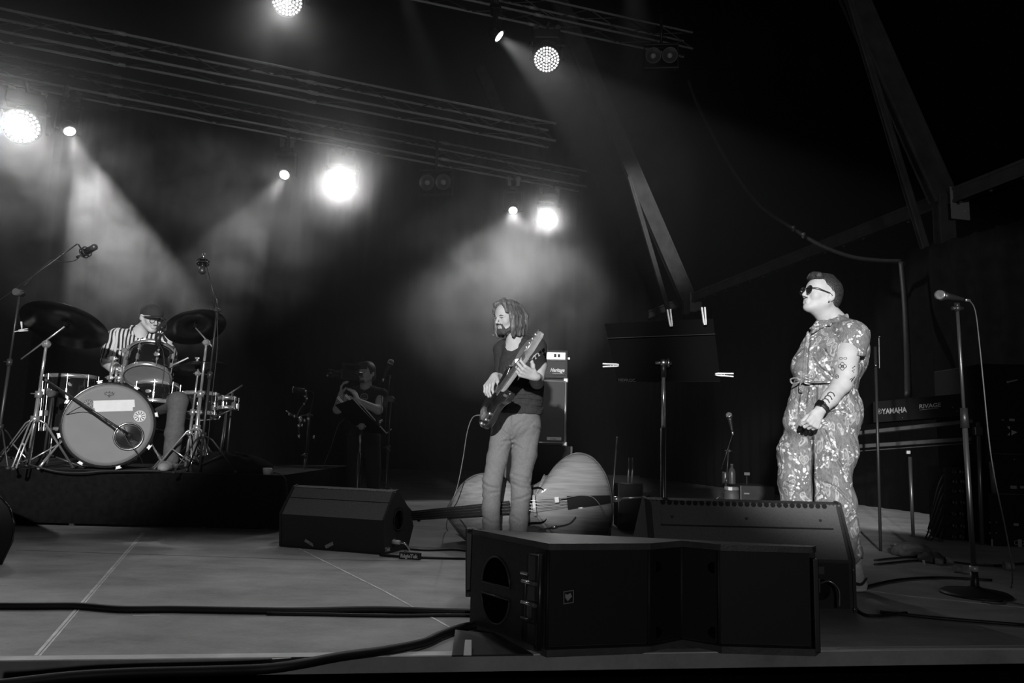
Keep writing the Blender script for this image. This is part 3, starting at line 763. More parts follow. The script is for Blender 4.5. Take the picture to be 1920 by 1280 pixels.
# neckline and armholes
S.cone(neckW + np.array((-.012, -.01, .10)), neckW + np.array((-.03, -.03, -.012)), .10, .050, .008, 's')
S.field(folds(.0050, (10, 14, 42), (34, 10, -22), .7)).field(folds(.0028, (60, 20, 30), (-40, 30, 60), 2.1))
S.field(creases([[(1524, 672), (1538, 690), (1562, 708)], [(1545, 655), (1556, 672)], [(1519, 620), (1514, 660), (1511, 712)], [(1521, 785), (1524, 860), (1526, 945)], [(1545, 805), (1562, 845), (1582, 882)], [(1590, 735), (1578, 752)], [(1500, 730), (1494, 770)], [(1515, 728), (1509, 762)], [(1530, 728), (1530, 752)], [(1548, 905), (1570, 915), (1592, 938)], [(1475, 905), (1500, 915)], [(1560, 690), (1568, 712)], [(1552, 775), (1585, 768)]], .010, 2.0))
S.build('jumpsuit', JUMP, singer)
for pts, hem in (([(PX(1580, 622, 3.97), .080), (PX(1598, 632, 3.90), .080), (PX(1592, 690, 3.86), .074)], PX(1590, 670, 3.86)), ([(PX(1556, 622, 4.14), .075), (PX(1555, 640, 4.2), .07), (PX(1548, 690, 4.24), .07)], PX(1548, 672, 4.24))):
    S = Sdf(.004); S.chain(pts, .035); S.cut(hem, (0.05, -.0, -1), .003)
    S.cone(hem + np.array((0, 0, .02)), hem + np.array((0, 0, -.1)), .060, .066, .004, 's'); S.field(folds(.0045, (10, 14, 30), (34, 10, -22), 1.7)); S.build('sleeve', JUMP, singer)
S = Sdf(.0035)   # collar
zf_ = np.array((0, 0, 1.0))
S.chain([(PX(1541, 611, 3.94), .006), (PX(1556, 604, 3.925), .007), (PX(1574, 597, 3.94), .008), (PX(1588, 596, 3.99), .008), (PX(1587, 596, 4.07), .008), (PX(1570, 598, 4.13), .008), (PX(1545, 606, 4.13), .007)], .010, (zf_, 2.4))
for q in range(5): S.cone(PX(1541 - 2.5 * q, 611 + 2.2 * q, 3.945), PX(1530 - 2 * q, 616 + 2.0 * q, 3.92), .005, .004, .008)
S.cone(PX(1572, 602, 3.925), PX(1592, 603, 3.965), .007, .005, .010, sq=(zf_, 2.2))
S.build('collar', JUMP, singer)
# waist tie
mb = MB(); wp = [PX(1603, 722, 4.03), PX(1590, 716, 3.87), PX(1560, 716, 3.845), PX(1525, 716, 3.87), PX(1503, 714, 3.92), PX(1500, 714, 3.99)]
mb.tube(curve_pts(wp, 6), .006, 8)
kn = PX(1502, 714, 3.92)
mb.sph(kn, .014, 12)
mb.tube(curve_pts([kn, kn + np.array((-.03, -.01, .014)), kn + np.array((-.058, -.01, .006)), kn + np.array((-.05, -.01, -.014)), kn + np.array((-.02, -.01, -.01)), kn], 6), .0045, 8)
mb.tube(curve_pts([kn, kn + np.array((-.015, -.02, -.04)), kn + np.array((.0, -.02, -.055))], 6), .0045, 8)
mb.tube(curve_pts([kn, kn + np.array((.02, -.02, .012)), kn + np.array((.05, -.02, -.004)), kn + np.array((.03, -.02, -.016)), kn], 6), .0045, 8)
mb.build('waist_tie', JUMP, singer)
# turned-up cuffs
for (x, y, Y, r) in ((1597, 1034, 3.975, .050), (1497, 1034, 4.15, .052)):
    p = V(PX(x, y, Y)); mb = MB().lathe([(r * .9, -.03), (r * 1.05, -.03), (r * 1.12, 0), (r * 1.02, .03), (r * .9, .03)], p, (0, 0, 1), 24); mb.build('cuff', JUMP, singer)
# hair: short sides, longer swept top
S = Sdf(.0036); R = HW.R(); s_ = HW.s
S.ell(HW(0, -.020, .046), np.array((.079, .096, .086)) * s_, R, .01)
S.cone(HW(-.035, .070, .098), HW(.035, .074, .094), .022 * s_, .022 * s_, .02); S.cone(HW(0, .085, .098), HW(0, -.02, .122), .020 * s_, .022 * s_, .03)
S.ell(HW(0, -.055, .0), np.array((.068, .058, .07)) * s_, R, .02)
S.ell(HW(0, .110, .005), np.array((.080, .075, .066)) * s_, R, .010, 's')
for x in (-1, 1): S.ell(HW(x * .085, .040, -.005), np.array((.035, .060, .062)) * s_, R, .008, 's'); S.ell(HW(x * .085, -.008, -.02), np.array((.03, .026, .045)) * s_, R, .006, 's')
S.cut(HW(0, -.05, -.055), -HW.u + .5 * -HW.f * 0, .01)
S.build('hair', HAIRD, singer)
# sunglasses
GL = mat('dark_lens', .012, .08, coat=.3)
gw = bpy.data.objects.new('sunglasses', None); COL.objects.link(gw); gw.parent = singer
for x in (-1, 1):
    c = V(HW(x * .033, .108, .002)); f_ = V(HW.f + .10 * x * HW.r)
    mb = MB().lathe([(0, .003), (.020, .002), (.0215, 0), (.020, -.002), (0, -.003)], c, f_, 28); mb.build('lens', GL, gw)
    mb = MB().torus(c, f_, .0215, .0022, 28, 8); mb.build('rim', BLKG, gw)
    mb = MB().tube([V(HW(x * .053, .104, .010)), V(HW(x * .078, .085, .010)), V(HW(x * .083, .01, .006)), V(HW(x * .083, -.025, -.010))], .0024, 8); mb.build('temple', BLKG, gw)
mb = MB().tube([V(HW(-.013, .112, .008)), V(HW(0, .116, .012)), V(HW(.013, .112, .008))], .0024, 8); mb.build('bridge', BLKG, gw)
# earring stud, watch, tattoos
mb = MB(); 
near = 1 if HW.r[1] < 0 else -1
mb.sph(HW(near * .083, .002, -.045), .0045, 10); mb.build('earring', DSTEEL, singer)
wr = V(PX(1541, 765, 3.785)); wd = (V(PX(1557, 746, 3.80)) - V(PX(1537, 770, 3.78))).normalized()
wt = bpy.data.objects.new('watch', None); COL.objects.link(wt); wt.parent = singer
mb = MB().lathe([(.030, -.012), (.035, -.012), (.036, 0), (.035, .012), (.030, .012)], wr, wd, 28); mb.build('strap', RUB, wt)
fn = V((-.55, -.55, .62)); fn = (fn - wd * fn.dot(wd)).normalized()
Rw = Matrix((wd.cross(fn), wd, fn)).transposed(); mb = MB().box(wr + fn * .037, (.034, .036, .012), Rw, .004); mb.build('case', BLKG, wt)
def on_arm(px, py, Y=3.70):
    """point on the arm skin under that direction"""
    return V(PX(px, py, Y))
dgS = None
def skin_hit(obj_list, px, py):
    d = ray(px, py).normalized(); best = None
    for o in obj_list:
        M = o.matrix_world; 
        I = root_inv(o); lo_ = I @ CAM; ld = (I.to_3x3() @ d)
        ok, loc, nrm, _ = o.ray_cast(lo_, ld)
        if ok:
            w_ = I.inverted() @ loc; dist = (w_ - CAM).length
            if best is None or dist < best[0]: best = (dist, w_, (I.inverted().to_3x3() @ nrm).normalized())
    return best
bpy.context.view_layer.update()
bod = [c for c in singer.children if c.name.startswith('body')][0]
def tattoo(paths, closed, r=.0016):
    mb = MB()
    for pth in paths:
        P3 = []
        for x, y in pth:
            h = skin_hit([bod], x, y)
            if h: P3.append(h[1] + h[2] * .0006)
        if len(P3) > 2: mb.tube(P3, r, 6, closed)
    if mb.v: mb.build('tattoo', INK, singer)
def circ(x, y, rx, ry=None, a0=0, a1=2 * PI, n=16): ry = ry or rx; return [(x + rx * math.cos(a0 + (a1 - a0) * i / n), y + ry * math.sin(a0 + (a1 - a0) * i / n)) for i in range(n + (0 if a1 - a0 > 6 else 1))]
tattoo([circ(1579.5 + dx, 686.5 + dy, 3.2) for dx, dy in ((-4.5, 0), (4.5, 0), (0, -4.2), (0, 4.2))] + [circ(1579.5, 686.5, 2.2)], True)
tattoo([circ(1582 + dx, 671.5, 3, 2) for dx in (-5, 3)], True, .0013)
tattoo([circ(1569, 706, 3.4), circ(1569, 706, 1.4)], True)
tattoo([[(1557 + k * -5 + dx, 741 + k * 6 + dy) for dx, dy in ((-6, 1), (-4, -4), (0, -6), (5, -4), (8, 2))] for k in range(4)], False, .0034)
tattoo([[(1596 + dx, 690 + dy) for dx, dy in ((7, -4), (2, 0), (6, 3), (1, 5), (5, 8))], [(1593, 712), (1598, 708), (1596, 716), (1602, 706)]], False, .0022)
# trainers
SHOE = mat('pale_trainer', .62, .6, noise=.15); SOLE = mat('pale_sole', .8, .6)
for hx, hy, Y, n_ in ((1614, 1106, 3.99, 0), (1512, 1100, 4.17, 1)):
    hp = fl(hx, hy); hp = np.array((hp.x, Y, 0)); tp = hp + np.array((-.245, -.09, 0))
    S = Sdf(.004); shoe(S, hp, tp, (0, 0, 1)); S.cone(hp + np.array((-.05, -.02, .09)), hp + np.array((-.052, -.02, .12)), .042, .040, .015)
    S.cone(hp + np.array((-.052, -.02, .10)), hp + np.array((-.052, -.02, .16)), .030, .030, .006, 's')
    sh = S.build('shoe', SHOE, singer)
    S = Sdf(.004); S.cone(hp + np.array((-.035, -.012, .016)), tp + np.array((.05, .02, .016)), .044, .042, .01, sq=(np.array((0, 0, 1)), .36)); S.build('sole', SOLE, sh)
    dS = unit(tp - hp); sS = np.array((-dS[1], dS[0], 0)) * (1 if -dS[1] * 0 + dS[0] * 0 > 0 else 1); sS = sS if sS[1] < 0 else -sS
    mb = MB(); o = hp + sS * .046
    mb.tube(curve_pts([o + dS * .02 + np.array((0, 0, .075)), o + dS * .06 + np.array((0, 0, .045)), o + dS * .11 + np.array((0, 0, .055)), o + dS * .17 + np.array((0, 0, .075))], 5), [.004 + .004 * math.sin(PI * i / 15) for i in range(16)], 6)
    mb.build('side_stripe', mat('dark_stripe', .04, .5), sh)
# ---------------------------------------------------------------- bass player
TEE = mat('charcoal_cotton', .045, .9, noise=.15, nscale=60, spec=.2)
JEAN = mat('grey_denim', .20, .85, noise=.12, nscale=120, spec=.2)
BHAIR = hair_mat('brown_hair', .13); BEARD = mat('beard_hair', .07, .7, noise=.5, nscale=160, bump=.6, bscale=200)
EYEB = mat('brow_hair', .04, .8); EYED = mat('dark_eye', .03, .2)
YB = 5.15
KB = YB / 5.62
def PB(px, py, Y): return np.array(at(px, py, Y * KB))
Sdf.rs = KB
bp_ = thing('person', 'bearded long-haired bass player in a dark t-shirt and grey jeans looking down to the left', 'person', (at(948, 1026, YB).x, YB, 0))
HB = Frame(PB(953, 596, 5.60), (-.72, -.66, -.17), (-.10, -.12, 1), .97)
nb = PB(967, 640, 5.66)
S = Sdf(.0042); Sdf.rs = 1.0
head(S, HB, nb, .050); Sdf.rs = KB
S.cone(nb, PB(972, 662, 5.68), .060, .10, .04)
S.chain([(PB(973, 662, 5.68), .10), (PB(976, 720, 5.68), .105), (PB(976, 775, 5.68), .11)], .04, (np.array((1, 0, 0)), 1.3))
Lsh, Rsh = (1006, 652, 5.60), (943, 656, 5.74)
EL_, WL_ = PB(1007, 716, 5.50), PB(989, 700, 5.24)
ER_, WR_ = PB(944, 716, 5.74), PB(927, 706, 5.50)
# bass guitar axis
A0 = PB(903, 792, 5.44); A1 = PB(1021, 631, 4.98); ax_ = unit(A1 - A0)
nB = np.array((-.88, -.38, .30)); nB = unit(nB - ax_ * (nB @ ax_)); wB = np.cross(ax_, nB)     # nB: face of the guitar, wB: towards the treble side
if wB[2] > 0: pass
wdn = wB if wB[2] < 0 else -wB
WL_ = A0 + ax_ * .67 * np.linalg.norm(A1 - A0) + wdn * .052 + nB * .014 - nB * .100
S.chain([(PB(*Lsh), .060), (PB(1010, 685, 5.55), .058), (EL_, .048), (EL_ * .5 + WL_ * .5, .045), (WL_, .030)], .02)
S.chain([(PB(*Rsh), .060), (PB(944, 695, 5.77), .052), (ER_, .045), (ER_ * .45 + WR_ * .55, .042), (WR_, .029)], .02)
# fretting hand closes round the neck, plucking hand over the strings
wdn = wB if wB[2] < 0 else -wB
tt = np.cross(nB, -wdn); sgn = 1 if tt @ ax_ > 0 else -1
hand(S, WL_, nB, -wdn, sgn, [(.75, 1.1, .8), (.85, 1.15, .8), (.95, 1.15, .8), (1.05, 1.2, .8)], spread=.12, thumb=(.15, .25, .95), sc=1.14)
fR = unit(PB(912, 730, 5.40) - WR_)
hand(S, WR_, fR, (.55, .50, -.55), 1, [(.35, .6, .4), (.45, .7, .4), (.55, .8, .5), (.65, .9, .6)], spread=.10, thumb=(.75, .5, .35), sc=1.16)
for pts in ([(PB(941, 800, 5.64), .08), (PB(925, 900, 5.62), .055), (PB(922, 985, 5.66), .040), (PB(922, 1018, 5.66), .036)],
            [(PB(985, 800, 5.66), .085), (PB(976, 895, 5.66), .055), (PB(973, 985, 5.70), .040), (PB(973, 1018, 5.70), .036)]): S.chain(pts, .03)
S.build('body', SKIN, bp_)
S = Sdf(.0042); sq = (np.array((1, 0, 0)), 1.22)
S.chain([(PB(974, 655, 5.68), .105), (PB(976, 690, 5.67), .122), (PB(977, 725, 5.67), .128), (PB(976, 768, 5.66), .136)], .05, sq)
S.cone(PB(990, 645, 5.64), PB(*Lsh), .062, .060, .03); S.cone(PB(957, 648, 5.71), PB(*Rsh), .058, .060, .03)
S.cone(nb + np.array((-.02, -.01, .09)), nb + np.array((-.035, -.075, -.022)), .10, .062, .008, 's')
S.cut(PB(976, 776, 5.66), (0, 0, -1), .006)
S.field(folds(.0045, (12, 10, 38), (30, 10, -26), 1.3)).field(folds(.002, (50, 20, 40), (-40, 30, 60), .3))
S.field(creases([[(945, 752), (980, 748), (1014, 752)], [(940, 766), (975, 758), (1016, 764)], [(950, 740), (985, 742), (1010, 738)], [(960, 720), (985, 728)], [(948, 690), (955, 720)]], .006, 1.5))
S.build('t_shirt', TEE, bp_)
for pts, hem in (([(PB(998, 647, 5.62), .066), (PB(*Lsh), .070), (PB(1011, 705, 5.56), .068)], PB(1011, 688, 5.55)), ([(PB(950, 650, 5.72), .062), (PB(*Rsh), .066), (PB(943, 715, 5.77), .062)], PB(943, 702, 5.77))):
    S = Sdf(.004); S.chain(pts, .035); S.cut(hem, (0, 0, -1), .003); S.cone(hem + np.array((0, 0, .02)), hem + np.array((0, 0, -.08)), .056, .062, .004, 's'); S.field(folds(.003, (10, 14, 30), (34, 10, -22), 1.1)); S.build('sleeve', TEE, bp_)
S = Sdf(.0042)
S.chain([(PB(976, 772, 5.66), .124), (PB(972, 795, 5.66), .128)], .03, sq)
S.chain([(PB(945, 797, 5.64), .088), (PB(932, 860, 5.63), .078), (PB(923, 902, 5.62), .073), (PB(921, 950, 5.64), .064), (PB(921, 1017, 5.66), .060)], .02)
S.chain([(PB(990, 797, 5.66), .098), (PB(983, 850, 5.66), .092), (PB(976, 892, 5.65), .078), (PB(977, 925, 5.66), .072), (PB(973, 975, 5.69), .068), (PB(972, 1017, 5.70), .065)], .02)
S.cone(PB(935, 800, 5.5), PB(958, 822, 5.48), .004, .007, .012, 's'); S.cone(PB(980, 796, 5.48), PB(960, 822, 5.48), .003, .006, .012, 's')
S.field(creases([[(903, 903), (915, 912), (933, 916)], [(905, 934), (918, 925), (934, 922)], [(906, 970), (920, 980), (934, 980)], [(961, 906), (975, 914), (992, 916)], [(962, 938), (978, 934), (992, 928)], [(962, 890), (992, 898)], [(960, 968), (975, 978)]], .0045, 2.2))
S.cut(PB(940, 1020, 5.66), (0, 0, -1), .006)
S.field(folds(.0035, (14, 12, 34), (34, 10, -30), 2.2)).field(folds(.0018, (60, 20, 50), (-50, 30, 60), .9))
S.field(creases([[(921, 790), (934, 792), (944, 808), (957, 820)], [(976, 791), (966, 800), (960, 816)], [(936, 803), (948, 816)], [(957, 776), (957, 800), (959, 824)], [(1003, 800), (1012, 804)], [(940, 828), (958, 826)], [(962, 832), (980, 842)]], .0045, 2.0))
S.build('jeans', JEAN, bp_)
for x, Y in ((922, 5.66), (973, 5.70)):
    c = PB(x, 1018, Y); hp = np.array((c[0], Y * KB + .05, 0)); S = Sdf(.005); shoe(S, hp, hp + np.array((-.07, -.27, 0)), (0, 0, 1)); S.build('shoe', RUB, bp_)
# long hair
Sdf.rs = 1.0
S = Sdf(.0042); R = HB.R(); s_ = HB.s
S.ell(HB(0, -.022, .046), np.array((.083, .098, .088)) * s_, R, .01)
S.ell(HB(0, .115, -.01), np.array((.056, .080, .100)) * s_, R, .010, 's')
for x, n_ in ((1, 9), (-1, 9)):
    for i in range(n_):
        u_ = i / (n_ - 1); y_ = .040 - .105 * u_; z0 = .075 - .02 * u_
        wob = .006 * math.sin(i * 2.3)
        S.chain([(HB(x * .055, y_ * .9, z0), .018 * s_), (HB(x * (.084 + wob), y_ + .004, .0), .0165 * s_), (HB(x * (.088 + wob), y_ + .008 + wob, -.065), .016 * s_), (HB(x * (.082 - wob), y_ + .012, -.118 - .012 * math.sin(i * 1.7)), .011 * s_)], .010)
for i in range(7):
    x = -.07 + .14 * i / 6
    S.chain([(HB(x * .8, -.075, .07), .022 * s_), (HB(x, -.105, .0), .022 * s_), (HB(x, -.095, -.08), .020 * s_), (HB(x, -.08, -.125), .012 * s_)], .012)
S.chain([(HB(.0, .03, .130), .014), (HB(-.045, .070, .105), .014), (HB(-.072, .075, .045), .012)], .02); S.chain([(HB(.0, .03, .130), .014), (HB(.045, .070, .105), .014), (HB(.072, .072, .045), .012)], .02)
tS = 1 if HB.r[0] < 0 else -1
S.chain([(HB(tS * .085, .03, -.05), .012), (HB(tS * .092, .045, -.095), .010), (HB(tS * .085, .075, -.115), .007), (HB(tS * .09, .095, -.108), .004)], .008)
S.field(lambda P: .0013 * np.sin(((P - HB.o) @ HB.r) * 0 + np.arctan2((P - HB.o) @ HB.f, (P - HB.o) @ HB.r) * 46 + 8 * ((P - HB.o) @ HB.u)))
S.build('hair', BHAIR, bp_)
def beard(S, H, full=True):
    R = H.R(); s = H.s
    for x in (-1, 1):
        S.chain([(H(x * .068, .006, -.035), .012 * s), (H(x * .058, .024, -.072), .018 * s), (H(x * .025, .070, -.098), .018 * s)], .015)
        S.chain([(H(0, .0975, -.0425), .0065 * s), (H(x * .022, .088, -.048), .007 * s), (H(x * .030, .080, -.072), .009 * s)], .006)
    S.cone(H(-.02, .080, -.098), H(.02, .080, -.098), .020 * s, .020 * s, .015); S.cone(H(-.010, .092, -.080), H(.010, .092, -.080), .008 * s, .008 * s, .008)
S = Sdf(.004); beard(S, HB); S.field(lambda P: .0012 * np.sin(P @ np.array((420, 0, 60))) * np.sin(P @ np.array((0, 400, 160)))); S.build('beard', BEARD, bp_)
def brows_eyes(H, par, dy=0.0):
    for x in (-1, 1):
        mb = MB().tube([V(H(x * .014, .0995, .0165 + dy)), V(H(x * .030, .0995, .0215 + dy)), V(H(x * .047, .087, .0165 + dy))], [.003, .004, .002], 6); mb.build('eyebrow', EYEB, par)
        mb = MB().sph(V(H(x * .031, .0885, -.001)), .0052, 10, (1, 1, .75)); mb.build('eye', EYED, par)
        mb = MB().tube([V(H(x * .020, .093, .0035)), V(H(x * .031, .0955, .0065)), V(H(x * .043, .089, .0035))], .0022, 6); mb.build('eyelash', EYEB, par)
brows_eyes(HB, bp_)

# ---------------------------------------------------------------- bass guitar
gt = thing('bass_guitar', 'dark electric bass guitar slung across the bass player, neck pointing up to the right', 'bass guitar', tuple(A0))
sB = 1.0
def G(a, w_, n_): return V(A0 + ax_ * a + wB * w_ + nB * n_)
Lg = float(np.linalg.norm(A1 - A0))
BODYM = mat('sunburst_lacquer', .030, .15, coat=.7, noise=.3, nscale=6)
out = [(0, 0), (.01, .07), (.05, .135), (.11, .16), (.17, .140), (.22, .115), (.27, .125), (.33, .165), (.385, .155), (.37, .11), (.33, .06), (.31, .03), (.31, -.03), (.33, -.06), (.36, -.095), (.40, -.125), (.42, -.155), (.37, -.175), (.30, -.150), (.24, -.125), (.18, -.140), (.12, -.165), (.05, -.14), (.01, -.07)]
pc = curve_pts([(x, y, 0) for x, y in out] + [(0, 0, 0)], 3)[:-1]
mb = MB(); vs = []; n = len(pc)
for sc_, nz in ((.94, -.022), (1, -.014), (1, .014), (.94, .022)):
    for p in pc: vs.append(G(.2 + (p.x - .2) * sc_, p.y * sc_ * .82, nz))
fs = [tuple(range(n)), tuple(range(3 * n, 4 * n))] + [(j * n + i, j * n + (i + 1) % n, (j + 1) * n + (i + 1) % n, (j + 1) * n + i) for j in range(3) for i in range(n)]
mb.add(vs, fs); mb.build('body', BODYM, gt)
mb = MB().tube([G(.2 + (p.x - .2) * .985, p.y * .985 * .82, .018) for p in pc], .0022, 5, True); mb.build('binding', GLINT, gt)
RG = Matrix((V(ax_), V(wB), V(nB))).transposed()
MAPLE = mat('maple', .42, .35, noise=.12, nscale=18, coat=.3); ROSE = mat('fingerboard', .16, .5, noise=.2, nscale=30)
mb = MB().box(G((.30 + Lg - .17) / 2, 0, .020), (Lg - .17 - .30, .056, .030), RG, .008); mb.build('neck', MAPLE, gt)
mb = MB().box(G((.26 + Lg - .17) / 2, 0, .038), (Lg - .17 - .26, .056, .006), RG, .002); fb = mb.build('fingerboard', ROSE, gt)
for i in range(16):
    a = .30 + (Lg - .47) * (1 - 2 ** (-(16 - i) / 12.0)) * 1.6; a = Lg - .17 - (Lg - .47) * (1 - 2 ** (-(i + 1) / 12.0)) * 1.55
    if a < .28: break
    mb = MB().box(G(a, 0, .0415), (.0025, .054, .002), RG); mb.build('fret', STEEL, fb)
hs = [(0, -.028), (.02, -.040), (.06, -.052), (.13, -.050), (.172, -.038), (.182, -.005), (.165, .012), (.12, .018), (.06, .030), (0, .028)]
mb = MB().prism(hs, G(Lg - .17, 0, .012), ax_, wB, V(nB) * .018); mb.build('headstock', MAPLE, gt)
for i in range(4):
    sg = -1
    mb = MB(); a = Lg - .14 + i * .036; mb.cyl(G(a, -.035, .028), G(a, -.035, .050), .007, n=10); mb.cyl(G(a, -.035, .018), G(a, -.075, .018), .004, n=8); mb.box(G(a, -.085, .018), (.026, .022, .006), RG, .002); mb.build('tuning_peg', CHROME, gt)
mb = MB().box(G(.075, 0, .030), (.055, .078, .018), RG, .003); 
for i in range(4): mb.box(G(.08, -.027 + i * .018, .042), (.03, .011, .008), RG, .002)
mb.build('bridge', CHROME, gt)
for a in (.145, .215): mb = MB().box(G(a, 0, .028), (.035, .09, .014), RG, .003); mb.build('pickup', BLKG, gt)
for i in range(4):
    mb = MB().tube([G(.09, -.024 + i * .016, .047), G(Lg - .16, -.018 + i * .012, .044), G(Lg - .14 + i * .036, -.032, .042)], .0011, 5); mb.build('string', STEEL, gt)
for i, (a, w_) in enumerate(((.045, .09), (.10, .112), (.15, .105))):
    for sg in (1,): mb = MB().cyl(G(a, w_ * .82 * (1 if wB[2] < 0 else 1), .020), G(a, w_ * .82, .040), .010, .009, n=14); mb.build('control_knob', CHROME, gt)
mb = MB().prism([(.10, .03), (.17, .05), (.26, .10), (.36, .12), (.37, .09), (.30, .04)], G(0, 0, .0215), ax_, V(wB) * .82, V(nB) * .002); mb.build('pickguard', mat('pickguard_black', .02, .2), gt)
mb = MB().box(G(.34, .135 * .82, .026), (.012, .012, .03), RG); mb.cyl(G(.395, -.15 * .82, .0), G(.42, -.158 * .82, .0), .008, n=10); mb.build('strap_button', CHROME, gt)
# strap
st = [PB(1002, 633, 5.66), PB(1000, 632, 5.58), PB(991, 644, 5.50), PB(981, 659, 5.45), PB(973, 676, 5.41), PB(966, 692, 5.40), np.array(G(.46, -.10, .0)), np.array(G(.405, -.13, 0))]
P = curve_pts([tuple(p) for p in st], 6); mb = MB(); vs = []; wd_ = V((.86, -.2, .42)).normalized()
for i, p in enumerate(P):
    t_ = (P[min(i + 1, len(P) - 1)] - P[max(i - 1, 0)]).normalized(); w_ = (wd_ - t_ * wd_.dot(t_)).normalized() * .036; nn = t_.cross(w_).normalized() * .0018
    vs += [p + w_ + nn, p - w_ + nn, p - w_ - nn, p + w_ - nn]
fs = [(4 * i + k, 4 * i + (k + 1) % 4, 4 * i + 4 + (k + 1) % 4, 4 * i + 4 + k) for i in range(len(P) - 1) for k in range(4)]
mb.add(vs, fs, False); mb.build('strap', mat('grey_webbing', .16, .9, noise=.2, nscale=80), gt)
mb = MB().box(V(PB(973, 676, 5.385)), (.055, .006, .03), Matrix.Rotation(-.2, 3, 'Y'), .003); mb.build('strap_buckle', CHROME, gt)
# instrument cable
j = G(.02, .06, 0)
cab = [tuple(j), tuple(at(907, 781, 4.95)), tuple(at(900, 778, 4.95)), tuple(at(886, 783, 5.0)), tuple(at(876, 810, 5.05)), tuple(at(868, 860, 5.15)), tuple(at(858, 910, 5.2)), tuple(at(845, 950, 5.3)), tuple(fl(838, 995) + V((0, 0, .01))), tuple(fl(870, 1008) + V((0, 0, .01)))]
cbl = thing('instrument_cable', 'thin curly cable hanging from the bass guitar to the floor', 'cable', tuple(j))
mb = MB().tube(curve_pts(cab, 8), .0035, 6); mb.build('cord', mat('grey_cable', .18, .5), cbl)
mb = MB().cyl(V(cab[0]), V(cab[1]), .007, n=10); mb.build('plug', GLINT, cbl)

Sdf.rs = 1.0
# ---------------------------------------------------------------- drummer
YD = 6.42
RZ = .42     # riser height
def stripe_mat():
    m = bpy.data.materials.new('striped_shirt_cloth'); m.use_nodes = True; nt = m.node_tree; b = nt.nodes['Principled BSDF']
    a = nt.nodes.new('ShaderNodeAttribute'); a.attribute_name = 'stripe'
    s1 = nt.nodes.new('ShaderNodeMath'); s1.operation = 'SINE'; nt.links.new(a.outputs['Fac'], s1.inputs[0])
    r = nt.nodes.new('ShaderNodeMapRange'); r.inputs['From Min'].default_value = -.35; r.inputs['From Max'].default_value = .05; r.inputs['To Min'].default_value = .025; r.inputs['To Max'].default_value = .62
    nt.links.new(s1.outputs[0], r.inputs['Value']); nt.links.new(r.outputs[0], b.inputs['Base Color']); b.inputs['Roughness'].default_value = .85; b.inputs['Specular IOR Level'].default_value = .2
    return m
STRIPE = stripe_mat()
dr = thing('person', 'drummer in a striped shirt, dark cap and round glasses seated behind the drum kit', 'person', (at(262, 800, YD).x, YD, RZ))
HD = Frame(PX(283, 596, YD), (.74, -.60, -.30), (.12, -.10, 1), 1.0)
nd = PX(262, 624, YD + .05)
S = Sdf(.0045); head(S, HD, nd, .054)
S.cone(nd, PX(262, 655, YD + .06), .058, .08, .03)
S.chain([(PX(262, 655, YD + .06), .085), (PX(262, 700, YD + .08), .10), (PX(262, 750, YD + .1), .11)], .03, (np.array((1, 0, 0)), 1.3))
eR = PX(202, 678, YD - .06); wR = PX(232, 705, YD - .28); eL = PX(322, 682, YD + .0); wL = PX(300, 712, YD - .25)
S.chain([(PX(224, 638, YD + .05), .045), (eR, .043), (eR * .5 + wR * .5, .043), (wR, .029)], .02); S.chain([(PX(303, 646, YD + .08), .045), (eL, .043), (wL, .029)], .02)
hand(S, wR, unit(PX(250, 706, YD - .36) - wR), (.2, -.2, -.95), -1, [(1.0, 1.4, .8)] * 4, tc=.5)
hand(S, wL, unit(PX(288, 722, YD - .4) - wL), (-.2, -.2, -.95), 1, [(1.0, 1.4, .8)] * 4, tc=.5)
hipL, kneL, ankL = PX(285, 765, YD + .05), PX(334, 752, YD - .35), PX(322, 842, YD - .38)
hipR, kneR, ankR = PX(245, 765, YD + .05), PX(222, 748, YD - .02), PX(232, 842, YD + .10)
ankL[2] = ankR[2] = RZ + .09
for h_, k_, a_ in ((hipL, kneL, ankL), (hipR, kneR, ankR)): S.chain([(h_, .075), (k_, .05), (a_, .035)], .02)
S.build('body', SKIN, dr)
c0 = nd
arms = [(PX(218, 628, YD + .04), eR), (eR, wR), (PX(306, 638, YD + .08), eL), (eL, wL)]
def stripe(P):
    best = np.abs(np.linalg.norm(P[:, :2] - np.array([PX(262, 680, YD + .07)[0], YD + .07]), axis=1) - 0) * 0 + .0
    ang = np.arctan2(P[:, 1] - (YD + .07), P[:, 0] - c0[0]); val = (P[:, 0] - c0[0]) * 1.0 + .25 * (P[:, 1] - YD); d0 = np.maximum(np.abs(P[:, 0] - c0[0]) - .16, 0)
    for a, b in arms:
        ab = b - a; t = np.clip(((P - a) @ ab) / (ab @ ab), 0, 1); w_ = P - a - t[:, None] * ab; d = np.maximum(np.linalg.norm(w_, axis=1) - .062, 0)
        e1 = unit(np.cross(ab, (0, 1, 0))); v = w_ @ e1 + .35 * (w_ @ unit(np.cross(ab, e1))); m = d < d0; val = np.where(m, v, val); d0 = np.where(m, d, d0)
    return val * (2 * PI / .034)
S = Sdf(.0045); sq = (np.array((1, 0, 0)), 1.3)
S.chain([(PX(262, 645, YD + .07), .115), (PX(262, 690, YD + .08), .135), (PX(262, 745, YD + .1), .145)], .05, sq)
S.chain([(PX(238, 630, YD + .05), .065), (PX(219, 630, YD + .04), .066), (PX(207, 658, YD), .066), (eR, .058)], .03)
S.chain([(PX(290, 634, YD + .08), .065), (PX(306, 640, YD + .08), .066), (PX(315, 664, YD + .02), .066), (eL, .056)], .03)
S.cone(nd + np.array((.02, -.01, .09)), nd + np.array((.03, -.05, -.005)), .10, .062, .008, 's')
S.field(folds(.0045, (14, 10, 34), (30, 12, -26), 3.3))
S.build('shirt', STRIPE, dr, {'stripe': stripe})
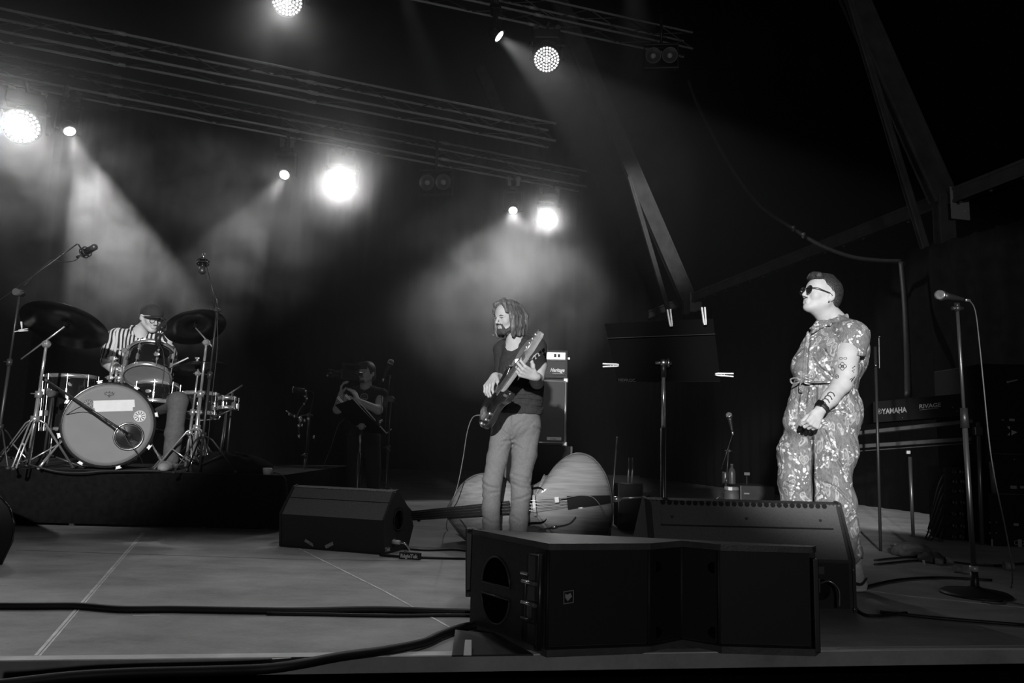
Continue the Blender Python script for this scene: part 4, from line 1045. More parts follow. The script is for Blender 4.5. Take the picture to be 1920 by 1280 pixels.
for a, b in ((eR, eR * .62 + wR * .38), (eL, eL * .62 + wL * .38)):
    S = Sdf(.0045); S.cone(a, b, .056, .052, .01); S.build('rolled_cuff', mat('pale_cuff', .42, .85, noise=.1, nscale=50), dr)
S = Sdf(.005)
S.chain([(nd + np.array((-.055, -.045, .03)), .012), (nd + np.array((-.075, .0, .045)), .013), (nd + np.array((-.04, .05, .06)), .013), (nd + np.array((.03, .05, .05)), .013)], .01, (np.array((0, 0, 1)), 1.6))
S.chain([(nd + np.array((-.055, -.045, .03)), .012), (nd + np.array((-.03, -.078, -.010)), .012), (nd + np.array((.0, -.085, -.045)), .008)], .01, (np.array((0, 0, 1)), 1.4))
S.build('collar', STRIPE, dr, {'stripe': stripe})
TRO = mat('grey_trousers', .08, .85, noise=.15, nscale=50)
S = Sdf(.005); S.chain([(PX(262, 757, YD + .1), .15), (PX(262, 768, YD + .08), .15)], .03, sq)
for h_, k_, a_ in ((hipL, kneL, ankL), (hipR, kneR, ankR)): S.chain([(h_, .09), (k_, .075), (k_ * .45 + a_ * .55, .066), (a_, .055)], .03)
S.field(folds(.004, (14, 12, 34), (34, 10, -30), .4)); S.build('trousers', TRO, dr)
for a_, dx in ((ankL, .03), (ankR, -.03)):
    hp = np.array((a_[0], a_[1] + .06, RZ)); S = Sdf(.005); shoe(S, hp, hp + np.array((dx, -.28, 0)), (0, 0, 1)); S.build('shoe', mat('pale_shoe', .22, .6, noise=.2), dr)
S = Sdf(.0042); R = HD.R(); S.ell(HD(0, -.03, .02), np.array((.080, .09, .07)), R); S.cut(HD(0, 0, .035), HD.u, .004); S.ell(HD(0, .085, -.01), (.09, .095, .09), R, .008, 's'); S.cut(HD(0, 0, -.055), -HD.u, .008)
for x in (-1, 1): S.ell(HD(x * .085, -.006, -.012), (.02, .03, .045), R, .006, 's')
S.build('hair', HAIRD, dr)
CAPM = mat('dark_cap_cloth', .03, .9, noise=.2, nscale=80); capp = bpy.data.objects.new('cap', None); COL.objects.link(capp); capp.parent = dr
S = Sdf(.004); S.ell(HD(0, -.004, .040), (.089, .114, .094), R); S.cut(HD(0, 0, .022), -(HD.u - .12 * HD.f), .005); S.cone(HD(0, -.01, .130), HD(0, -.01, .133), .008, .008, .004); S.build('crown', CAPM, capp)
mb = MB(); vs = []; NA = 22
for k in range(NA + 1):
    a = PI * k / NA - 0; ca, sa = math.cos(a), math.sin(a)
    for rr, dz in ((1.0, 0), (1.0, -.005), (1.5, 0), (1.5, -.004)):
        r_in = .082; x = ca * (r_in + (.006 if rr > 1 else 0)); y = .060 + sa * (.046 + (.074 if rr > 1 else 0)); z = .040 - .020 * (abs(ca) ** 2) * 1 - (.006 if rr > 1 else 0) + dz + (.008 if rr > 1 else .0) * sa
        vs.append(V(HD(x, y, z)))
fs = []
for k in range(NA): b_ = 4 * k; fs += [(b_, b_ + 2, b_ + 6, b_ + 4), (b_ + 1, b_ + 5, b_ + 7, b_ + 3), (b_ + 2, b_ + 3, b_ + 7, b_ + 6), (b_, b_ + 4, b_ + 5, b_ + 1)]
fs += [(0, 1, 3, 2), (4 * NA, 4 * NA + 2, 4 * NA + 3, 4 * NA + 1)]
mb.add(vs, fs, True); mb.build('peak', CAPM, capp)
gl = bpy.data.objects.new('glasses', None); COL.objects.link(gl); gl.parent = dr
for x in (-1, 1):
    c = V(HD(x * .033, .106, -.003)); f_ = V(HD.f + .12 * x * HD.r); mb = MB().torus(c, f_, .021, .0022, 26, 6); mb.build('rim', BLKG, gl)
    mb = MB().tube([V(HD(x * .053, .102, .004)), V(HD(x * .076, .080, .008)), V(HD(x * .082, -.01, .006))], .002, 6); mb.build('temple', BLKG, gl)
mb = MB().tube([V(HD(-.012, .111, .002)), V(HD(0, .115, .006)), V(HD(.012, .111, .002))], .002, 6); mb.build('bridge', BLKG, gl)
brows_eyes(HD, dr); S = Sdf(.0035)
S.chain([(HD(-.026, .084, -.050), .004), (HD(0, .0985, -.044), .005), (HD(.026, .084, -.050), .004)], .004); S.build('moustache', mat('stubble', .16, .8), dr)

# ---------------------------------------------------------------- camera operator at the back
YC = 7.95
op = thing('person', 'camera operator in black t-shirt with round chest emblem, standing in the dark', 'person', (at(676, 950, YC).x, YC, 0))
HO = Frame(PX(687, 700, YC), (-.35, -.93, -.02), (0, 0, 1), .98); no = PX(686, 722, YC + .04)
S = Sdf(.005); head(S, HO, no, .052); S.cone(no, PX(685, 745, YC + .06), .056, .075, .03)
S.chain([(PX(685, 745, YC + .06), .08), (PX(683, 800, YC + .06), .095)], .04, (np.array((1, 0, 0)), 1.3))
eA_, wA_ = PX(633, 767, YC - .12), PX(639, 740, YC - .28); eB_, wB_ = PX(709, 768, YC - .10), PX(672, 752, YC - .30)
S.chain([(PX(652, 738, YC + .05), .055), (eA_, .046), (wA_, .030)], .02); S.chain([(PX(716, 738, YC + .05), .055), (eB_, .046), (wB_, .030)], .02)
hand(S, wA_, (.05, -.1, 1), (.6, .1, .2), -1, [(.5, .6, .4)] * 4, spread=.2); hand(S, wB_, (-.45, -.15, .9), (-.5, .2, -.3), 1, [(.15, .3, .2), (.3, .3, .2), (.35, .4, .2), (.4, .4, .2)], spread=.35, thumb=(.5, .8, .1))
for x0, x1 in ((668, 664), (696, 700)): S.chain([(PX(x0, 815, YC + .04), .085), (PX(x1, 880, YC + .02), .055), (PX(x1, 940, YC + .04), .037)], .03)
S.build('body', SKIN, op)
S = Sdf(.005); S.chain([(PX(685, 738, YC + .05), .105), (PX(684, 770, YC + .05), .125), (PX(683, 812, YC + .05), .13)], .05, (np.array((1, 0, 0)), 1.3))
S.chain([(PX(668, 735, YC + .05), .06), (PX(652, 740, YC + .05), .064), (PX(637, 762, YC - .06), .062)], .03); S.chain([(PX(702, 735, YC + .05), .06), (PX(716, 740, YC + .05), .064), (PX(712, 764, YC - .05), .062)], .03)
S.cone(no + np.array((0, -.01, .09)), no + np.array((0, -.05, -.005)), .09, .058, .006, 's'); S.field(folds(.004, (14, 10, 34), (30, 12, -26), 5.3))
tee_o = S.build('t_shirt', mat('black_cotton', .012, .9), op)
S = Sdf(.006); S.chain([(PX(683, 815, YC + .05), .125), (PX(683, 822, YC + .05), .125)], .03, (np.array((1, 0, 0)), 1.25))
for x0, x1 in ((668, 664), (696, 700)): S.chain([(PX(x0, 820, YC + .04), .10), (PX(x1, 880, YC + .02), .075), (PX(x1, 944, YC + .04), .062)], .03)
S.build('trousers', mat('dark_trousers', .010, .9), op)
for x in (664, 700):
    c = PX(x, 944, YC + .04); hp = np.array((c[0], YC + .10, 0)); S = Sdf(.006); shoe(S, hp, hp + np.array((-.03, -.28, 0)), (0, 0, 1)); S.build('shoe', RUB, op)
S = Sdf(.005); R = HO.R(); S.ell(HO(0, -.015, .045), (.086, .102, .092), R); S.ell(HO(0, .112, -.015), (.068, .075, .075), R, .008, 's'); S.ell(HO(0, -.06, -.02), (.078, .06, .08), R, .02)
for i in range(6): S.cone(HO(-.05 + .02 * i, .070, .105), HO(-.055 + .024 * i, .100, .045), .016, .010, .008)
S.build('hair', HAIRD, op)
S = Sdf(.005); S.cone(HO(-.016, .082, -.092), HO(.016, .082, -.092), .017, .017); S.cone(HO(-.02, .092, -.046), HO(.02, .092, -.046), .006, .006, .004); S.build('beard', BEARD, op); brows_eyes(HO, op)
h = skin_hit([tee_o], 683, 744); bpy.context.view_layer.update(); h = skin_hit([tee_o], 683, 744)
c = h[1] + h[2] * .003; em = mat('pale_print', .5, .8)
mb = MB().torus(c, h[2], .038, .0028, 30, 6); mb.torus(c, h[2], .030, .0014, 30, 5)
mb.build('emblem', em, op)
mb = MB().tube([c + V((-.016, -.004, -.014)), c + V((.0, -.006, .018)), c + V((.008, -.006, -.004)), c + V((.018, -.004, .012))], .003, 6); mb.tube([c + V((-.018, -.005, -.016)), c + V((.018, -.005, -.016))], .003, 6); mb.build('emblem_mark', em, op)
# camcorder
cz = V(PX(657, 703, YC - .26)); vc = thing('video_camera', 'black shoulder video camera held up to the operator face', 'video camera', cz)
fo = V((-.80, -.58, .02)).normalized(); sd_ = fo.cross(V((0, 0, 1))).normalized(); up_ = sd_.cross(fo); Rc = Matrix((fo, sd_, up_)).transposed()
mb = MB().box(cz + fo * .02, (.20, .08, .10), Rc, .012); mb.build('housing', PLAS, vc)
mb = MB().lathe([(.036, 0), (.038, .02), (.036, .06), (.042, .08), (.044, .13), (.040, .132), (.036, .11), (0, .105)], cz + fo * .11, fo, 24); mb.build('lens', BLKG, vc)
mb = MB().box(cz + fo * .0 + up_ * .11, (.20, .025, .022), Rc, .008); mb.box(cz + fo * .08 + up_ * .085, (.02, .02, .05), Rc); mb.box(cz - fo * .08 + up_ * .085, (.02, .02, .05), Rc); mb.build('handle', PLAS, vc)
mb = MB().cyl(cz - fo * .02 - sd_ * .04 + up_ * .02, cz - fo * .11 - sd_ * .04 + up_ * .02, .018, .022, n=16); mb.build('viewfinder', PLAS, vc)
# ================================================================ riser
def rp(*a): return V(at(*a))
Rf = rp(27, 888, 5.62); RX1 = fl(521, 997).x; YF = 5.72
ris = thing('drum_riser', 'low platform draped in black cloth carrying the drum kit on the left', 'riser', (-4.0, YF, 0))
mb = MB().box((RX1 / 2 - 3.5, YF + 1.2, RZ - .02), (RX1 + 7.0, 2.4, .04)); top = mb.build('deck', mat('riser_carpet', .012, .9, noise=.3, nscale=40), ris)
mb = MB(); vs = []; N = 220; xa = -7.0
path = [(xa + (RX1 - xa) * i / N, YF - .012) for i in range(N + 1)] + [(RX1 + .012, YF + 2.4 * i / 40) for i in range(1, 41)]
for i, (x, y) in enumerate(path):
    o = .006 * math.sin(i * .55) + .004 * math.sin(i * 1.7); ox, oy = (0, -abs(o)) if i <= N else (abs(o), 0)
    vs += [(x + ox * .3, y + oy * .3, RZ + .001), (x + ox, y + oy, .028)]
mb.add(vs, [(2 * i, 2 * i + 2, 2 * i + 3, 2 * i + 1) for i in range(len(path) - 1)], True); mb.build('skirt', mat('riser_skirt', .007, .95, noise=.25, nscale=30, spec=.03), ris, fix=False)
for x in (-5.5, -4.4, -3.3, -2.3, RX1 - .1):
    for y in (.1, 2.3): MB().cyl((x, YF + y, 0), (x, YF + y, RZ - .04), .025, n=12).build('leg', STEEL, ris)

# ================================================================ drum kit
SHELL = mat('black_shell_lacquer', .010, .10, coat=.8)
HEADM = mat('drum_head', .14, .55, noise=.05, nscale=10, bump=.05, bscale=200)
HEADD = mat('worn_drum_head', .17, .5, noise=.2, nscale=7)
def axes(n, upr=(0, 0, 1)):
    n = V(n).normalized(); u = V(upr); u = (u - n * u.dot(n)).normalized(); return n, n.cross(u) * -1, u
def drum(label, c, n, r, depth, cat='drum', lugs=8, front=HEADD, hoop=CHROME, name='drum', shell=SHELL, frontvis=True, grp=None):
    """c centre of the front/bottom head, n its outward normal"""
    c = V(c); n, x, u = axes(n, (0, 0, 1) if abs(V(n).normalized().z) < .9 else (0, 1, 0))
    t = thing(name, label, cat, tuple(c - n * depth / 2), 0, grp)
    MB().lathe([(r * .99, .002), (r, .004), (r, depth - .006), (r * .99, depth - .004)], c - n * depth, n, 56).build('shell', shell, t)
    for k, o in ((1, c), (-1, c - n * depth)):
        nn = n * k
        MB().lathe([(0, .004), (r * .9, .004), (r * .985, .006), (r * 1.0, -.004)], o, nn, 56).build('drum_head', front if k == 1 else HEADD, t)
        w_ = .018
        MB().lathe([(r * 1.0, .014), (r * 1.045, .014), (r * 1.045, -w_), (r * 1.0, -w_), (r * 1.0, .014)], o, nn, 56).build('hoop', hoop, t)
    for i in range(lugs):
        a = 2 * PI * (i + .5) / lugs; d = x * math.cos(a) + u * math.sin(a); m_ = MB()
        R = Matrix((d.cross(n), d, n)).transposed()
        p = c + d * (r + .012)
        m_.cyl(p + d * .006 + n * .012, p + d * .006 - n * (depth * .28), .004, n=6); m_.cyl(p + d * .006 - n * (depth - depth * .28), p + d * .006 - n * (depth + .012), .004, n=6)
        m_.box(c - n * (depth * .30) + d * (r + .012), (.018, .024, .05), R, .005)
        m_.cyl(p + d * .004 - n * depth * .25, p + d * .004 - n * depth * .75, .003, n=6)
        if depth > .22: m_.box(c - n * (depth * .70) + d * (r + .012), (.018, .024, .05), R, .005)
        m_.build('lug', CHROME, t)
    return t, n, x, u
# bass drum
BN = V((.47, -.875, .0)); BC = rp(204, 800, 5.86); BC.z = RZ + .345
HOOPB = mat('black_hoop', .015, .2, coat=.5)
bd, n, x, u = drum('large bass drum facing the front with a pale resonant head, tape strips and stickers', BC, BN, .318, .40, 'drum', 0, HEADM, HOOPB, 'bass_drum')
for i in range(8):
    a = 2 * PI * (i + .35) / 8; d = x * math.cos(a) + u * math.sin(a); R = Matrix((d.cross(n), d, n)).transposed(); m_ = MB(); p = BC + d * .338
    m_.box(p + n * .012, (.036, .022, .020), R, .004); m_.cyl(p + n * .03 + d * .004, p - n * .10 + d * .004, .004, n=8); m_.box(p + n * .030 + d * .008, (.045, .007, .012), R, .002); m_.cyl(p - n * .10 + d * -.002, p - n * .17, .010, n=10)
    m_.build('claw', CHROME, bd)
for sx, px_ in ((-1, 0), (1, 0)):
    a = BC - n * .06 + x * sx * .30 - u * .12; foot = BC + n * .06 + x * sx * .43; foot.z = RZ + .012
    m_ = MB().cyl(a, foot, .008, n=10); m_.cyl(a.lerp(foot, .55), foot, .012, .010, n=12); m_.sph(foot, .014, 10); m_.box(a, (.04, .03, .05), None, .006); m_.build('spur', CHROME, bd)
def on_head(a, b, o=.007): return BC + x * a + u * b + n * o
# facing the head, x points to the viewer's ... check: keep +x to the right in the picture
if x.x < 0: x = -x
xr = x
def hd_poly(pts, name, m, o=.0062, th=.001, par=None):
    MB().prism(pts, on_head(0, 0, o), xr, u, n * th).build(name, m, par or bd)
TAPE = mat('white_tape', .66, .7, noise=.04, nscale=30)
def pxh(px_, py_):
    d = ray(px_, py_); t_ = (BC - CAM).dot(n) / d.dot(n); p = CAM + d * t_ - BC; return (p.dot(xr), p.dot(u))
hd_poly([pxh(*p) for p in ((175, 751), (252, 749), (253, 763), (175, 765))], 'tape_strip', TAPE)
hd_poly([pxh(*p) for p in ((177, 763), (249, 761), (249, 770), (178, 772))], 'tape_strip', TAPE, .0066)
def sticker_ring(cx, cy, rr, bg, fg, par):
    c0_ = pxh(cx, cy); p = on_head(*c0_, .006)
    m_ = MB().cyl(p, p + n * .0012, rr, n=36); m_.build('sticker', bg, par)
    m_ = MB()
    for k in range(10):
        a = 2 * PI * k / 10; d = xr * math.cos(a) + u * math.sin(a); e = n.cross(d)
        m_.prism([(.25 * rr, -.05 * rr), (.82 * rr, -.10 * rr), (.82 * rr, .10 * rr), (.25 * rr, .05 * rr)], p + n * .0014, d, e, n * .0006)
    m_.torus(p + n * .0014, n, rr * .88, rr * .03, 32, 4); m_.build('sticker_print', fg, par)
sticker_ring(262, 780, .044, PAPER, mat('dark_ink', .03, .6), bd)
sticker_ring(166, 757, .034, mat('dark_ink', .03, .6), mat('grey_ink', .30, .6), bd)
crown = [(-20, 10), (-16, 2), (-10, 10), (-6, 3), (0, 12), (6, 3), (10, 10), (16, 2), (20, 10), (16, -6), (6, -8), (3, -12), (0, -17), (-3, -12), (-6, -8), (-16, -6)]
cc = pxh(205, 738); hd_poly([(cc[0] + a * .0019, cc[1] + b * .0019) for a, b in crown], 'crown_logo', mat('grey_ink2', .035, .6))
text_mesh('logo_text', 'REMO', .018, on_head(cc[0] - .026, cc[1] - .008, .0078), xr, u, mat('grey_ink', .30, .6), bd, .0003)
# microphone port with bright rim
pc_ = pxh(241, 818); pp = on_head(*pc_, .006)
m_ = MB().lathe([(.088, .001), (.104, .001), (.110, .010), (.104, .016), (.096, .012), (.088, .001)], pp, n, 48); m_.build('port_ring', mat('port_chrome', .5, .2, 1.0), bd)
m_ = MB().lathe([(0, -.012), (.05, -.008), (.088, .002), (.090, .001)], pp + n * .002, n, 48); m_.build('port_mesh', mat('port_dark', .02, .12, .2, coat=.8), bd)
# toms and side drums
drum('black rack tom tilted above the bass drum, grey bottom head showing', rp(277, 706, 5.98), V((.16, -.50, -.86)), .172, .235, 'drum', 8, mat('clear_bottom_head', .26, .3, noise=.1, nscale=8, coat=.4), CHROME, 'rack_tom')
t_ = drum('tall black floor tom at the left behind the bass drum', V((rp(136, 706, 6.28).x, 6.28, RZ + .30)), V((0.02, 0, -1)), .185, .44, 'drum', 8, HEADD, CHROME, 'floor_tom')[0]
ft = t_.location
for k in range(3):
    a = 2 * PI * k / 3 + .5; d = V((math.cos(a), math.sin(a), 0)); b_ = V((ft.x, ft.y, 0)) + d * .21
    MB().tube([V((b_.x, b_.y, RZ + .55)), V((b_.x, b_.y, RZ + .12)), V((b_.x + d.x * .03, b_.y + d.y * .03, RZ + .012))], .007, 8).build('leg', CHROME, t_)
BADGE = mat('badge', .7, .3, .8)
sn, n2, x2, u2 = drum('black small tom below the rack tom with an oval badge', V((rp(290, 742, 6.16).x, 6.16, rp(290, 757, 6.16).z)), V((0.05, -.12, -1)), .17, .155, 'drum', 8, HEADD, CHROME, 'snare_drum')
for (bx, by, Y, par) in ((294, 664, 5.86, 'rack_tom'), (278, 733, 5.975, 'snare_drum')):
    o = [q for q in bpy.data.objects if q.name == par][0]
    MB().sph(rp(bx, by, Y), .026, 16, (1, .25, .62)).build('badge', BADGE, o)
sd2 = drum('chrome-rimmed side drum on a stand to the right of the bass drum', V((rp(372, 765, 6.42).x, 6.42, rp(372, 778, 6.42).z)), V((0.05, -.1, -1)), .165, .17, 'drum', 8, HEADD, CHROME, 'side_drum')[0]
c_ = rp(372, 800, 6.42)
for k in range(3):
    a = 2 * PI * k / 3 + .9; d = V((math.cos(a), math.sin(a), 0)); MB().tube([V((c_.x, 6.42, RZ + .30)), V((c_.x + d.x * .12, 6.42 + d.y * .12, RZ + .16)), V((c_.x + d.x * .26, 6.42 + d.y * .26, RZ + .012))], .009, 8).build('stand_leg', CHROME, sd2)
MB().cyl((c_.x, 6.42, RZ + .16), (c_.x, 6.42, sd2.location.z - .10), .012, n=10).build('stand_tube', CHROME, sd2)
for k in range(3):
    a = 2 * PI * k / 3; d = V((math.cos(a), math.sin(a), 0)); MB().tube([V((c_.x, 6.42, sd2.location.z - .13)), V((c_.x, 6.42, sd2.location.z - .11)) + d * .17, V((c_.x, 6.42, sd2.location.z - .06)) + d * .185], .006, 8).build('basket_arm', CHROME, sd2)
# small auxiliary drum at far right of the kit
ad = drum('tiny chrome side percussion drum at the right end of the kit', rp(425, 766, 6.3), V((.05, -.1, -1)), .075, .085, 'drum', 6, HEADD, CHROME, 'small_side_drum')[0]
b0 = rp(425, 768, 6.3); MB().cyl((b0.x, b0.y, RZ + .01), b0, .008, n=10).build('stand_tube', DSTEEL, ad)
for k in range(3):
    a = 2 * PI * k / 3 + .2; MB().cyl((b0.x, b0.y, RZ + .16), (b0.x + .2 * math.cos(a), b0.y + .2 * math.sin(a), RZ + .01), .007, n=8).build('stand_leg', DSTEEL, ad)
# tom holder posts
th = thing('tom_holder', 'chrome twin-post tom holder rising from the bass drum', 'drum hardware', tuple(rp(215, 720, 6.02)))
for a, b_, r in (((205, 722, 6.03), (213, 668, 6.03), .013), ((227, 722, 6.03), (237, 655, 6.03), .013), ((216, 722, 6.05), (219, 690, 6.05), .010)):
    MB().cyl(rp(*a), rp(*b_), r, n=14).build('post', CHROME, th)
for (a, s_) in (((206, 708, 6.02), .024), ((212, 672, 6.02), .026), ((230, 700, 6.02), .022), ((236, 657, 6.02), .030), ((221, 708, 6.02), .020), ((218, 692, 6.04), .018)):
    m_ = MB().box(rp(*a), (s_ * 1.7, s_ * 1.4, s_ * 1.3), None, .006); m_.cyl(rp(*a) - V((s_ * 1.6, 0, 0)), rp(*a) + V((s_ * 1.6, 0, 0)), .006, n=8); m_.build('clamp', CHROME, th)
MB().tube([rp(236, 657, 6.03), rp(243, 664, 6.04), rp(250, 672, 6.06)], .008, 8).build('arm', CHROME, th)
# stool
stl = thing('drum_stool', 'round black drum stool under the drummer', 'stool', (PX(262, 800, YD)[0], YD + .1, RZ))
sx, sy = stl.location.x, YD + .1; zt = PX(262, 768, YD + .08)[2] - .155
MB().lathe([(0, -.05), (.16, -.05), (.18, -.03), (.18, -.01), (.15, 0), (0, 0)], (sx, sy, zt), (0, 0, 1), 32).build('seat', BLKG, stl)
MB().cyl((sx, sy, RZ + .12), (sx, sy, zt - .05), .014, n=12).build('post', CHROME, stl)
for k in range(3):
    a = 2 * PI * k / 3 + .5; MB().tube([V((sx, sy, RZ + .2)), V((sx + .26 * math.cos(a), sy + .26 * math.sin(a), RZ + .012))], .010, 8).build('leg', CHROME, stl)

# ---------------------------------------------------------------- cymbals
CYM = mat('bronze_cymbal', .12, .30, 1.0, noise=.25, nscale=9, bump=.04, bscale=60)
def cymbal(label, c, nrm, r, name='cymbal', grp=None):
    c = V(c); t = thing(name, label, 'cymbal', tuple(c))
    prof = [(.008, .034), (r * .07, .032), (r * .12, .022), (r * .16, .012), (r * .5, .004), (r, -.012), (r, -.0135), (r * .5, .0025), (r * .16, .0105), (r * .12, .020), (r * .07, .030), (.008, .032)]
    m_ = MB().lathe(prof, c, nrm, 72); q = V(nrm).to_track_quat('Z', 'Y')
    m_.build('plate', CYM, t)
    nn = V(nrm).normalized()
    MB().cyl(c + nn * .03, c + nn * .085, .004, n=8).sph(c + nn * .06, .012, 10).box(c + nn * .078, (.034, .008, .014), None, .003).build('wing_nut', CHROME, t)
    MB().lathe([(.006, -.015), (.022, -.012), (.022, .010), (.006, .012)], c - nn * .002, nn, 16).build('felt', BLKM, t)
    return t, nn
def under_n(px_, py_, ratio, ix, iy):
    rr = ray(px_, py_).normalized(); l = math.hypot(ix, iy); s_ = math.sqrt(1 - ratio ** 2)
    d = (-rr * ratio + (c_r * ix - c_u * iy) / l * s_); return -d   # top side normal
c1 = rp(123, 608, 5.55); cy1, cn1 = cymbal('large dark crash cymbal tilted over the left side of the kit', c1, under_n(123, 608, .60, -.42, .91), .305)
c2 = rp(366, 611, 6.05); cy2, cn2 = cymbal('dark crash cymbal tilted to the right of the drummer', c2, under_n(366, 611, .52, .22, .97), .240)
c3 = rp(371, 688, 6.15); cy3, cn3 = cymbal('ride cymbal seen nearly edge-on below the right crash', c3, under_n(371, 688, .26, .08, 1), .225)
def stand(label, base, topz_pt, boom_tip=None, boom_tail=None, hubz=.34, spread=.30, rot=0.4, m=CHROME, r=.0125, name='cymbal_stand', cat='drum hardware', legs=3, grp=None, dbl=True):
    base = V(base); top = V(topz_pt); t = thing(name, label, cat, tuple(base), 0, grp); ax = (top - base)
    L = ax.length; ax.normalize(); hub = base + ax * hubz
    MB().cyl(base + ax * .03, base + ax * (L * .62), r, n=14).build('lower_tube', m, t); MB().cyl(base + ax * (L * .60), top, r * .72, n=12).build('upper_tube', m, t)
    m_ = MB().cyl(base + ax * (L * .60 - .03), base + ax * (L * .60 + .02), r * 1.8, n=14); m_.cyl(base + ax * (L * .6) - V((r * 4, 0, 0)), base + ax * (L * .6) + V((r * 1, 0, 0)), .005, n=8); m_.build('clamp', m, t)
    for k in range(legs):
        a = rot + 2 * PI * k / legs; d = V((math.cos(a), math.sin(a), 0)); foot = V((base.x, base.y, base.z + .015)) + d * spread; kn_ = hub + d * .07 + V((0, 0, .0))
        m_ = MB()
        e = V((-d.y, d.x, 0)) * (.012 if dbl else 0)
        for sg in ((-1, 1) if dbl else (0,)): m_.tube([hub + d * .015 + e * sg, kn_ + V((0, 0, -.03)) + e * sg, foot + e * sg], .0065, 6)
        m_.build('leg', m, t); MB().tube([base + ax * .07 + d * .012, kn_.lerp(foot, .5)], .006, 6).build('leg_brace', m, t); MB().sph(foot, .018, 10, (1, 1, .8)).build('rubber_foot', RUB, t)
    MB().cyl(hub - ax * .02, hub + ax * .025, r * 2.2, n=14).build('hub', m, t)
    if boom_tip is not None:
        bt = V(boom_tip); tl = V(boom_tail) if boom_tail is not None else top
        MB().cyl(tl, bt, r * .45, n=10).build('boom', m, t)
        m_ = MB().sph(top, r * 2.2, 12); m_.cyl(top - V((.035, 0, 0)), top + V((.035, 0, 0)), .006, n=8); m_.cyl(top + V((0, -.03, 0)), top + V((0, .03, 0)), r * 1.2, n=12); m_.build('tilter', m, t)
    return t
b1 = rp(55, 853, 5.62); b1.z = RZ
stand('chrome tripod boom stand holding the large left crash cymbal', b1, rp(87, 645, 5.58), c1 - cn1 * .02, rp(40, 673, 5.6), .37, .30, 2.9, CHROME, .015)
b2 = rp(361, 868, 5.98); b2.z = RZ
stand('chrome tripod boom stand holding the right crash cymbal', b2, rp(387, 642, 6.0), c2 - cn2 * .02, rp(400, 652, 6.0), .34, .27, 3.5, CHROME, .014)
b3 = rp(348, 862, 6.14); b3.z = RZ
stand('shorter chrome stand holding the ride cymbal beside the right crash stand', b3, rp(371, 700, 6.15), c3 - cn3 * .012, None, .30, .24, 1.2, CHROME, .011)
# drumstick in the left hand
ds = MB().cyl(rp(325, 684, 6.0), rp(352, 671, 5.95), .0075, .005, n=10); ds.sph(rp(352, 671, 5.95), .007, 8); solo('drumstick', ds, WOODP, 'pale wooden drumstick raised over the ride cymbal', 'drumstick')
# kick pedal and shoe-side clutter
kp = thing('kick_pedal', 'chrome bass drum pedal behind the right spur of the bass drum', 'drum hardware', tuple(V((BC.x - .12, BC.y + .55, RZ))))
MB().box(V((BC.x - .12, BC.y + .52, RZ + .03)), (.09, .30, .02), Matrix.Rotation(.2, 3, 'X'), .005).build('footboard', STEEL, kp); MB().tube([V((BC.x - .17, BC.y + .42, RZ)), V((BC.x - .17, BC.y + .42, RZ + .2)), V((BC.x - .07, BC.y + .42, RZ + .2)), V((BC.x - .07, BC.y + .42, RZ))], .008, 8).build('frame', STEEL, kp)

# ---------------------------------------------------------------- microphones
MESH = mat('mic_grille', .30, .45, .7, noise=.5, nscale=600, bump=.6, bscale=900)
def vocal_mic(label, ball, tail, r=.0265, grp=None, light=False):
    ball = V(ball); tail = V(tail); d = (tail - ball).normalized(); L = (tail - ball).length
    t = thing('microphone', label, 'microphone', tuple(ball), 0, grp)
    MB().sph(ball, r, 20, (1, 1, 1)).build('grille', MESH, t)
    MB().lathe([(r * .93, 0), (r * 1.03, .002), (r * 1.03, .010), (r * .93, .012)], ball + d * r * .25, d, 24).build('band', STEEL, t)
    MB().lathe([(r * .90, 0), (r * .70, .035), (.0115, L - r * .5), (.0105, L)], ball + d * r * .5, d, 24).build('handle', PLAS, t)
    MB().cyl(ball + d * (L + .01), ball + d * (L + .045), .0085, n=12).build('plug', CHROME, t)
    return t, d
def cable(label, pts, r=.0035, m=None, name='cable', n=8, grp=None):
    return solo(name, MB().tube(curve_pts([tuple(p) for p in pts], n), r, 7), m or RUB, label, 'cable', grp)
# singer's mic on a round-base straight stand
MIC_Y = 3.98
tb = fl(1829, 1115); tb = V((tb.x, tb.y, 0)); mt = rp(1795, 578, MIC_Y)
t = thing('microphone_stand', 'straight microphone stand with a round base at the far right', 'microphone stand', tuple(tb))
MB().lathe([(.165, 0), (.165, .008), (.150, .018), (.05, .030), (.02, .045), (0, .045)], tb, (0, 0, 1), 40).build('base', mat('cast_iron', .03, .5, .2), t)
ax = (mt - tb).normalized(); Lm = (mt - tb).length
MB().cyl(tb, tb + ax * .12, .022, .018, n=16).build('base_collar', PLAS, t); MB().cyl(tb + ax * .118, tb + ax * .145, .021, n=16).build('reflective_ring', mat('tape_silver', .5, .3, .3), t)
MB().cyl(tb + ax * .1, tb + ax * (Lm * .62), .0135, n=14).build('lower_tube', mat('satin_tube', .16, .35, .8), t); MB().cyl(tb + ax * (Lm * .6), mt, .0085, n=12).build('upper_tube', mat('satin_tube', .16, .35, .8), t)
MB().cyl(tb + ax * (Lm * .57), tb + ax * (Lm * .64), .022, .018, n=16).build('clutch', PLAS, t)
m_ = MB().sph(mt, .020, 12); m_.cyl(mt - V((.03, 0, 0)), mt + V((.03, 0, 0)), .011, n=12); m_.cyl(mt, mt + V((0, 0, .03)), .014, n=12); m_.build('clip', PLAS, t)
vocal_mic('vocal microphone lying level on the straight stand at the far right', rp(1762, 553, MIC_Y - .01), rp(1804, 561, MIC_Y), .0275)
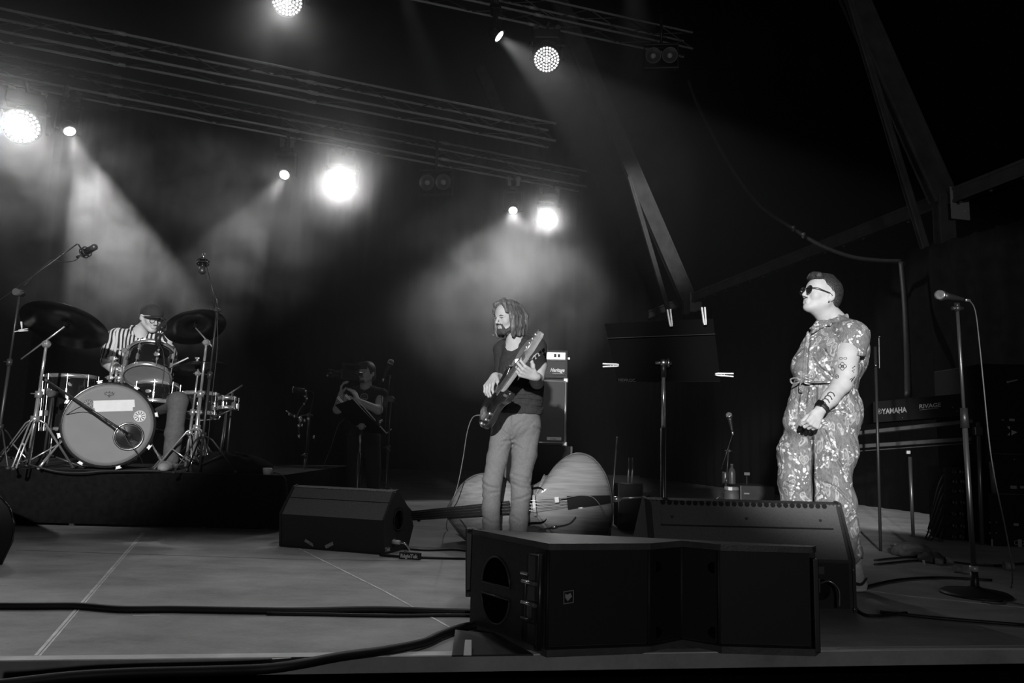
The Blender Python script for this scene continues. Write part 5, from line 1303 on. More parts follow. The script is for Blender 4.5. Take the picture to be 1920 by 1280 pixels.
cable('thin cable looping from the far right vocal microphone down to the floor', [rp(1807, 562, MIC_Y), rp(1820, 566, MIC_Y), rp(1829, 585, MIC_Y), rp(1836, 640, MIC_Y), rp(1845, 730, MIC_Y), rp(1855, 830, MIC_Y), rp(1866, 900, MIC_Y), rp(1885, 990, MIC_Y), rp(1897, 1060, MIC_Y), fl(1897, 1100) + V((0, 0, .006)), fl(1880, 1132) + V((0, 0, .005)), fl(1840, 1130) + V((0, 0, .005))], .0036, mat('grey_cable2', .10, .5))
# backing vocal mic in the middle
YM = 6.6
b = rp(722, 940, YM); b = V((b.x, YM, 0)); c_ = rp(733, 748, YM)
t = stand('tall boom microphone stand with a round clutch beside the camera operator', b, c_, rp(731, 703, YM), rp(721, 812, YM), .30, .32, .5, DSTEEL, .011, 'microphone_stand', 'microphone stand', dbl=False)
MB().cyl(c_ + V((.0, -.04, 0)), c_ + V((0, .03, 0)), .028, n=20).build('boom_clutch', mat('grey_plastic', .06, .5), t)
vocal_mic('ball-headed vocal microphone pointing up beside the camera operator', rp(732.5, 679, YM), rp(721, 706, YM), .028)
cable('cable hanging from the middle vocal microphone', [rp(719, 711, YM), rp(716, 730, YM), rp(714, 790, YM), rp(712, 860, YM), rp(708, 930, YM)], .003)
# overhead mic, left
YO = 5.60
pv = rp(37, 549, YO); b = V((rp(-8, 850, YO).x, YO, RZ))
t = stand('black boom stand leaning over the far left of the drum kit', b, pv, rp(145, 457, YO + .0), rp(-6, 567, YO), .30, .30, 1.4, mat('black_tube', .05, .4, .5), .011, 'microphone_stand', 'microphone stand', dbl=False)
MB().cyl(pv + V((0, -.05, 0)), pv + V((0, .03, 0)), .026, n=20).build('boom_clutch', mat('grey_plastic', .06, .5), t)
def condenser(label, c, d, r, L, holder_pt):
    c = V(c); d = V(d).normalized(); t = thing('microphone', label, 'microphone', tuple(c))
    MB().lathe([(0, 0), (r * .9, 0), (r, .006), (r, L * .55), (r * .97, L * .56)], c - d * L / 2, d, 24).build('body', BLKG, t)
    MB().lathe([(r * .95, 0), (r * .95, L * .36), (r * .6, L * .44), (0, L * .45)], c + d * L * .05, d, 24).build('grille', mat('dark_grille', .10, .4, .6, noise=.4, nscale=500), t)
    m_ = MB().torus(c - d * L * .15, d, r * 1.5, .005, 28, 6); m_.torus(c - d * L * .35, d, r * 1.5, .005, 28, 6); m_.tube([c - d * L * .25 + (V(holder_pt) - c).normalized() * r * 1.2, V(holder_pt)], .006, 8)
    e = d.orthogonal().normalized()
    for k in range(4): q = Quaternion(d, k * PI / 2) @ e * r * 1.5; m_.tube([c - d * L * .15 + q, c - d * L * .35 + q], .004, 6)
    m_.build('shock_mount', PLAS, t); MB().cyl(c - d * (L / 2), c - d * (L / 2 + .05), .010, n=12).build('plug', GLINT, t)
    return t
dd = (rp(184, 460, YO - .05) - rp(153, 478, YO)).normalized()
condenser('condenser microphone on the left overhead boom pointing up right', rp(167, 469, YO - .02), dd, .026, .15, rp(147, 458, YO))
cable('short looped cable under the left overhead microphone', [rp(149, 482, YO), rp(141, 488, YO), rp(126, 491, YO), rp(108, 489, YO), rp(98, 486, YO), rp(85, 497, YO), rp(60, 520, YO), rp(45, 536, YO)], .003)
# overhead mic, right
YR = 5.7
b = V((rp(375, 862, YR).x, YR, RZ)); pv = rp(407, 582, YR)
t = stand('black boom stand rising past the right crash cymbal', b, pv, rp(386, 489, YR), None, .28, .26, .2, mat('black_tube', .05, .4, .5), .010, 'microphone_stand', 'microphone stand', dbl=False)
MB().cyl(rp(403, 560, YR), rp(408, 600, YR), .014, n=12).build('clutch', PLAS, t)
condenser('dark condenser microphone in a round shock mount above the right crash cymbal', rp(380, 499, YR), V((.1, -.25, -1)), .028, .13, rp(387, 488, YR))
cable('thin cable along the right overhead boom', [rp(384, 512, YR), rp(388, 524, YR), rp(398, 540, YR), rp(404, 560, YR), rp(408, 640, YR - .03), rp(398, 740, YR - .03), rp(388, 850, YR - .03)], .003)
# kick mic boom
YK = 5.42
b = rp(80, 868, YK + .1); b = V((b.x, b.y, RZ)); pv = rp(98, 737, YK + .14)
YK2 = BC.y - .22
t = thing('microphone_stand', 'short black boom stand reaching diagonally across the bass drum head', 'microphone stand', tuple(V((rp(82, 850, 5.80).x, 5.80, RZ))))
pb = V((rp(82, 852, 5.80).x, 5.80, RZ)); pv = rp(99, 738, 5.72)
MB().cyl(pb, pv, .010, n=12).build('tube', mat('black_tube', .05, .4, .5), t); MB().cyl(pv + V((0, -.04, 0)), pv + V((0, .03, 0)), .026, n=20).build('boom_clutch', mat('grey_plastic', .06, .5), t)
tail, tip = rp(76, 706, 5.66), rp(227, 805, YK2 - .05)
MB().cyl(tail, tip, .0095, .0085, n=12).build('boom', mat('black_tube', .05, .4, .5), t); MB().cyl(tail, tail.lerp(tip, .10), .016, n=12).build('counterweight', RUB, t)
for k in range(3):
    a = 2 * PI * k / 3 + .1; MB().tube([pb + V((0, 0, .12)), pb + V((.30 * math.cos(a), .22 * math.sin(a) + .02, .012))], .007, 8).build('leg', DSTEEL, t)
km = thing('microphone', 'black kick drum microphone in front of the sound port', 'microphone', tuple(rp(241, 815, YK2)))
dk = (BC - rp(241, 815, YK2)); dk = -BN * -1; cK = rp(242, 816, BC.y - .12)
MB().lathe([(0, -.05), (.020, -.045), (.028, -.02), (.030, .03), (.024, .045), (0, .05)], cK, -BN, 24).build('body', PLAS, km)
MB().tube([tip, tip.lerp(cK, .5) + V((0, 0, .004)), cK + BN * .02], .010, 8).build('clip', PLAS, km)
cable('cable dangling from the kick drum boom to the bass drum hoop', [rp(196, 783, 5.55), rp(203, 795, 5.5), rp(218, 797, 5.5), rp(228, 806, 5.5), rp(240, 828, 5.5), rp(250, 841, 5.52), rp(262, 856, 5.6), rp(268, 868, 5.7)], .0035)
cable('thin cable from behind the kick boom across the left of the bass drum head', [rp(124, 778, 5.72), rp(140, 768, 5.66), rp(155, 762, 5.60), rp(172, 768, 5.58)], .003)
# tom mic
tm = thing('microphone', 'small black clip-on microphone standing on the rack tom rim', 'microphone', tuple(rp(300, 640, 5.86)))
MB().cyl(rp(305, 611, 5.86), rp(302, 618, 5.86), .013, n=14).build('grille', PLAS, tm); MB().cyl(rp(303, 617, 5.86), rp(299, 628, 5.86), .010, n=12).build('body', GLINT, tm)
MB().tube([rp(300, 625, 5.86), rp(296, 636, 5.86), rp(297, 648, 5.88)], .022, 10).build('clamp', PLAS, tm); MB().tube(curve_pts([rp(305, 610, 5.86), rp(310, 606, 5.86), rp(312, 615, 5.86)], 5), .0025, 6).build('cable_end', RUB, tm)
cable('thin black cable hanging down in front of the rack tom', [rp(299, 645, 5.80), rp(306, 660, 5.74), rp(308, 690, 5.72), rp(304, 725, 5.72)], .0035)
# mic arms at right of kit
for lab, pts in (('black boom with a thin microphone at the right end of the kit', [(438, 766, 6.1), (398, 784, 6.1)]), ('second black boom arm behind the side drum', [(455, 722, 6.3), (402, 756, 6.3)])):
    a, b_ = rp(*pts[0]), rp(*pts[1]); t = thing('microphone_boom', lab, 'microphone stand', tuple(V((a.x, a.y, RZ))))
    MB().cyl(a, b_, .008, n=10).build('boom', DSTEEL, t); MB().cyl(V((a.x - .09, a.y, RZ + .01)), a.lerp(b_, .35), .009, n=10).build('tube', DSTEEL, t); MB().sph(b_, .016, 10).build('tip', GLINT, t)
    MB().lathe([(.10, 0), (.10, .01), (.02, .02)], (a.x - .09, a.y, RZ), (0, 0, 1), 24).build('base', DSTEEL, t)
cable('loose black cable loop trailing over the front of the riser', [rp(0, 851, 5.62), rp(40, 865, 5.60), rp(75, 876, 5.58), rp(110, 884, 5.60), rp(150, 886, 5.60), rp(190, 883, 5.62), rp(240, 882, 5.62), rp(300, 882, 5.64)], .006)
# cloth bundle and small cup on the riser edge
S = Sdf(.008)
for (px_, py_, r) in ((385, 872, .06), (405, 862, .085), (430, 858, .09), (455, 862, .08), (475, 868, .065), (492, 876, .05)): S.ell(V((rp(px_, py_, 5.92).x, 5.92, RZ + .05)), (r * 1.5, .14, r * 1.15), None, .05)
S.field(folds(.014, (12, 9, 16), (20, -8, 12), 4.1)); S.field(folds(.006, (34, 20, 26), (-28, 22, 30), 2.3)); S.cut((0, 0, RZ + .003), (0, 0, -1), .004)
tag(S.build('cloth_bundle', mat('black_bundle', .014, .95, spec=.1)), 'crumpled black cloth bundle on the right end of the drum riser', 'cloth')
p = rp(501, 888, 5.80); m_ = MB().lathe([(.0, 0), (.030, 0), (.036, .04), (.034, .05), (0, .05)], (p.x, 5.80, RZ), (0, 0, 1), 20); solo('paper_cup', m_, PAPER, 'small white cup on the right corner of the riser', 'cup')
cable('thin cable running from the riser corner down towards the left wedge', [V((p.x + .05, 5.8, RZ + .01)), rp(515, 885, 5.78), rp(528, 890, 5.72), rp(537, 902, 5.65), rp(538, 940, 5.6)], .003)
# ================================================================ floor speakers
CAB = mat('speaker_texture_paint', .030, .6, noise=.15, nscale=90, bump=.25, bscale=260)
CABG = mat('speaker_back_lit', .12, .65, noise=.12, nscale=120, bump=.2, bscale=300)  # lighter than CAB: light from above painted into the sloping back
GRIL = mat('speaker_grille', .006, .6, noise=.2, nscale=400)
def monitor(label, p0, p1, prof, front_panel=None, teeth=0, extra=None, flip=1):
    """p0-p1: bottom edge on our side; prof: (depth, height) outline of the end cheek"""
    p0 = V(p0); p1 = V(p1); p0.z = p1.z = 0; d = (p1 - p0); L = d.length; d.normalize(); b = V((-d.y, d.x, 0)); up_ = V((0, 0, 1))
    t = thing('monitor_wedge', label, 'stage monitor', tuple((p0 + p1) / 2), 0)
    MB().prism([(a, z + .004) for a, z in prof], p0 + d * .012, b, up_, d * (L - .024)).build('cabinet', CAB, t)
    for s_ in (0, 1):
        o = p0 + d * (L * s_ - (.014 if s_ else 0)); MB().prism([(a * 1.0 - .006 * (1 if i < 2 else 0), z + .003 + (.006 if z > .05 else 0)) for i, (a, z) in enumerate(prof)], o, b, up_, d * .014).build('side_cheek', CAB, t)
    return t, p0, d, b, L
# big right wedge, back turned to us
pr = [(0, 0), (0, .225), (.115, .462), (.16, .470), (.56, .10), (.56, 0)]
q0, q1 = fl(1217, 1141), fl(1606, 1150)
t, p0, d, b, L = monitor('large wedge monitor on the right, its lightened sloping back hiding the singer legs', q0, q1, pr)
sl_ = (V((0, 0, 1)) * (.462 - .225) + b * .115).normalized(); nb_ = d.cross(sl_); nb_ = nb_ if nb_.y < 0 else -nb_
SLn = math.hypot(.237, .115)
def onb(a, v, o=.002): return p0 + b * 0 + V((0, 0, .225)) + d * a + sl_ * v + nb_ * o
MB().prism([(.03, .004), (L - .03, .004), (L - .03, SLn - .004), (.03, SLn - .004)], onb(0, 0, .001), d, sl_, nb_ * .004).build('back_panel', CABG, t)
MB().prism([(.07, SLn - .115), (L - .07, SLn - .115), (L - .07, SLn - .030), (.07, SLn - .030)], onb(0, 0, .0045), d, sl_, nb_ * .004).build('grille_flange', CABG, t)
MB().prism([(.066, SLn - .122), (L - .066, SLn - .122), (L - .066, SLn - .112), (.066, SLn - .112)], onb(0, 0, .0042), d, sl_, nb_ * .002).build('flange_seam', BLK, t)
for k in range(3): c = onb(.12 + (L - .24) * k / 2, SLn - .08, .009); MB().cyl(c, c + nb_ * .002, .007, n=14).build('screw', DSTEEL, t)
nt_ = 26
m_ = MB()
for k in range(nt_):
    c = onb(.07 + (L - .14) * (k + .5) / nt_, SLn - .010, .0035); m_.cyl(c, c + nb_ * .006, .0115, n=12)
m_.build('fixing_dimples', GRIL, t)
m_ = MB()
for k in range(int(L / .018)):
    c = onb(.03 + .018 * k, SLn - .002, .0); m_.box(c, (.010, .012, .007), Matrix((d, b, V((0, 0, 1)))).transposed())
m_.build('grille_edge', CABG, t)
MB().prism([(.03, .02), (L - .03, .02), (L - .03, .215), (.03, .215)], p0, d, V((0, 0, 1)), -b * .004).build('lower_panel', GRIL, t)
# connector recess at right of the lower panel
m_ = MB().lathe([(.0, 0), (.045, 0), (.055, -.012), (.06, -.012)], p0 + d * (L - .16) + V((0, 0, .10)) - b * .004, -b, 24); m_.build('connector_cup', PLAS, t)
m_ = MB().tube(curve_pts([p0 + d * (L - .17) + V((0, 0, .13)) - b * .02, p0 + d * (L - .14) + V((0, 0, .145)) - b * .05, p0 + d * (L - .10) + V((0, 0, .11)) - b * .05, p0 + d * (L - .095) + V((0, 0, .03)) - b * .04], 6), .006, 8); m_.build('handle_loop', STEEL, t)
MB().box(p0 + d * (L - .16) + V((0, 0, .185)) - b * .012, (.03, .012, .035), None, .003).build('connector', mat('grey_plastic', .06, .5), t)
MB().sph(p0 + d * (L - .012) + V((0, 0, .02)) - b * .006, .006, 8).sph(p0 + d * (L - .012) + V((0, 0, .19)) - b * .006, .005, 8).build('rivet', STEEL, t)
# left wedge
pr2 = [(0, 0), (-.022, .205), (.105, .375), (.15, .385), (.33, .24), (.40, .13), (.33, .0)]
q0, q1 = fl(524, 1024), fl(721, 1040)
t, p0, d, b, L = monitor('smaller wedge monitor at centre left beside the riser with its side cheek showing', q0, q1, pr2)
sl_ = (V((0, 0, .17)) + b * .127).normalized(); nb_ = d.cross(sl_); nb_ = nb_ if nb_.y < 0 else -nb_; SLn = math.hypot(.17, .127); O = p0 - b * .022 + V((0, 0, .205))
MB().prism([(.02, .004), (L - .016, .004), (L - .016, SLn * .60), (.02, SLn * .60)], O + nb_ * .001, d, sl_, nb_ * .004).build('back_panel', mat('speaker_panel_lit', .14, .6, noise=.2, nscale=120), t)  # upper panels coloured lighter in place of light from above
MB().prism([(.02, SLn * .63), (L - .016, SLn * .63), (L - .016, SLn - .004), (.02, SLn - .004)], O + nb_ * .001, d, sl_, nb_ * .004).build('back_panel', mat('speaker_panel_lit', .14, .6, noise=.2, nscale=120), t)
m_ = MB()
for k in range(int(L / .020)): m_.box(O + d * (.02 + .020 * k) + sl_ * (SLn + .002), (.012, .010, .006), Matrix((d, b, V((0, 0, 1)))).transposed())
m_.build('grille_edge', STEEL, t)
MB().cyl(O + d * (L - .006), O + d * (L - .006) + sl_ * SLn, .004, n=8).build('edge_strip', STEEL, t)
for a_, w_, ang in ((.15, .018, .5), (.245, .022, -.5)): MB().box(p0 + d * (L * (.30 if a_ < .2 else .50)) + V((0, 0, .038)) - b * .008, (.07, .004, w_), Matrix.Rotation(ang, 3, 'Y'), .001).build('label_strip', mat('scuffed_label', .32, .6, noise=.4, nscale=60), t)
e0 = p0 + d * (L + .001)
m_ = MB().lathe([(0, 0), (.05, 0), (.062, -.010), (.068, -.010), (.070, .002), (.074, .002)], e0 + b * .17 + V((0, 0, .20)), d, 28); m_.build('handle_cup', PLAS, t)
m_ = MB().torus(e0 + b * .17 + V((0, 0, .20)), d, .065, .004, 28, 6); m_.build('cup_ring', DSTEEL, t)
m_ = MB().lathe([(0, 0), (.022, 0), (.024, -.01), (.030, 0), (.032, .002)], e0 + b * .13 + V((0, 0, .062)), d, 24); m_.build('connector_socket', PLAS, t)
MB().cyl(e0 + b * .10 + V((0, 0, .068)), e0 + b * .10 + d * .05 + V((0, 0, .068)), .014, n=16).build('connector_plug', mat('plug_white', .75, .4), t)
MB().tube(curve_pts([e0 + b * .10 + d * .05 + V((0, 0, .068)), e0 + b * .10 + d * .09 + V((0, 0, .06)), e0 + b * .12 + d * .11 + V((0, 0, .02)), e0 + b * .10 + d * .08 + V((0, 0, .012))], 5), .006, 8).build('plug_tail', GLINT, t)
text_mesh('lettering', 'Tek', .036, e0 + b * .00 + V((0, 0, .018)) + d * .001, b, V((0, 0, 1)), mat('chalk_ink', .6, .8), t, .0004, 0, 1.2, bold=.001)
lw = (p0, d, b, L)
# third wedge cut by the left frame edge
pr3 = [(0, 0), (-.05, .20), (.10, .38), (.2, .39), (.42, .2), (.36, 0)]
cl = fl(12, 1062); t3 = thing('monitor_wedge', 'dark rounded wedge monitor cut off by the left edge of the frame', 'stage monitor', (cl.x - .3, cl.y, 0))
m_ = MB(); Yw = 4.08
P_ = [rp(-150, 1075, Yw), rp(2, 1066, Yw), rp(24, 1014, Yw), rp(28, 980, Yw), rp(18, 950, Yw), rp(0, 930, Yw), rp(-60, 905, Yw), rp(-150, 905, Yw)]
for p in P_: p.z = max(p.z, .0)
P_[1].z = P_[0].z = 0.0
pc = P_; n0 = len(pc); vs = [p for p in pc] + [p + V((-.45, .50, 0)) for p in pc]
m_.add(vs, [tuple(range(n0)), tuple(reversed(range(n0, 2 * n0)))] + [(i, n0 + i, n0 + (i + 1) % n0, (i + 1) % n0) for i in range(n0)]); m_.build('cabinet', CAB, t3)
MB().tube([p + V((0, -.004, 0)) for p in pc[1:6]], .006, 8).build('edge_strip', BLKG, t3)

# ---------------------------------------------------------------- big front cabinet
zT = .372
A_, Vc, B_ = fl(1025, 1231), fl(1277, 1221), fl(1527, 1229)
for p in (A_, Vc, B_): p.z = 0
BLc = fl(888, 992, zT); BRc = fl(1528, 1023, zT)
t = thing('front_fill_speaker', 'big black loudspeaker cabinet lying on the stage edge with rigging hardware on its side', 'loudspeaker', tuple((A_ + B_) / 2))
Vin = Vc + V((.02, .085, 0)); mid1 = A_.lerp(Vc, .76); mid2 = B_.lerp(Vc, .70)
def xy(p): return (p.x, p.y)
# cabinet core, V-shaped front
core = [xy(A_ + V((.0, .03, 0))), xy(mid1 + V((0, .03, 0))), xy(Vin), xy(mid2 + V((0, .03, 0))), xy(B_ + V((0, .03, 0))), xy(BRc), xy(BLc)]
mb = MB(); mb.add(*slab(core, .022, zT - .02)); mb.build('cabinet', CAB, t)
topm = mat('lighter_plate_paint', .085, .45, noise=.25, nscale=14, bump=.15, bscale=120)  # top and bottom plates in a lighter grey than the cabinet
fr = [xy(A_ - V((0, .008, 0))), xy(mid1 - V((0, .01, 0))), xy(Vin - V((0, .02, 0))), xy(mid2 - V((0, .01, 0))), xy(B_ - V((0, .008, 0))), xy(BRc + V((.004, 0, 0))), xy(BLc + V((-.004, .004, 0)))]
mb = MB(); mb.add(*slab(fr, zT - .022, zT)); mb.build('top_plate', topm, t)
mb = MB(); mb.add(*slab(fr, .0, .024)); mb.build('bottom_plate', topm, t)
def panel(name, a, c, z0, z1, m, o=0.0, th=.006):
    a = V(a); c = V(c); dd_ = (c - a); Lp = dd_.length; dd_.normalize(); nn = V((dd_.y, -dd_.x, 0)); nn = nn if nn.y < 0 else -nn
    mbp = MB().prism([(0, z0), (Lp, z0), (Lp, z1), (0, z1)], a + nn * o, dd_, V((0, 0, 1)), nn * th); return mbp.build(name, m, t), dd_, nn, Lp
gA, gM, gM2, gB = A_ + V((0, .028, 0)), mid1 + V((0, .028, 0)), mid2 + V((0, .028, 0)), B_ + V((0, .028, 0))
panel('woofer_grille', gA, gM, .028, zT - .026, GRIL); panel('woofer_grille', gM2, gB, .028, zT - .026, GRIL)
HG = mat('horn_grille', .011, .55, noise=.2, nscale=300)
panel('horn_grille', gM, Vin, .028, zT - .026, HG); panel('horn_grille', Vin, gM2, .028, zT - .026, HG)
for a, c in ((gA, gM), (gM, Vin), (Vin, gM2), (gM2, gB)):
    for f_ in (.0,):
        p = a.lerp(c, f_); MB().cyl((p.x, p.y - .006, .024), (p.x, p.y - .006, zT - .022), .006, n=8).build('frame_bar', CAB, t)
for p, zz in ((gM.lerp(Vin, .22), .285), (gM.lerp(Vin, .22), .06), (gM2.lerp(Vin, .12), .285), (gM2.lerp(Vin, .12), .06)):
    MB().cyl((p.x, p.y - .002, zz), (p.x, p.y - .008, zz), .020, n=18).build('grille_recess', BLKM, t)
# small outlined badge, set on a slant
_, dd_, nn, Lp = panel('grille_backing', gA, gM, .03, .031, GRIL)
bc = rp(1066, 1119, gA.lerp(gM, .15).y - .012)
R45 = lambda a: (math.cos(a), math.sin(a))
ov = [(-.017, -.022), (.017, -.018), (.017, .022), (-.017, .018)]
m_ = MB().tube([bc + dd_ * a_ + V((0, 0, b_)) for a_, b_ in ov], .0024, 4, True); m_.prism([(-.003, -.013), (.012, .002), (.006, .014), (-.004, .008), (-.012, .012), (-.013, .0)], bc, dd_, V((0, 0, 1)), nn * .0015); m_.build('badge', mat('badge_pale', .45, .6), t)
bpy.data.objects[-1] if False else None
# side cheek with two D-shaped hand holes and hardware
sdv = (BLc - V((A_.x, A_.y, zT))); sdv.z = 0; Ls = sdv.length; sdv.normalize(); sn = V((-sdv.y, sdv.x, 0)); sn = sn if sn.x < 0 else -sn
A3 = V((A_.x, A_.y, 0))
def side(a, z, o=0.0): return A3 + sdv * a + V((0, 0, z)) + sn * o
MB().prism([(.01, .024), (Ls - .004, .024), (Ls - .004, zT - .022), (.01, zT - .022)], side(0, 0, .001), sdv, V((0, 0, 1)), sn * .006).build('side_panel', mat('side_panel_paint', .035, .5, noise=.2, nscale=60, bump=.2, bscale=200), t)
Dtop = [(.20, .185)] + [(.285 + .085 * math.cos(a), .195 + .095 * math.sin(a)) for a in [PI * k / 12 for k in range(13)]] + [(.20, .185)]
Dtop = [(.285 + .085 * math.cos(PI * k / 14), .190 + .10 * math.sin(PI * k / 14)) for k in range(15)]
Dbot = [(.285 + .085 * math.cos(PI + PI * k / 14), .150 + .10 * math.sin(PI + PI * k / 14)) for k in range(15)]
for P2 in (Dtop, Dbot):
    MB().prism(P2, side(0, 0, .0075), sdv, V((0, 0, 1)), sn * .0012).build('hand_hole', BLKM, t)
    MB().tube([side(a_, z_, .009) for a_, z_ in P2], .0035, 6, True).build('hole_rim', mat('rim_paint', .06, .35), t)
HW_ = mat('rigging_steel', .10, .35, .7)
for z0, z1, w_, o in ((.03, .11, .05, .02), (.11, .17, .035, .028), (.17, .235, .05, .022), (.235, .335, .045, .02)):
    m_ = MB().box(side(.045, (z0 + z1) / 2, o), (w_, .03, z1 - z0 - .006), Matrix((sdv, sn, V((0, 0, 1)))).transposed(), .006); m_.build('rigging_block', HW_, t)
for z_ in (.115, .168, .238): m_ = MB().cyl(side(.01, z_, .045), side(.085, z_, .045), .007, n=12); m_.build('locking_pin', CHROME if z_ > .12 else HW_, t)
m_ = MB().cyl(side(.02, .02, .02), side(.02, .335, .02), .009, n=10); m_.cyl(side(.075, .04, .03), side(.075, .24, .03), .008, n=10); m_.build('rigging_rod', HW_, t)
MB().box(side(.085, .262, .03), (.04, .02, .008), Matrix((sdv, sn, V((0, 0, 1)))).transposed(), .002).build('latch', GLINT, t)
# rear rigging arm standing off the back corner
bY = BLc.y + .05
for nm, pts, r in (('rigging_arm', [(888, 994), (875, 1114)], .017),):
    MB().box((rp(886, 994, bY) + rp(877, 1113, bY)) / 2, (.036, .03, .262), Matrix.Rotation(-.035, 3, 'Y'), .005).build('rigging_arm', HW_, t)
for (x0, y0, x1, y1, r, m) in ((878, 996, 902, 996, .011, HW_), (876, 1108, 902, 1112, .012, HW_), (886, 1098, 898, 1097, .007, GLINT), (884, 1106, 897, 1106, .006, GLINT), (890, 996, 902, 995, .006, CHROME)):
    MB().cyl(rp(x0, y0, bY - .005), rp(x1, y1, bY - .02), r, n=12).build('bracket', m, t)
MB().cyl(rp(897, 1112, bY - .03), V((rp(897, 1180, bY - .03).x, bY - .03, .0)), .008, n=10).build('leg_rod', HW_, t)
m_ = MB().tube(curve_pts([rp(862, 973, bY), rp(868, 980, bY), rp(876, 992, bY), rp(882, 994, bY)], 5), .003, 6); m_.build('wire', DSTEEL, t)
# right end
m_ = MB(); Rn = (B_ + V((.012, .02, 0)))
m_.box((Rn.x, Rn.y, .17), (.02, .05, .32), None, .004); m_.build('end_rail', HW_, t)
MB().box((Rn.x + .012, Rn.y, .235), (.016, .03, .05), None, .004).build('end_catch', DSTEEL, t)
# dark plate on the floor at the cabinet's left
pl = thing('floor_plate', 'low dark wedge-shaped plate with a strip of white tape on the stage edge', 'plate', tuple(fl(900, 1215)))
P0 = [fl(853, 1196), fl(930, 1204), fl(1000, 1229), fl(847, 1231)]
mb = MB(); vs = [(p.x, p.y, 0) for p in P0] + [(P0[0].x, P0[0].y, .030), (P0[1].x, P0[1].y, .030), (P0[2].x, P0[2].y, .006), (P0[3].x, P0[3].y, .006)]
mb.add(vs, [(0, 1, 2, 3), (4, 5, 6, 7), (0, 1, 5, 4), (1, 2, 6, 5), (2, 3, 7, 6), (3, 0, 4, 7)]); mb.build('plate', BLK, pl)
tp = [fl(872, 1200, .030), fl(884, 1200, .030), fl(884, 1229, .010), fl(869, 1229, .010)]
mb = MB(); vs = [p + V((0, 0, o)) for o in (.0005, .002) for p in tp]; mb.add(vs, [(0, 1, 2, 3), (4, 5, 6, 7), (0, 1, 5, 4), (1, 2, 6, 5), (2, 3, 7, 6), (3, 0, 4, 7)]); mb.build('tape', TAPE, pl)

# ================================================================ floor marks, tape, cables
def strip(name, label, pts, w_, z, m, cat='tape mark'):
    mb = MB(); pts = [V((p.x, p.y, 0)) for p in pts]; vs = []
    for i, p in enumerate(pts):
        t_ = (pts[min(i + 1, len(pts) - 1)] - pts[max(i - 1, 0)]).normalized(); s_ = V((-t_.y, t_.x, 0)) * w_ / 2
        vs += [p + s_ + V((0, 0, z)), p - s_ + V((0, 0, z)), p - s_ + V((0, 0, .0004)), p + s_ + V((0, 0, .0004))]
    fs = [(4 * i + k, 4 * i + (k + 1) % 4, 4 * i + 4 + (k + 1) % 4, 4 * i + 4 + k) for i in range(len(pts) - 1) for k in range(4)] + [(0, 1, 2, 3), tuple(4 * (len(pts) - 1) + k for k in (3, 2, 1, 0))]
    mb.add(vs, fs); o = mb.build(name, m); return tag(o, label, cat) if label else tag(o, kind='structure')
JN = mat('joint_metal', .75, .45, .3, noise=.3, nscale=10); JD = mat('joint_dark', .03, .8)
strip('trim_3', None, [fl(268, 998), fl(67, 1229)], .011, .0016, JN); strip('trim_4', None, [fl(272, 998), fl(75, 1229)], .006, .0016, JN)
strip('trim_5', None, [fl(560, 1028), fl(722, 1109), fl(852, 1181)], .010, .0016, JN); strip('trim_6', None, [fl(30, 1031), fl(120, 1034), fl(540, 1048), fl(800, 1052)], .006, .0012, mat('joint_faint', .22, .6))
strip('trim_7', None, [fl(1622, 1106), fl(1700, 1117), fl(1920, 1139)], .012, .0016, JN)
strip('tape_mark', 'short white tape dash on the floor just below the long cable', [fl(249, 1154), fl(299, 1153)], .014, .001, TAPE)
strip('tape_mark', 'small pale tape dash at the left frame edge above the long cable', [fl(-20, 1097), fl(14, 1096)], .010, .001, TAPE)
strip('tape_mark', 'short pale tape piece on the stage edge right of centre left', [fl(510, 1237), fl(545, 1235)], .010, .004, TAPE)
strip('tape_mark', 'long pale tape strip on the stage edge at the bottom right', [fl(1572, 1219), fl(1700, 1218), fl(1930, 1217)], .020, .008, mat('edge_tape', .55, .6))
CB = mat('thick_cable_rubber', .012, .55)
cable('thick black cable crossing the whole stage floor in front', [fl(-60, 1142), fl(60, 1142), fl(150, 1142), fl(230, 1148), fl(330, 1148), fl(440, 1150), fl(560, 1151), fl(700, 1148), fl(800, 1151), fl(870, 1153), fl(930, 1155)], .0135, CB, n=10).location.z = .0135
cable('second thinner cable lying along the thick floor cable', [fl(500, 1153), fl(620, 1155), fl(740, 1157), fl(850, 1156), fl(930, 1158)], .007, CB).location.z = .007
cable('thick black cable curving from the stage edge up behind the front cabinet', [fl(-60, 1288, .004), fl(0, 1283, .004), fl(130, 1268, .004), fl(250, 1261, .004), fl(400, 1257, .006), fl(500, 1253, .012), fl(570, 1243, .018), fl(640, 1230, .018), fl(720, 1219, .018), fl(790, 1205, .018), fl(830, 1188, .018), fl(870, 1175, .018), fl(930, 1169, .018)], .0155, CB, n=10)
cable('cable running right from the labelled wrap beside the left wedge', [fl(712, 1043) + V((0, 0, .01)), fl(760, 1046) + V((0, 0, .008)), fl(820, 1048) + V((0, 0, .006)), fl(880, 1049) + V((0, 0, .006)), fl(930, 1049) + V((0, 0, .006))], .008, CB)
cable('cable lying behind the left wedge towards the bass', [fl(755, 1030) + V((0, 0, .006)), fl(800, 1033) + V((0, 0, .006)), fl(850, 1032) + V((0, 0, .006)), fl(890, 1036) + V((0, 0, .006))], .006, CB)
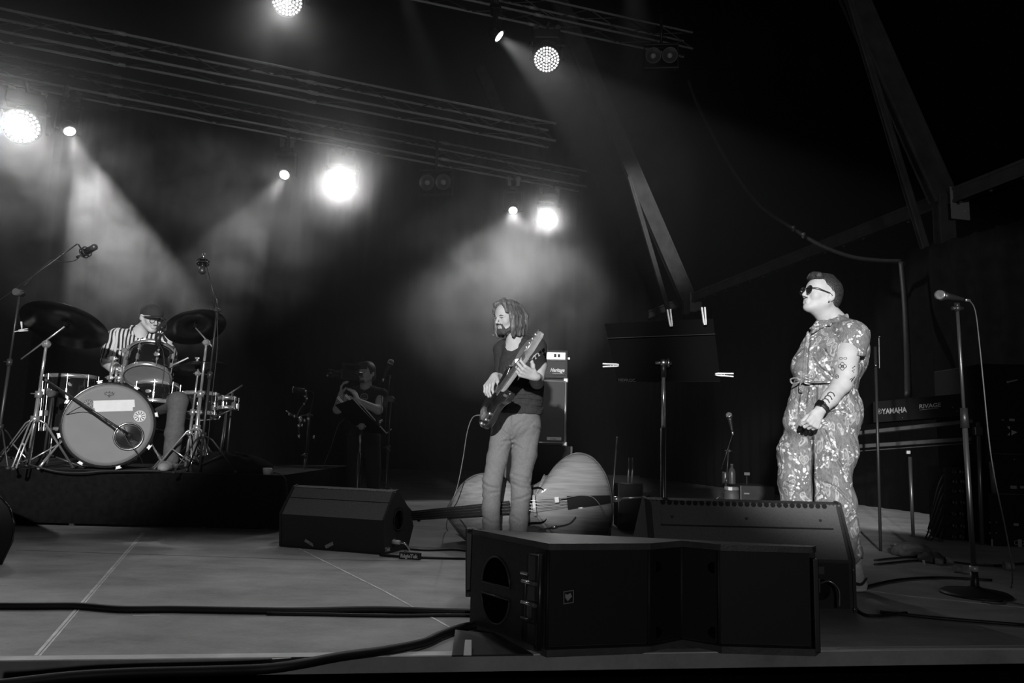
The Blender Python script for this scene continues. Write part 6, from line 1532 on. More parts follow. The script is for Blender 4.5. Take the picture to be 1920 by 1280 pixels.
# labelled cable wrap
wr0, wr1 = fl(752, 1047), fl(786, 1049)
cw = thing('cable_wrap', 'black cable wrap with white hand lettering on the floor beside the left wedge', 'cable wrap', tuple(wr0.lerp(wr1, .5)))
dx_ = (wr1 - wr0).normalized(); fy_ = V((dx_.y, -dx_.x, 0)); fy_ = fy_ if fy_.y < 0 else -fy_
MB().box(wr0.lerp(wr1, .5) + V((0, 0, .02)), ((wr1 - wr0).length + .02, .03, .042), Matrix((dx_, -fy_, V((0, 0, 1)))).transposed(), .006).build('wrap', RUB, cw)
text_mesh('lettering', 'RégieTek', .030, wr0 + V((0, 0, .010)) + fy_ * .0155, dx_, V((0, 0, 1)), mat('white_ink', .8, .7), cw, .0005, 0, .95, bold=.0012)
# debris on the right floor
for k, pts in enumerate(([(1650, 1150), (1760, 1162), (1920, 1175)], [(1600, 1135), (1615, 1152), (1640, 1158), (1700, 1152)], [(1600, 1108), (1680, 1090), (1760, 1085), (1860, 1090)], [(1640, 1060), (1740, 1052), (1850, 1062), (1930, 1058)], [(1640, 1052), (1720, 1046), (1790, 1056)])):
    cable(['flat cable running to the right frame edge near the stage front', 'cable end curling round the foot of the large right wedge', 'cable crossing behind the round microphone base', 'cable lying along the foot of the masking drape', 'cable beside the crumpled cloth at the right'][k], [fl(*p) + V((0, 0, .008)) for p in pts], .007, CB)

# ================================================================ double bass lying on its side
YDB = 5.36
O = rp(1000, 948, YDB); O.z = max(O.z, .0)
ea = (rp(1147, 941, YDB - .02) - rp(850, 966, YDB + .06)).normalized(); eb = V((0, .10, 1)); eb = (eb - ea * eb.dot(ea)).normalized(); ebk = ea.cross(eb); ebk = ebk if ebk.y > 0 else -ebk
def W(a, b_, c_=0.0): return O + ea * a + eb * b_ + ebk * c_
BW = bpy.data.materials.new('bass_varnish'); BW.use_nodes = True; nt = BW.node_tree; bb = nt.nodes['Principled BSDF']; tc = nt.nodes.new('ShaderNodeTexCoord'); mpn = nt.nodes.new('ShaderNodeMapping'); mpn.inputs['Scale'].default_value = (2, 30, 30)
nz = nt.nodes.new('ShaderNodeTexNoise'); nz.inputs['Scale'].default_value = 2; nz.inputs['Detail'].default_value = 5; nt.links.new(tc.outputs['Object'], mpn.inputs[0]); nt.links.new(mpn.outputs[0], nz.inputs['Vector'])
rr_ = nt.nodes.new('ShaderNodeMapRange'); rr_.inputs['From Min'].default_value = .3; rr_.inputs['From Max'].default_value = .7; rr_.inputs['To Min'].default_value = .10; rr_.inputs['To Max'].default_value = .20; nt.links.new(nz.outputs['Fac'], rr_.inputs['Value']); nt.links.new(rr_.outputs[0], bb.inputs['Base Color']); bb.inputs['Roughness'].default_value = .5; bb.inputs['Coat Weight'].default_value = .1
k_ = .94
half = [(-.66, .03), (-.62, .09), (-.55, .19), (-.46, .255), (-.36, .275), (-.26, .25), (-.205, .235), (-.185, .21), (-.16, .17), (-.08, .145), (.0, .150), (.07, .18), (.10, .225), (.125, .215), (.19, .285), (.28, .345), (.38, .365), (.48, .325), (.555, .22), (.59, .10), (.595, 0)]
up_pts = curve_pts([(x * k_, y * k_, 0) for x, y in half], 4); lo_pts = [V((p.x, -p.y, 0)) for p in reversed(up_pts)][1:]
OUT = [(p.x, p.y) for p in up_pts] + [(p.x, p.y) for p in lo_pts]
t = thing('double_bass', 'double bass lying on its side behind the bass player, strings towards us', 'double bass', tuple(V((O.x, O.y, 0))))
nO = len(OUT)
def plate(c0, bulge, sgn):
    rings = [(1.0, 0.0), (.985, .010), (.93, .018), (.80, bulge * .6), (.55, bulge * .9), (.25, bulge)]
    cx = -.02; vs = []
    for s_, h in rings:
        for x, y in OUT: vs.append(W(cx + (x - cx) * s_, y * s_, c0 + sgn * h))
    vs.append(W(cx, 0, c0 + sgn * bulge)); fs = [(j * nO + i, j * nO + (i + 1) % nO, (j + 1) * nO + (i + 1) % nO, (j + 1) * nO + i) for j in range(len(rings) - 1) for i in range(nO)]
    fs += [((len(rings) - 1) * nO + i, (len(rings) - 1) * nO + (i + 1) % nO, len(rings) * nO) for i in range(nO)]
    fs.append(tuple(reversed(range(nO)))); return vs, fs
mb = MB(); mb.add(*plate(0, .045, -1), True); mb.build('front_plate', BW, t)
mb = MB(); mb.add(*plate(.19, .03, 1), True); mb.build('back_plate', BW, t)
mb = MB(); vs = [W(x * .985, y * .975, c) for c in (.002, .188) for x, y in OUT]; mb.add(vs, [(i, (i + 1) % nO, nO + (i + 1) % nO, nO + i) for i in range(nO)], True); mb.build('ribs', mat('bass_rib', .10, .3, coat=.4), t, fix=False)
mb = MB().tube([W(x * .975, y * .965, -.0135) for x, y in OUT], .0022, 5, True); mb.build('purfling', BLK, t)
for sg in (1, -1):
    fh = curve_pts([(-.115, sg * .125, 0), (-.10, sg * .150, 0), (-.075, sg * .145, 0), (-.04, sg * .12, 0), (.0, sg * .118, 0), (.045, sg * .12, 0), (.075, sg * .108, 0), (.085, sg * .09, 0), (.07, sg * .085, 0)], 4)
    MB().tube([W(p.x, p.y, -.040) for p in fh], [.003 + .005 * math.sin(PI * i / (len(fh) - 1)) for i in range(len(fh))], 6).build('f_hole', BLKM, t)
EB = mat('ebony', .006, .6, spec=.15)
mb = MB(); nkL = -1.30
for (a0, w0, a1, w1) in ((-.16, .045, nkL, .024),):
    vs = [W(a0, -w0, -.105), W(a0, w0, -.105), W(a0, w0, -.080), W(a0, -w0, -.080), W(a1, -w1, -.06), W(a1, w1, -.06), W(a1, w1, -.035), W(a1, -w1, -.035)]
    mb.add(vs, [(0, 1, 2, 3), (7, 6, 5, 4), (0, 4, 5, 1), (1, 5, 6, 2), (2, 6, 7, 3), (3, 7, 4, 0)])
mb.build('fingerboard', EB, t)
mb = MB().cyl(W(-.60, 0, -.03), W(nkL, 0, -.015), .036, .026, n=16); mb.build('neck', mat('bass_neck', .07, .4), t)
mb = MB().box(W(nkL - .09, 0, -.02), (.20, .06, .07), Matrix((ea, eb, ebk)).transposed(), .012); mb.lathe([(.0, -.03), (.045, -.03), (.05, 0), (.045, .03), (0, .03)], W(nkL - .21, 0, .02), eb, 20); mb.build('scroll', mat('bass_neck', .07, .4), t)
for k in range(4): mb = MB().cyl(W(nkL - .04 - .035 * k, .03 * (-1) ** k, 0), W(nkL - .04 - .035 * k, .10 * (-1) ** k, 0), .007, n=8); mb.box(W(nkL - .04 - .035 * k, .11 * (-1) ** k, 0), (.02, .03, .006)); mb.build('tuning_machine', STEEL, t)
MAP2 = mat('bridge_maple', .60, .5, noise=.1, nscale=30)
br = [(-.080, -.045), (-.066, -.048), (-.050, -.075), (-.020, -.070), (.020, -.070), (.050, -.075), (.066, -.048), (.080, -.045), (.070, -.10), (.055, -.125), (.045, -.150), (.02, -.168), (-.02, -.168), (-.045, -.150), (-.055, -.125), (-.07, -.10)]
mb = MB().prism(br, W(.005, 0, 0), eb, ebk, ea * .018); mb.build('bridge', MAP2, t)
mb = MB(); vs = [W(a, b_, c) for a, w_ in ((.24, .045), (.54, .026)) for b_, c in ((-w_, -.085 if a < .3 else -.05), (w_, -.085 if a < .3 else -.05), (w_, -.068 if a < .3 else -.035), (-w_, -.068 if a < .3 else -.035))]
mb.add(vs, [(0, 1, 2, 3), (7, 6, 5, 4), (0, 4, 5, 1), (1, 5, 6, 2), (2, 6, 7, 3), (3, 7, 4, 0)]); mb.build('tailpiece', EB, t)
for k in range(4):
    y_ = -.033 + .022 * k; mb = MB().tube([W(nkL, y_ * .5, -.064), W(-.16, y_ * .95, -.110), W(.012, y_, -.166 + .4 * y_ * y_), W(.25, y_ * .8, -.084)], .0018, 5); mb.build('string', STEEL, t)
mb = MB().cyl(W(.56, 0, .09), W(.62, 0, .09), .022, .018, n=16); mb.cyl(W(.6, 0, .09), W(.80, 0, .09), .0065, n=10); mb.build('endpin', CHROME, t)
MB().sph(W(.81, 0, .09), .014, 10).build('endpin_tip', RUB, t)
bt_ = thing('pickup_clip', 'small white pickup clip on the strings of the double bass', 'pickup', tuple(W(.17, .03, -.11))); MB().box(W(.17, .025, -.11), (.030, .014, .038), Matrix((ea, ebk, eb)).transposed(), .003).build('clip', PAPER, bt_)
cable('thin pickup cable curving over the double bass front to the floor', [W(.19, .03, -.115), W(.26, .035, -.11), W(.34, .04, -.09), W(.42, .02, -.075), W(.475, -.06, -.07), W(.50, -.16, -.07), W(.505, -.23, -.08), fl(1120, 1014) + V((0, 0, .006))], .0035, mat('grey_cable', .18, .5))
cable('audio cable with metal connector along the lower edge of the double bass', [W(.03, -.165, -.07), W(.10, -.158, -.09), W(.16, -.152, -.10), W(.24, -.14, -.09), W(.29, -.10, -.09)], .0035)
MB().cyl(W(.115, -.156, -.10), W(.155, -.152, -.10), .009, n=12).build('connector', GLINT, bt_)
bow = MB().cyl(rp(1157, 820, 5.9), V((rp(1143, 930, 5.9).x, 5.9, .0)), .006, .010, n=8); bow.sph(rp(1157, 820, 5.9), .009, 8); solo('thin_rod', bow, mat('black_tube', .05, .4, .5), 'thin dark rod standing behind the tail end of the double bass', 'rod')

# ================================================================ bass amplifier
YA = 7.8
ax0, ax1 = rp(958, 835, YA).x, rp(1062, 835, YA).x
zb, zc, zh = rp(1040, 835, YA).z, rp(1040, 709, YA).z, rp(1040, 656, YA).z
TOLEX = mat('amp_vinyl', .035, .55, bump=.3, bscale=250); AGR = mat('amp_grille_cloth', .075, .8, noise=.15, nscale=250); PIP = mat('silver_piping', .65, .3, .6)
cs = thing('amp_case', 'black flight case under the bass amplifier', 'case', ((ax0 + ax1) / 2, YA + .2, 0))
MB().box(((ax0 + ax1) / 2, YA + .26, zb / 2), (ax1 - ax0 + .10, .56, zb - .005), None, .01).build('body', mat('case_panel', .008, .7, spec=.2), cs)
for x in (ax0 - .05, ax1 + .05): MB().box((x, YA - .025, zb / 2), (.02, .02, zb - .01)).build('edge_trim', mat('case_trim', .04, .5, .4), cs)
cb = thing('bass_cabinet', 'tall dark speaker cabinet with silver piping behind the bass player', 'speaker cabinet', ((ax0 + ax1) / 2, YA + .2, zb))
w_, h_ = ax1 - ax0, zc - zb
MB().box(((ax0 + ax1) / 2, YA + .20, (zb + zc) / 2), (w_, .40, h_ - .004), None, .012).build('body', TOLEX, cb)
MB().box(((ax0 + ax1) / 2, YA - .002, (zb + zc) / 2), (w_ - .06, .014, h_ - .07), None, .004).build('grille', AGR, cb)
for a, c in (((ax0 + .02, zb + .03), (ax1 - .02, zb + .03)), ((ax0 + .02, zc - .03), (ax1 - .02, zc - .03)), ((ax0 + .02, zb + .03), (ax0 + .02, zc - .03)), ((ax1 - .02, zb + .03), (ax1 - .02, zc - .03))): MB().cyl((a[0], YA - .008, a[1]), (c[0], YA - .008, c[1]), .008, n=8).build('piping', PIP, cb)
for x in (ax0 + .018, ax1 - .018):
    for z in (zb + .018, zc - .018): MB().box((x, YA + .012, z), (.05, .05, .05), None, .012).build('corner', PIP, cb)
MB().box((ax1 - .13, YA - .014, zb + .07), (.15, .008, .032), None, .003).build('name_plate', PAPER, cb); text_mesh('lettering', 'ampeg', .024, (ax1 - .17, YA - .0185, zb + .062), (1, 0, 0), (0, 0, 1), mat('dark_ink', .03, .6), cb, .0004)
hd = thing('bass_amp_head', 'bass amplifier head with pale control strip and white script lettering atop the cabinet', 'amplifier', ((ax0 + ax1) / 2, YA + .17, zc))
h2 = zh - zc
MB().box(((ax0 + ax1) / 2, YA + .17, (zc + zh) / 2), (w_, .34, h2 - .004), None, .01).build('body', TOLEX, hd)
MB().box(((ax0 + ax1) / 2, YA - .003, zc + h2 * .36), (w_ - .05, .012, h2 * .50), None, .003).build('grille', AGR, hd)
MB().box(((ax0 + ax1) / 2, YA - .003, zc + h2 * .79), (w_ - .05, .010, h2 * .26), None, .003).build('control_panel', mat('panel_silver', .55, .35, .3), hd)
for x in (ax1 - .135, ax1 - .095): MB().box((x, YA - .011, zc + h2 * .80), (.024, .010, .032), None, .002).build('switch', BLKG, hd)
for k in range(6): MB().cyl((ax0 + .06 + k * .055, YA - .008, zc + h2 * .79), (ax0 + .06 + k * .055, YA - .03, zc + h2 * .79), .012, .010, n=14).build('knob', BLKG, hd)
MB().tube([V((ax1 - .255 + a * .05, YA - .010, zc + h2 * .755 + b * .05)) for a, b in ((0, 0), (.25, .9), (.5, 1.1), (.75, .9), (1, 0))], .002, 4).build('panel_logo', mat('grey_ink', .30, .6), hd)
MB().cyl((ax0 + .02, YA - .006, zc + h2 * .64), (ax1 - .02, YA - .006, zc + h2 * .64), .006, n=8).build('piping', PIP, hd)
text_mesh('lettering', 'Heritage', .053, (ax1 - .185, YA - .0105, zc + h2 * .23), (1, 0, 0), (0, 0, 1), mat('white_ink', .8, .7), hd, .0012, .35, .80, bold=.0018)
MB().cyl((ax1 - .16, YA - .0105, zc + h2 * .17), (ax1 - .05, YA - .0105, zc + h2 * .18), .002, n=6).build('lettering_line', mat('white_ink', .8, .7), hd)
MB().box((ax1 + .012, YA + .02, zc + h2 * .72), (.02, .012, .02)).build('strap_end', PIP, hd)

# ================================================================ music stands
def music_stand(label, C4, pole_top, base, grp=None, th=.004, rtube=.011, split=.0, tube_m=CHROME):
    C4 = [V(p) for p in C4]; t = thing('music_stand', label, 'music stand', tuple(base))
    n_ = (C4[1] - C4[0]).cross(C4[3] - C4[0]).normalized(); n_ = n_ if n_.y > 0 else -n_
    ctr = sum(C4, V()) / 4
    mb = MB(); vs = C4 + [p + n_ * th for p in C4]; mb.add(vs, [(0, 1, 2, 3), (7, 6, 5, 4), (0, 4, 5, 1), (1, 5, 6, 2), (2, 6, 7, 3), (3, 7, 4, 0)]); mb.build('desk', mat('stand_black', .003, .7, spec=.08), t)
    lip = (C4[2] - C4[3]); mb = MB(); vs = [C4[3], C4[2], C4[2] + n_ * .055, C4[3] + n_ * .055]; vs += [v - V((0, 0, .003)) for v in vs]; mb.add(vs, [(0, 1, 2, 3), (7, 6, 5, 4), (0, 4, 5, 1), (1, 5, 6, 2), (2, 6, 7, 3), (3, 7, 4, 0)]); mb.build('ledge', mat('stand_black', .003, .7, spec=.08), t)
    pt = V(pole_top); base = V(base); a_ = (pt - base).normalized(); L = (pt - base).length
    MB().cyl(base + a_ * .02, base + a_ * (L * .72), rtube * 1.25, n=14).build('lower_tube', mat('satin_tube', .16, .35, .8), t); MB().cyl(base + a_ * (L * .70), pt - a_ * .02, rtube * .85, n=12).build('upper_tube', tube_m, t)
    MB().cyl(pt - a_ * .07, pt + a_ * .01, rtube * 1.3, n=14).build('collar', PLAS, t)
    m_ = MB().sph(pt, .020, 12); m_.cyl(pt - V((.04, 0, 0)), pt + V((.04, 0, 0)), .008, n=10); m_.cyl(pt + V((.018, 0, 0)), pt + V((.026, 0, 0)), .022, n=16); m_.cyl(pt, pt + n_ * .03, .012, n=8); m_.build('tilt_joint', STEEL, t)
    for k in range(3):
        a = 2 * PI * k / 3 + .4; m_ = MB().tube([base + a_ * .16, base + V((.26 * math.cos(a), .26 * math.sin(a), .012)) - V((0, 0, base.z))], .008, 8); m_.build('leg', DSTEEL, t)
    return t, n_
YS = 3.62
base = V((rp(1243, 1120, YS).x, YS, 0))
C4 = [rp(1134, 607, YS - .09), rp(1337, 597, YS - .09), rp(1351, 714, YS + .03), rp(1158, 716, YS + .03)]
ms1, n_ = music_stand('large black music stand in the middle with its back to us and clothes pegs', C4, rp(1244, 680, YS - .03), base)
text_mesh('lettering', 'NEWLOC.', .021, rp(1160, 714.5, YS + .018), (1, 0, 0), (C4[0] - C4[3]).normalized(), mat('faint_ink', .045, .7), ms1, .0004, 0, .9)
m_ = MB().cyl(rp(1138, 634, YS - .075), rp(1341, 626, YS - .075), .0018, n=6); m_.build('rib', mat('rib_dark', .06, .4, .5), ms1)
def peg(label, tip, tail, nrm=(0, -1, 0), s=1.0):
    tip = V(tip); tail = V(tail); d = (tail - tip); L = d.length; d.normalize(); n = V(nrm); n = (n - d * n.dot(d)).normalized(); w_ = d.cross(n)
    t = thing('clothes_peg', label, 'clothes peg', tuple(tip), 0, None)
    for sg in (-1, 1):
        P2 = [(0, .001 * sg), (L, .0040 * sg), (L, .0105 * sg), (L * .55, .0090 * sg), (L * .15, .0085 * sg), (0, .0055 * sg)]
        MB().prism(P2, tip - n * .005 * s, d, w_, n * .010 * s).build('jaw', WOODP, t)
    MB().torus(tip + d * L * .42, n, .008, .0016, 16, 5).build('spring', STEEL, t)
    return t
peg('wooden clothes peg upright on the large music stand rim, left one of two', rp(1258.5, 612, YS - .105), rp(1254, 580, YS - .10))
peg('wooden clothes peg upright on the large music stand rim, right one of two', rp(1322, 609, YS - .105), rp(1318.5, 576, YS - .10))
peg('wooden clothes peg lying level on the left edge of the large music stand', rp(1160, 684.5, YS - .01), rp(1130, 684.5, YS - .01))
peg('wooden clothes peg lying level on the lower right edge of the large music stand', rp(1341, 701.5, YS + .0), rp(1375, 703, YS + .0))
# tilted stand at centre left
Y2 = 6.45
base = V((rp(668, 940, Y2).x, Y2, 0))
C4 = [rp(628, 758, Y2 + .05), rp(662, 748, Y2 + .22), rp(724, 814, Y2 + .18), rp(690, 818, Y2 - .02)]
C4 = [rp(628, 759, Y2 - .10), rp(661, 748, Y2 - .02), rp(724, 814, Y2 + .12), rp(676, 808, Y2 + .04)]
ms2, n2_ = music_stand('tilted black music stand with white page edges in front of the camera operator', C4, rp(677, 799, Y2 - .02), base, tube_m=STEEL)
MB().sph(rp(677.5, 799.5, Y2 - .20), .028, 18, (1, .5, 1)).build('knob', mat('grey_knob', .25, .35), ms2)
MB().cyl(rp(675.5, 818, Y2 - .01), rp(675, 827, Y2 - .01), .013, n=12).build('bright_collar', GLINT, ms2)
pg = thing('sheet_music', 'white sheets of music showing as a bright edge on the tilted music stand', 'sheet music', tuple(rp(690, 770, Y2 + .2)))
for a, c in (((667, 746), (704, 788)), ((713, 799), (724, 811))): MB().cyl(rp(*a, Y2 - .03), rp(*c, Y2 + .10), .0045, n=6).build('page_edge', PAPER, pg)
MB().tube([rp(664, 750, Y2 + .19), rp(703, 793, Y2 + .19)], .0025, 5).build('page_edge', PAPER, pg)
MB().tube([rp(724, 813, Y2 + .18), rp(734, 804, Y2 + .16)], .004, 6).build('ledge_lip', PAPER, ms2)
for x, y in ((640, 745), (655, 741)):
    peg('wooden clothes peg on the tilted centre left music stand, %s' % ('nearer the hand end' if x > 650 else 'at its left corner'), rp(x + 4, y + 12, Y2 - .02 if x < 650 else Y2 + .15), rp(x - 7, y - 1, Y2 - .02 if x < 650 else Y2 + .15), (-.3, -.9, 0), 1.0)
m_ = MB().cyl(rp(710, 794, Y2 + .15), rp(715, 789, Y2 + .15), .010, n=10); m_.sph(rp(715.5, 788, Y2 + .15), .012, 8); solo('page_clip', m_, GLINT, 'small shiny clip on the lower edge of the tilted music stand', 'clip')
# boom with clamps left of the camera operator
YW = 6.9
b = V((rp(566, 935, YW).x, YW, 0)); tp_ = rp(579, 778, YW)
t = stand('slim stand with shiny clamps left of the tilted music stand', b, tp_, rp(556, 781, YW), rp(583, 776, YW), .28, .28, .3, DSTEEL, .010, 'microphone_stand', 'microphone stand', dbl=False)
for i, (x, y, r) in enumerate(((563, 786, .026), (571, 788, .016), (552, 780, .014), (542, 777, .012), (578, 785, .018), (560, 798, .016), (566, 797, .014), (588, 819, .014))):
    MB().sph(rp(x, y, YW - .02), r, 10, (.8, .8, 1.1)).build('clamp_bolt', CHROME, t)
MB().tube([rp(536, 770, YW), rp(548, 779, YW), rp(556, 781, YW), rp(564, 786, YW), rp(560, 800, YW), rp(560, 822, YW)], .008, 8).build('arm', DSTEEL, t)
MB().cyl(rp(560.5, 815, YW - .02), rp(560, 821, YW - .02), .011, n=10).build('bright_sleeve', GLINT, t)
t = thing('microphone', 'dark boom microphone with a bright front ring left of the camera operator', 'microphone', tuple(rp(560, 731, YW)))
MB().cyl(rp(550, 730, YW), rp(571, 732, YW), .024, .018, n=18).build('body', PLAS, t); MB().torus(rp(550, 730, YW), rp(550, 730, YW) - rp(571, 732, YW), .025, .004, 24, 6).build('front_ring', CHROME, t)
MB().tube(curve_pts([rp(571, 732, YW), rp(574, 736, YW), rp(575, 748, YW), rp(570, 757, YW), rp(562, 768, YW), rp(556, 780, YW)], 5), .006, 8).build('gooseneck', DSTEEL, t)
for x, y in ((573, 733), (572, 743), (575, 747), (570, 757)): MB().sph(rp(x, y, YW - .01), .011, 8).build('joint', CHROME, t)
cable('thin cable looping down from the boom microphone with the bright ring', [rp(577, 733, YW), rp(586, 735, YW), rp(588, 745, YW), rp(583, 765, YW), rp(580, 800, YW - .02), rp(577, 860, YW), rp(574, 905, YW)], .003)
cable('thin cable slanting from the camera operator to the floor', [rp(645, 785, 7.85), rp(633, 800, 7.8), rp(620, 840, 7.6), rp(605, 875, 7.3), rp(590, 905, 7.1)], .0035, mat('grey_cable2', .10, .5))

# ================================================================ right side backstage
YX = 6.6
cons = thing('mixing_console', 'black mixing console with white lettering on its back, right of the singer', 'mixing desk', tuple(rp(1745, 790, YX)))
c0, c1, c2_, c3_ = rp(1638, 792, YX), rp(1856, 775, YX - .25), rp(1854, 733, YX - .25), rp(1637, 753, YX)
bk = V((.25, .75, 0)); mb = MB(); vs = [c0, c1, c2_, c3_]; vs += [v + bk - (V((0, 0, .06)) if i > 1 else V()) for i, v in enumerate([c0, c1, c2_, c3_])]
mb.add(vs, [(0, 1, 2, 3), (7, 6, 5, 4), (0, 4, 5, 1), (1, 5, 6, 2), (2, 6, 7, 3), (3, 7, 4, 0)]); mb.build('housing', mat('console_paint', .003, .6, spec=.08), cons)
cu_ = (c1 - c0).normalized(); cv_ = (c3_ - c0).normalized(); cn_ = cu_.cross(cv_); cn_ = cn_ if cn_.y < 0 else -cn_
def oncon(px_, py_):
    dd2 = ray(px_, py_); t_ = (c0 + cn_ * .003 - CAM).dot(cn_) / dd2.dot(cn_); return CAM + dd2 * t_
sz = (oncon(1662, 776) - oncon(1685, 774)).length / 3.35
INKW = mat('console_ink', .30, .7)
text_mesh('lettering', 'YAMAHA', .066, oncon(1654, 776), cu_, cv_, INKW, cons, .0005, 0, .72, bold=.0015)
lg = oncon(1648, 771); m_ = MB().torus(lg, cn_, .0225, .0018, 28, 5)
for k in range(3):
    a = PI * k / 3 + PI / 2; dd2 = cu_ * math.cos(a) + cv_ * math.sin(a); m_.cyl(lg - dd2 * .017, lg + dd2 * .017, .0022, n=6)
m_.build('logo', INKW, cons)
text_mesh('lettering', 'RIVAGE', .050, oncon(1723, 765.5), cu_, cv_, INKW, cons, .0005, .05, 1.02, bold=.0012)
m_ = MB().cyl(oncon(1724, 768.5), oncon(1760, 764.5), .0016, n=5); m_.build('underline', INKW, cons)
MB().box(oncon(1818, 760), (.035, .003, .028), None).build('label', mat('grey_label', .22, .7), cons)
m_ = MB()
for x, y in ((1686, 775), (1692, 783), (1786, 763), (1794, 771)): m_.sph(oncon(x, y), .005, 8)
m_.build('screws', STEEL, cons)
for (nm, y0, y1, th_) in (('upper', 812, 789, .035), ('lower', 838, 822, .03)):
    pass
dk_ = thing('console_table', 'black metal-edged table frame with pale legs carrying the mixing console', 'table', tuple(rp(1740, 1000, YX)))
TBm = mat('table_edge', .022, .6, .2, noise=.4, nscale=40)
for (a, c, th_) in (((1600, 812), (1850, 786), .034), ((1600, 837), (1836, 821), .034), ((1600, 846), (1836, 829), .010)):
    pa, pc2 = rp(*a, YX - .05), rp(*c, YX - .35); dv = (pc2 - pa); mb = MB().box((pa + pc2) / 2, (dv.length, .05, th_), Matrix((dv.normalized(), V((0, 1, 0)), V((0, 0, 1)))).transposed(), .004); mb.build('edge_rail', TBm, dk_)
pa, pc2 = rp(1600, 812, YX - .02), rp(1850, 786, YX - .32); mb = MB(); vs = [pa, pc2, pc2 + bk, pa + bk]; vs += [v - V((0, 0, .02)) for v in vs]; mb.add(vs, [(0, 1, 2, 3), (7, 6, 5, 4), (0, 4, 5, 1), (1, 5, 6, 2), (2, 6, 7, 3), (3, 7, 4, 0)]); mb.build('top', BLK, dk_)
for k in range(6):
    f_ = (k + .6) / 6; MB().sph(rp(1612 + 225 * f_, 836 - 16 * f_, YX - .08 - .28 * f_), .006, 8).build('rivet', STEEL, dk_)
LEGm = mat('leg_metal', .2, .35, .7)
m_ = MB().cyl(rp(1706, 856, YX), V((rp(1714, 1045, YX).x, YX, 0)), .016, .014, n=14); m_.build('leg', LEGm, dk_); MB().box(rp(1703, 847, YX - .02), (.03, .02, .035), None, .003).build('foot_cap', mat('plug_white', .75, .4), dk_)
yl = YX - .45
lgp = V((rp(1843, 1050, yl).x, yl, 0)); MB().cyl(rp(1834, 792, yl), lgp, .016, n=14).build('leg', LEGm, dk_); MB().box(rp(1833, 808, yl - .02), (.065, .04, .07), None, .006).build('leg_bracket', DSTEEL, dk_)
# hanging cable bundle and sagging run
hb = [at(1690, 492, 9.0), at(1696, 560, 8.9), at(1700, 640, 8.6), at(1702, 700, 8.0), at(1703, 742, 7.4)]
cable('bundle of dark cables hanging down to the mixing console', hb, .035, mat('cable_bundle', .020, .6, noise=.5, nscale=40))
cable('sagging bundle of dark cables slung from the upper truss to the tent post', [at(1290, 150, 9.8), at(1305, 190, 9.8), at(1345, 270, 9.7), at(1392, 345, 9.6), at(1430, 390, 9.5), at(1490, 430, 9.4), at(1535, 458, 9.3), at(1590, 480, 9.2), at(1640, 488, 9.1), at(1692, 490, 9.0)], .028, mat('cable_bundle2', .02, .6, noise=.4, nscale=30))
for x, y, Y in ((1488, 428, 9.4), (1507, 441, 9.35), (1692, 496, 9.0)):
    d0 = at(x, y, Y); solo('cable_tie', MB().cyl(d0 - V((.02, 0, .01)), d0 + V((.02, 0, .01)), .036, n=10), mat('grey_plastic', .06, .5), 'pale tie round the sagging cable bundle, ' + {1488: 'upper of two close together', 1507: 'lower of two close together', 1692: 'at the tent post'}[x], 'cable tie')
# faint stand with a peg behind the singer
t = thing('music_stand', 'dark music stand half hidden behind the singer shoulder', 'music stand', tuple(V((rp(1648, 1000, 5.6).x, 5.6, 0))))
MB().cyl(V((rp(1650, 1000, 5.6).x, 5.6, 0)), rp(1641, 650, 5.6), .011, n=10).build('tube', mat('black_tube', .05, .4, .5), t)
MB().box(rp(1600, 665, 5.6), (.22, .02, .22), Matrix.Rotation(.1, 3, 'Y'), .003).build('desk', mat('stand_black', .003, .7, spec=.08), t)
MB().cyl(rp(1648, 632, 5.58), rp(1649, 690, 5.58), .004, n=6).build('wire', DSTEEL, t); MB().sph(rp(1649, 631, 5.57), .008, 8).build('joint', STEEL, t); MB().sph(rp(1642, 685, 5.57), .010, 8).build('clutch', STEEL, t)
peg('clothes peg poking out to the right behind the singer shoulder', rp(1612, 624, 5.55), rp(1631, 621, 5.55))
# small mic stand and percussion in the centre background
YP = 7.2
b = V((rp(1356, 960, YP).x, YP, 0)); stand('thin dark boom stand in the background right of the large music stand', b, rp(1366, 845, YP), rp(1375, 810, YP), rp(1352, 880, YP), .28, .26, .9, mat('black_tube', .05, .4, .5), .009, 'microphone_stand', 'microphone stand', dbl=False)
vocal_mic('distant small ball microphone right of the large music stand', rp(1367, 778, YP), rp(1372.5, 806, YP), .030)
pz = V((rp(1372, 950, YP - .3).x, YP - .3, 0)); h_ = rp(1372, 912, YP - .3).z
t = thing('hand_drum', 'slim pale hand drum standing in the dark behind the large right wedge', 'drum', tuple(pz))
MB().lathe([(.055, .0), (.062, h_ * .3), (.068, h_ * .75), (.06, h_ - .01)], pz, (0, 0, 1), 24).build('shell', mat('drum_wood', .06, .6, noise=.3, nscale=12), t); MB().lathe([(.0, 0), (.062, 0), (.066, -.02), (.066, -.03)], pz + V((0, 0, h_)), (0, 0, 1), 24).build('skin', HEADD, t)
MB().box(rp(1369, 916, YP - .37), (.035, .01, .03)).build('tag', TAPE, t)
t = thing('bottle', 'clear water bottle standing beside the slim hand drum', 'bottle', tuple(V((rp(1390, 950, YP).x, YP, 0)))); zz = rp(1390, 892, YP).z; bx = rp(1390, 900, YP).x
MB().cyl((rp(1385, 912, YP).x, YP + .02, 0), (rp(1385, 912, YP).x, YP + .02, rp(1390, 911, YP).z), .15, n=24).build('side_table', BLK, t) if False else None
cse = thing('equipment_case', 'dark equipment case with paper labels standing behind the hand drum', 'case', tuple(V((rp(1400, 950, YP + .3).x, YP + .4, 0))))
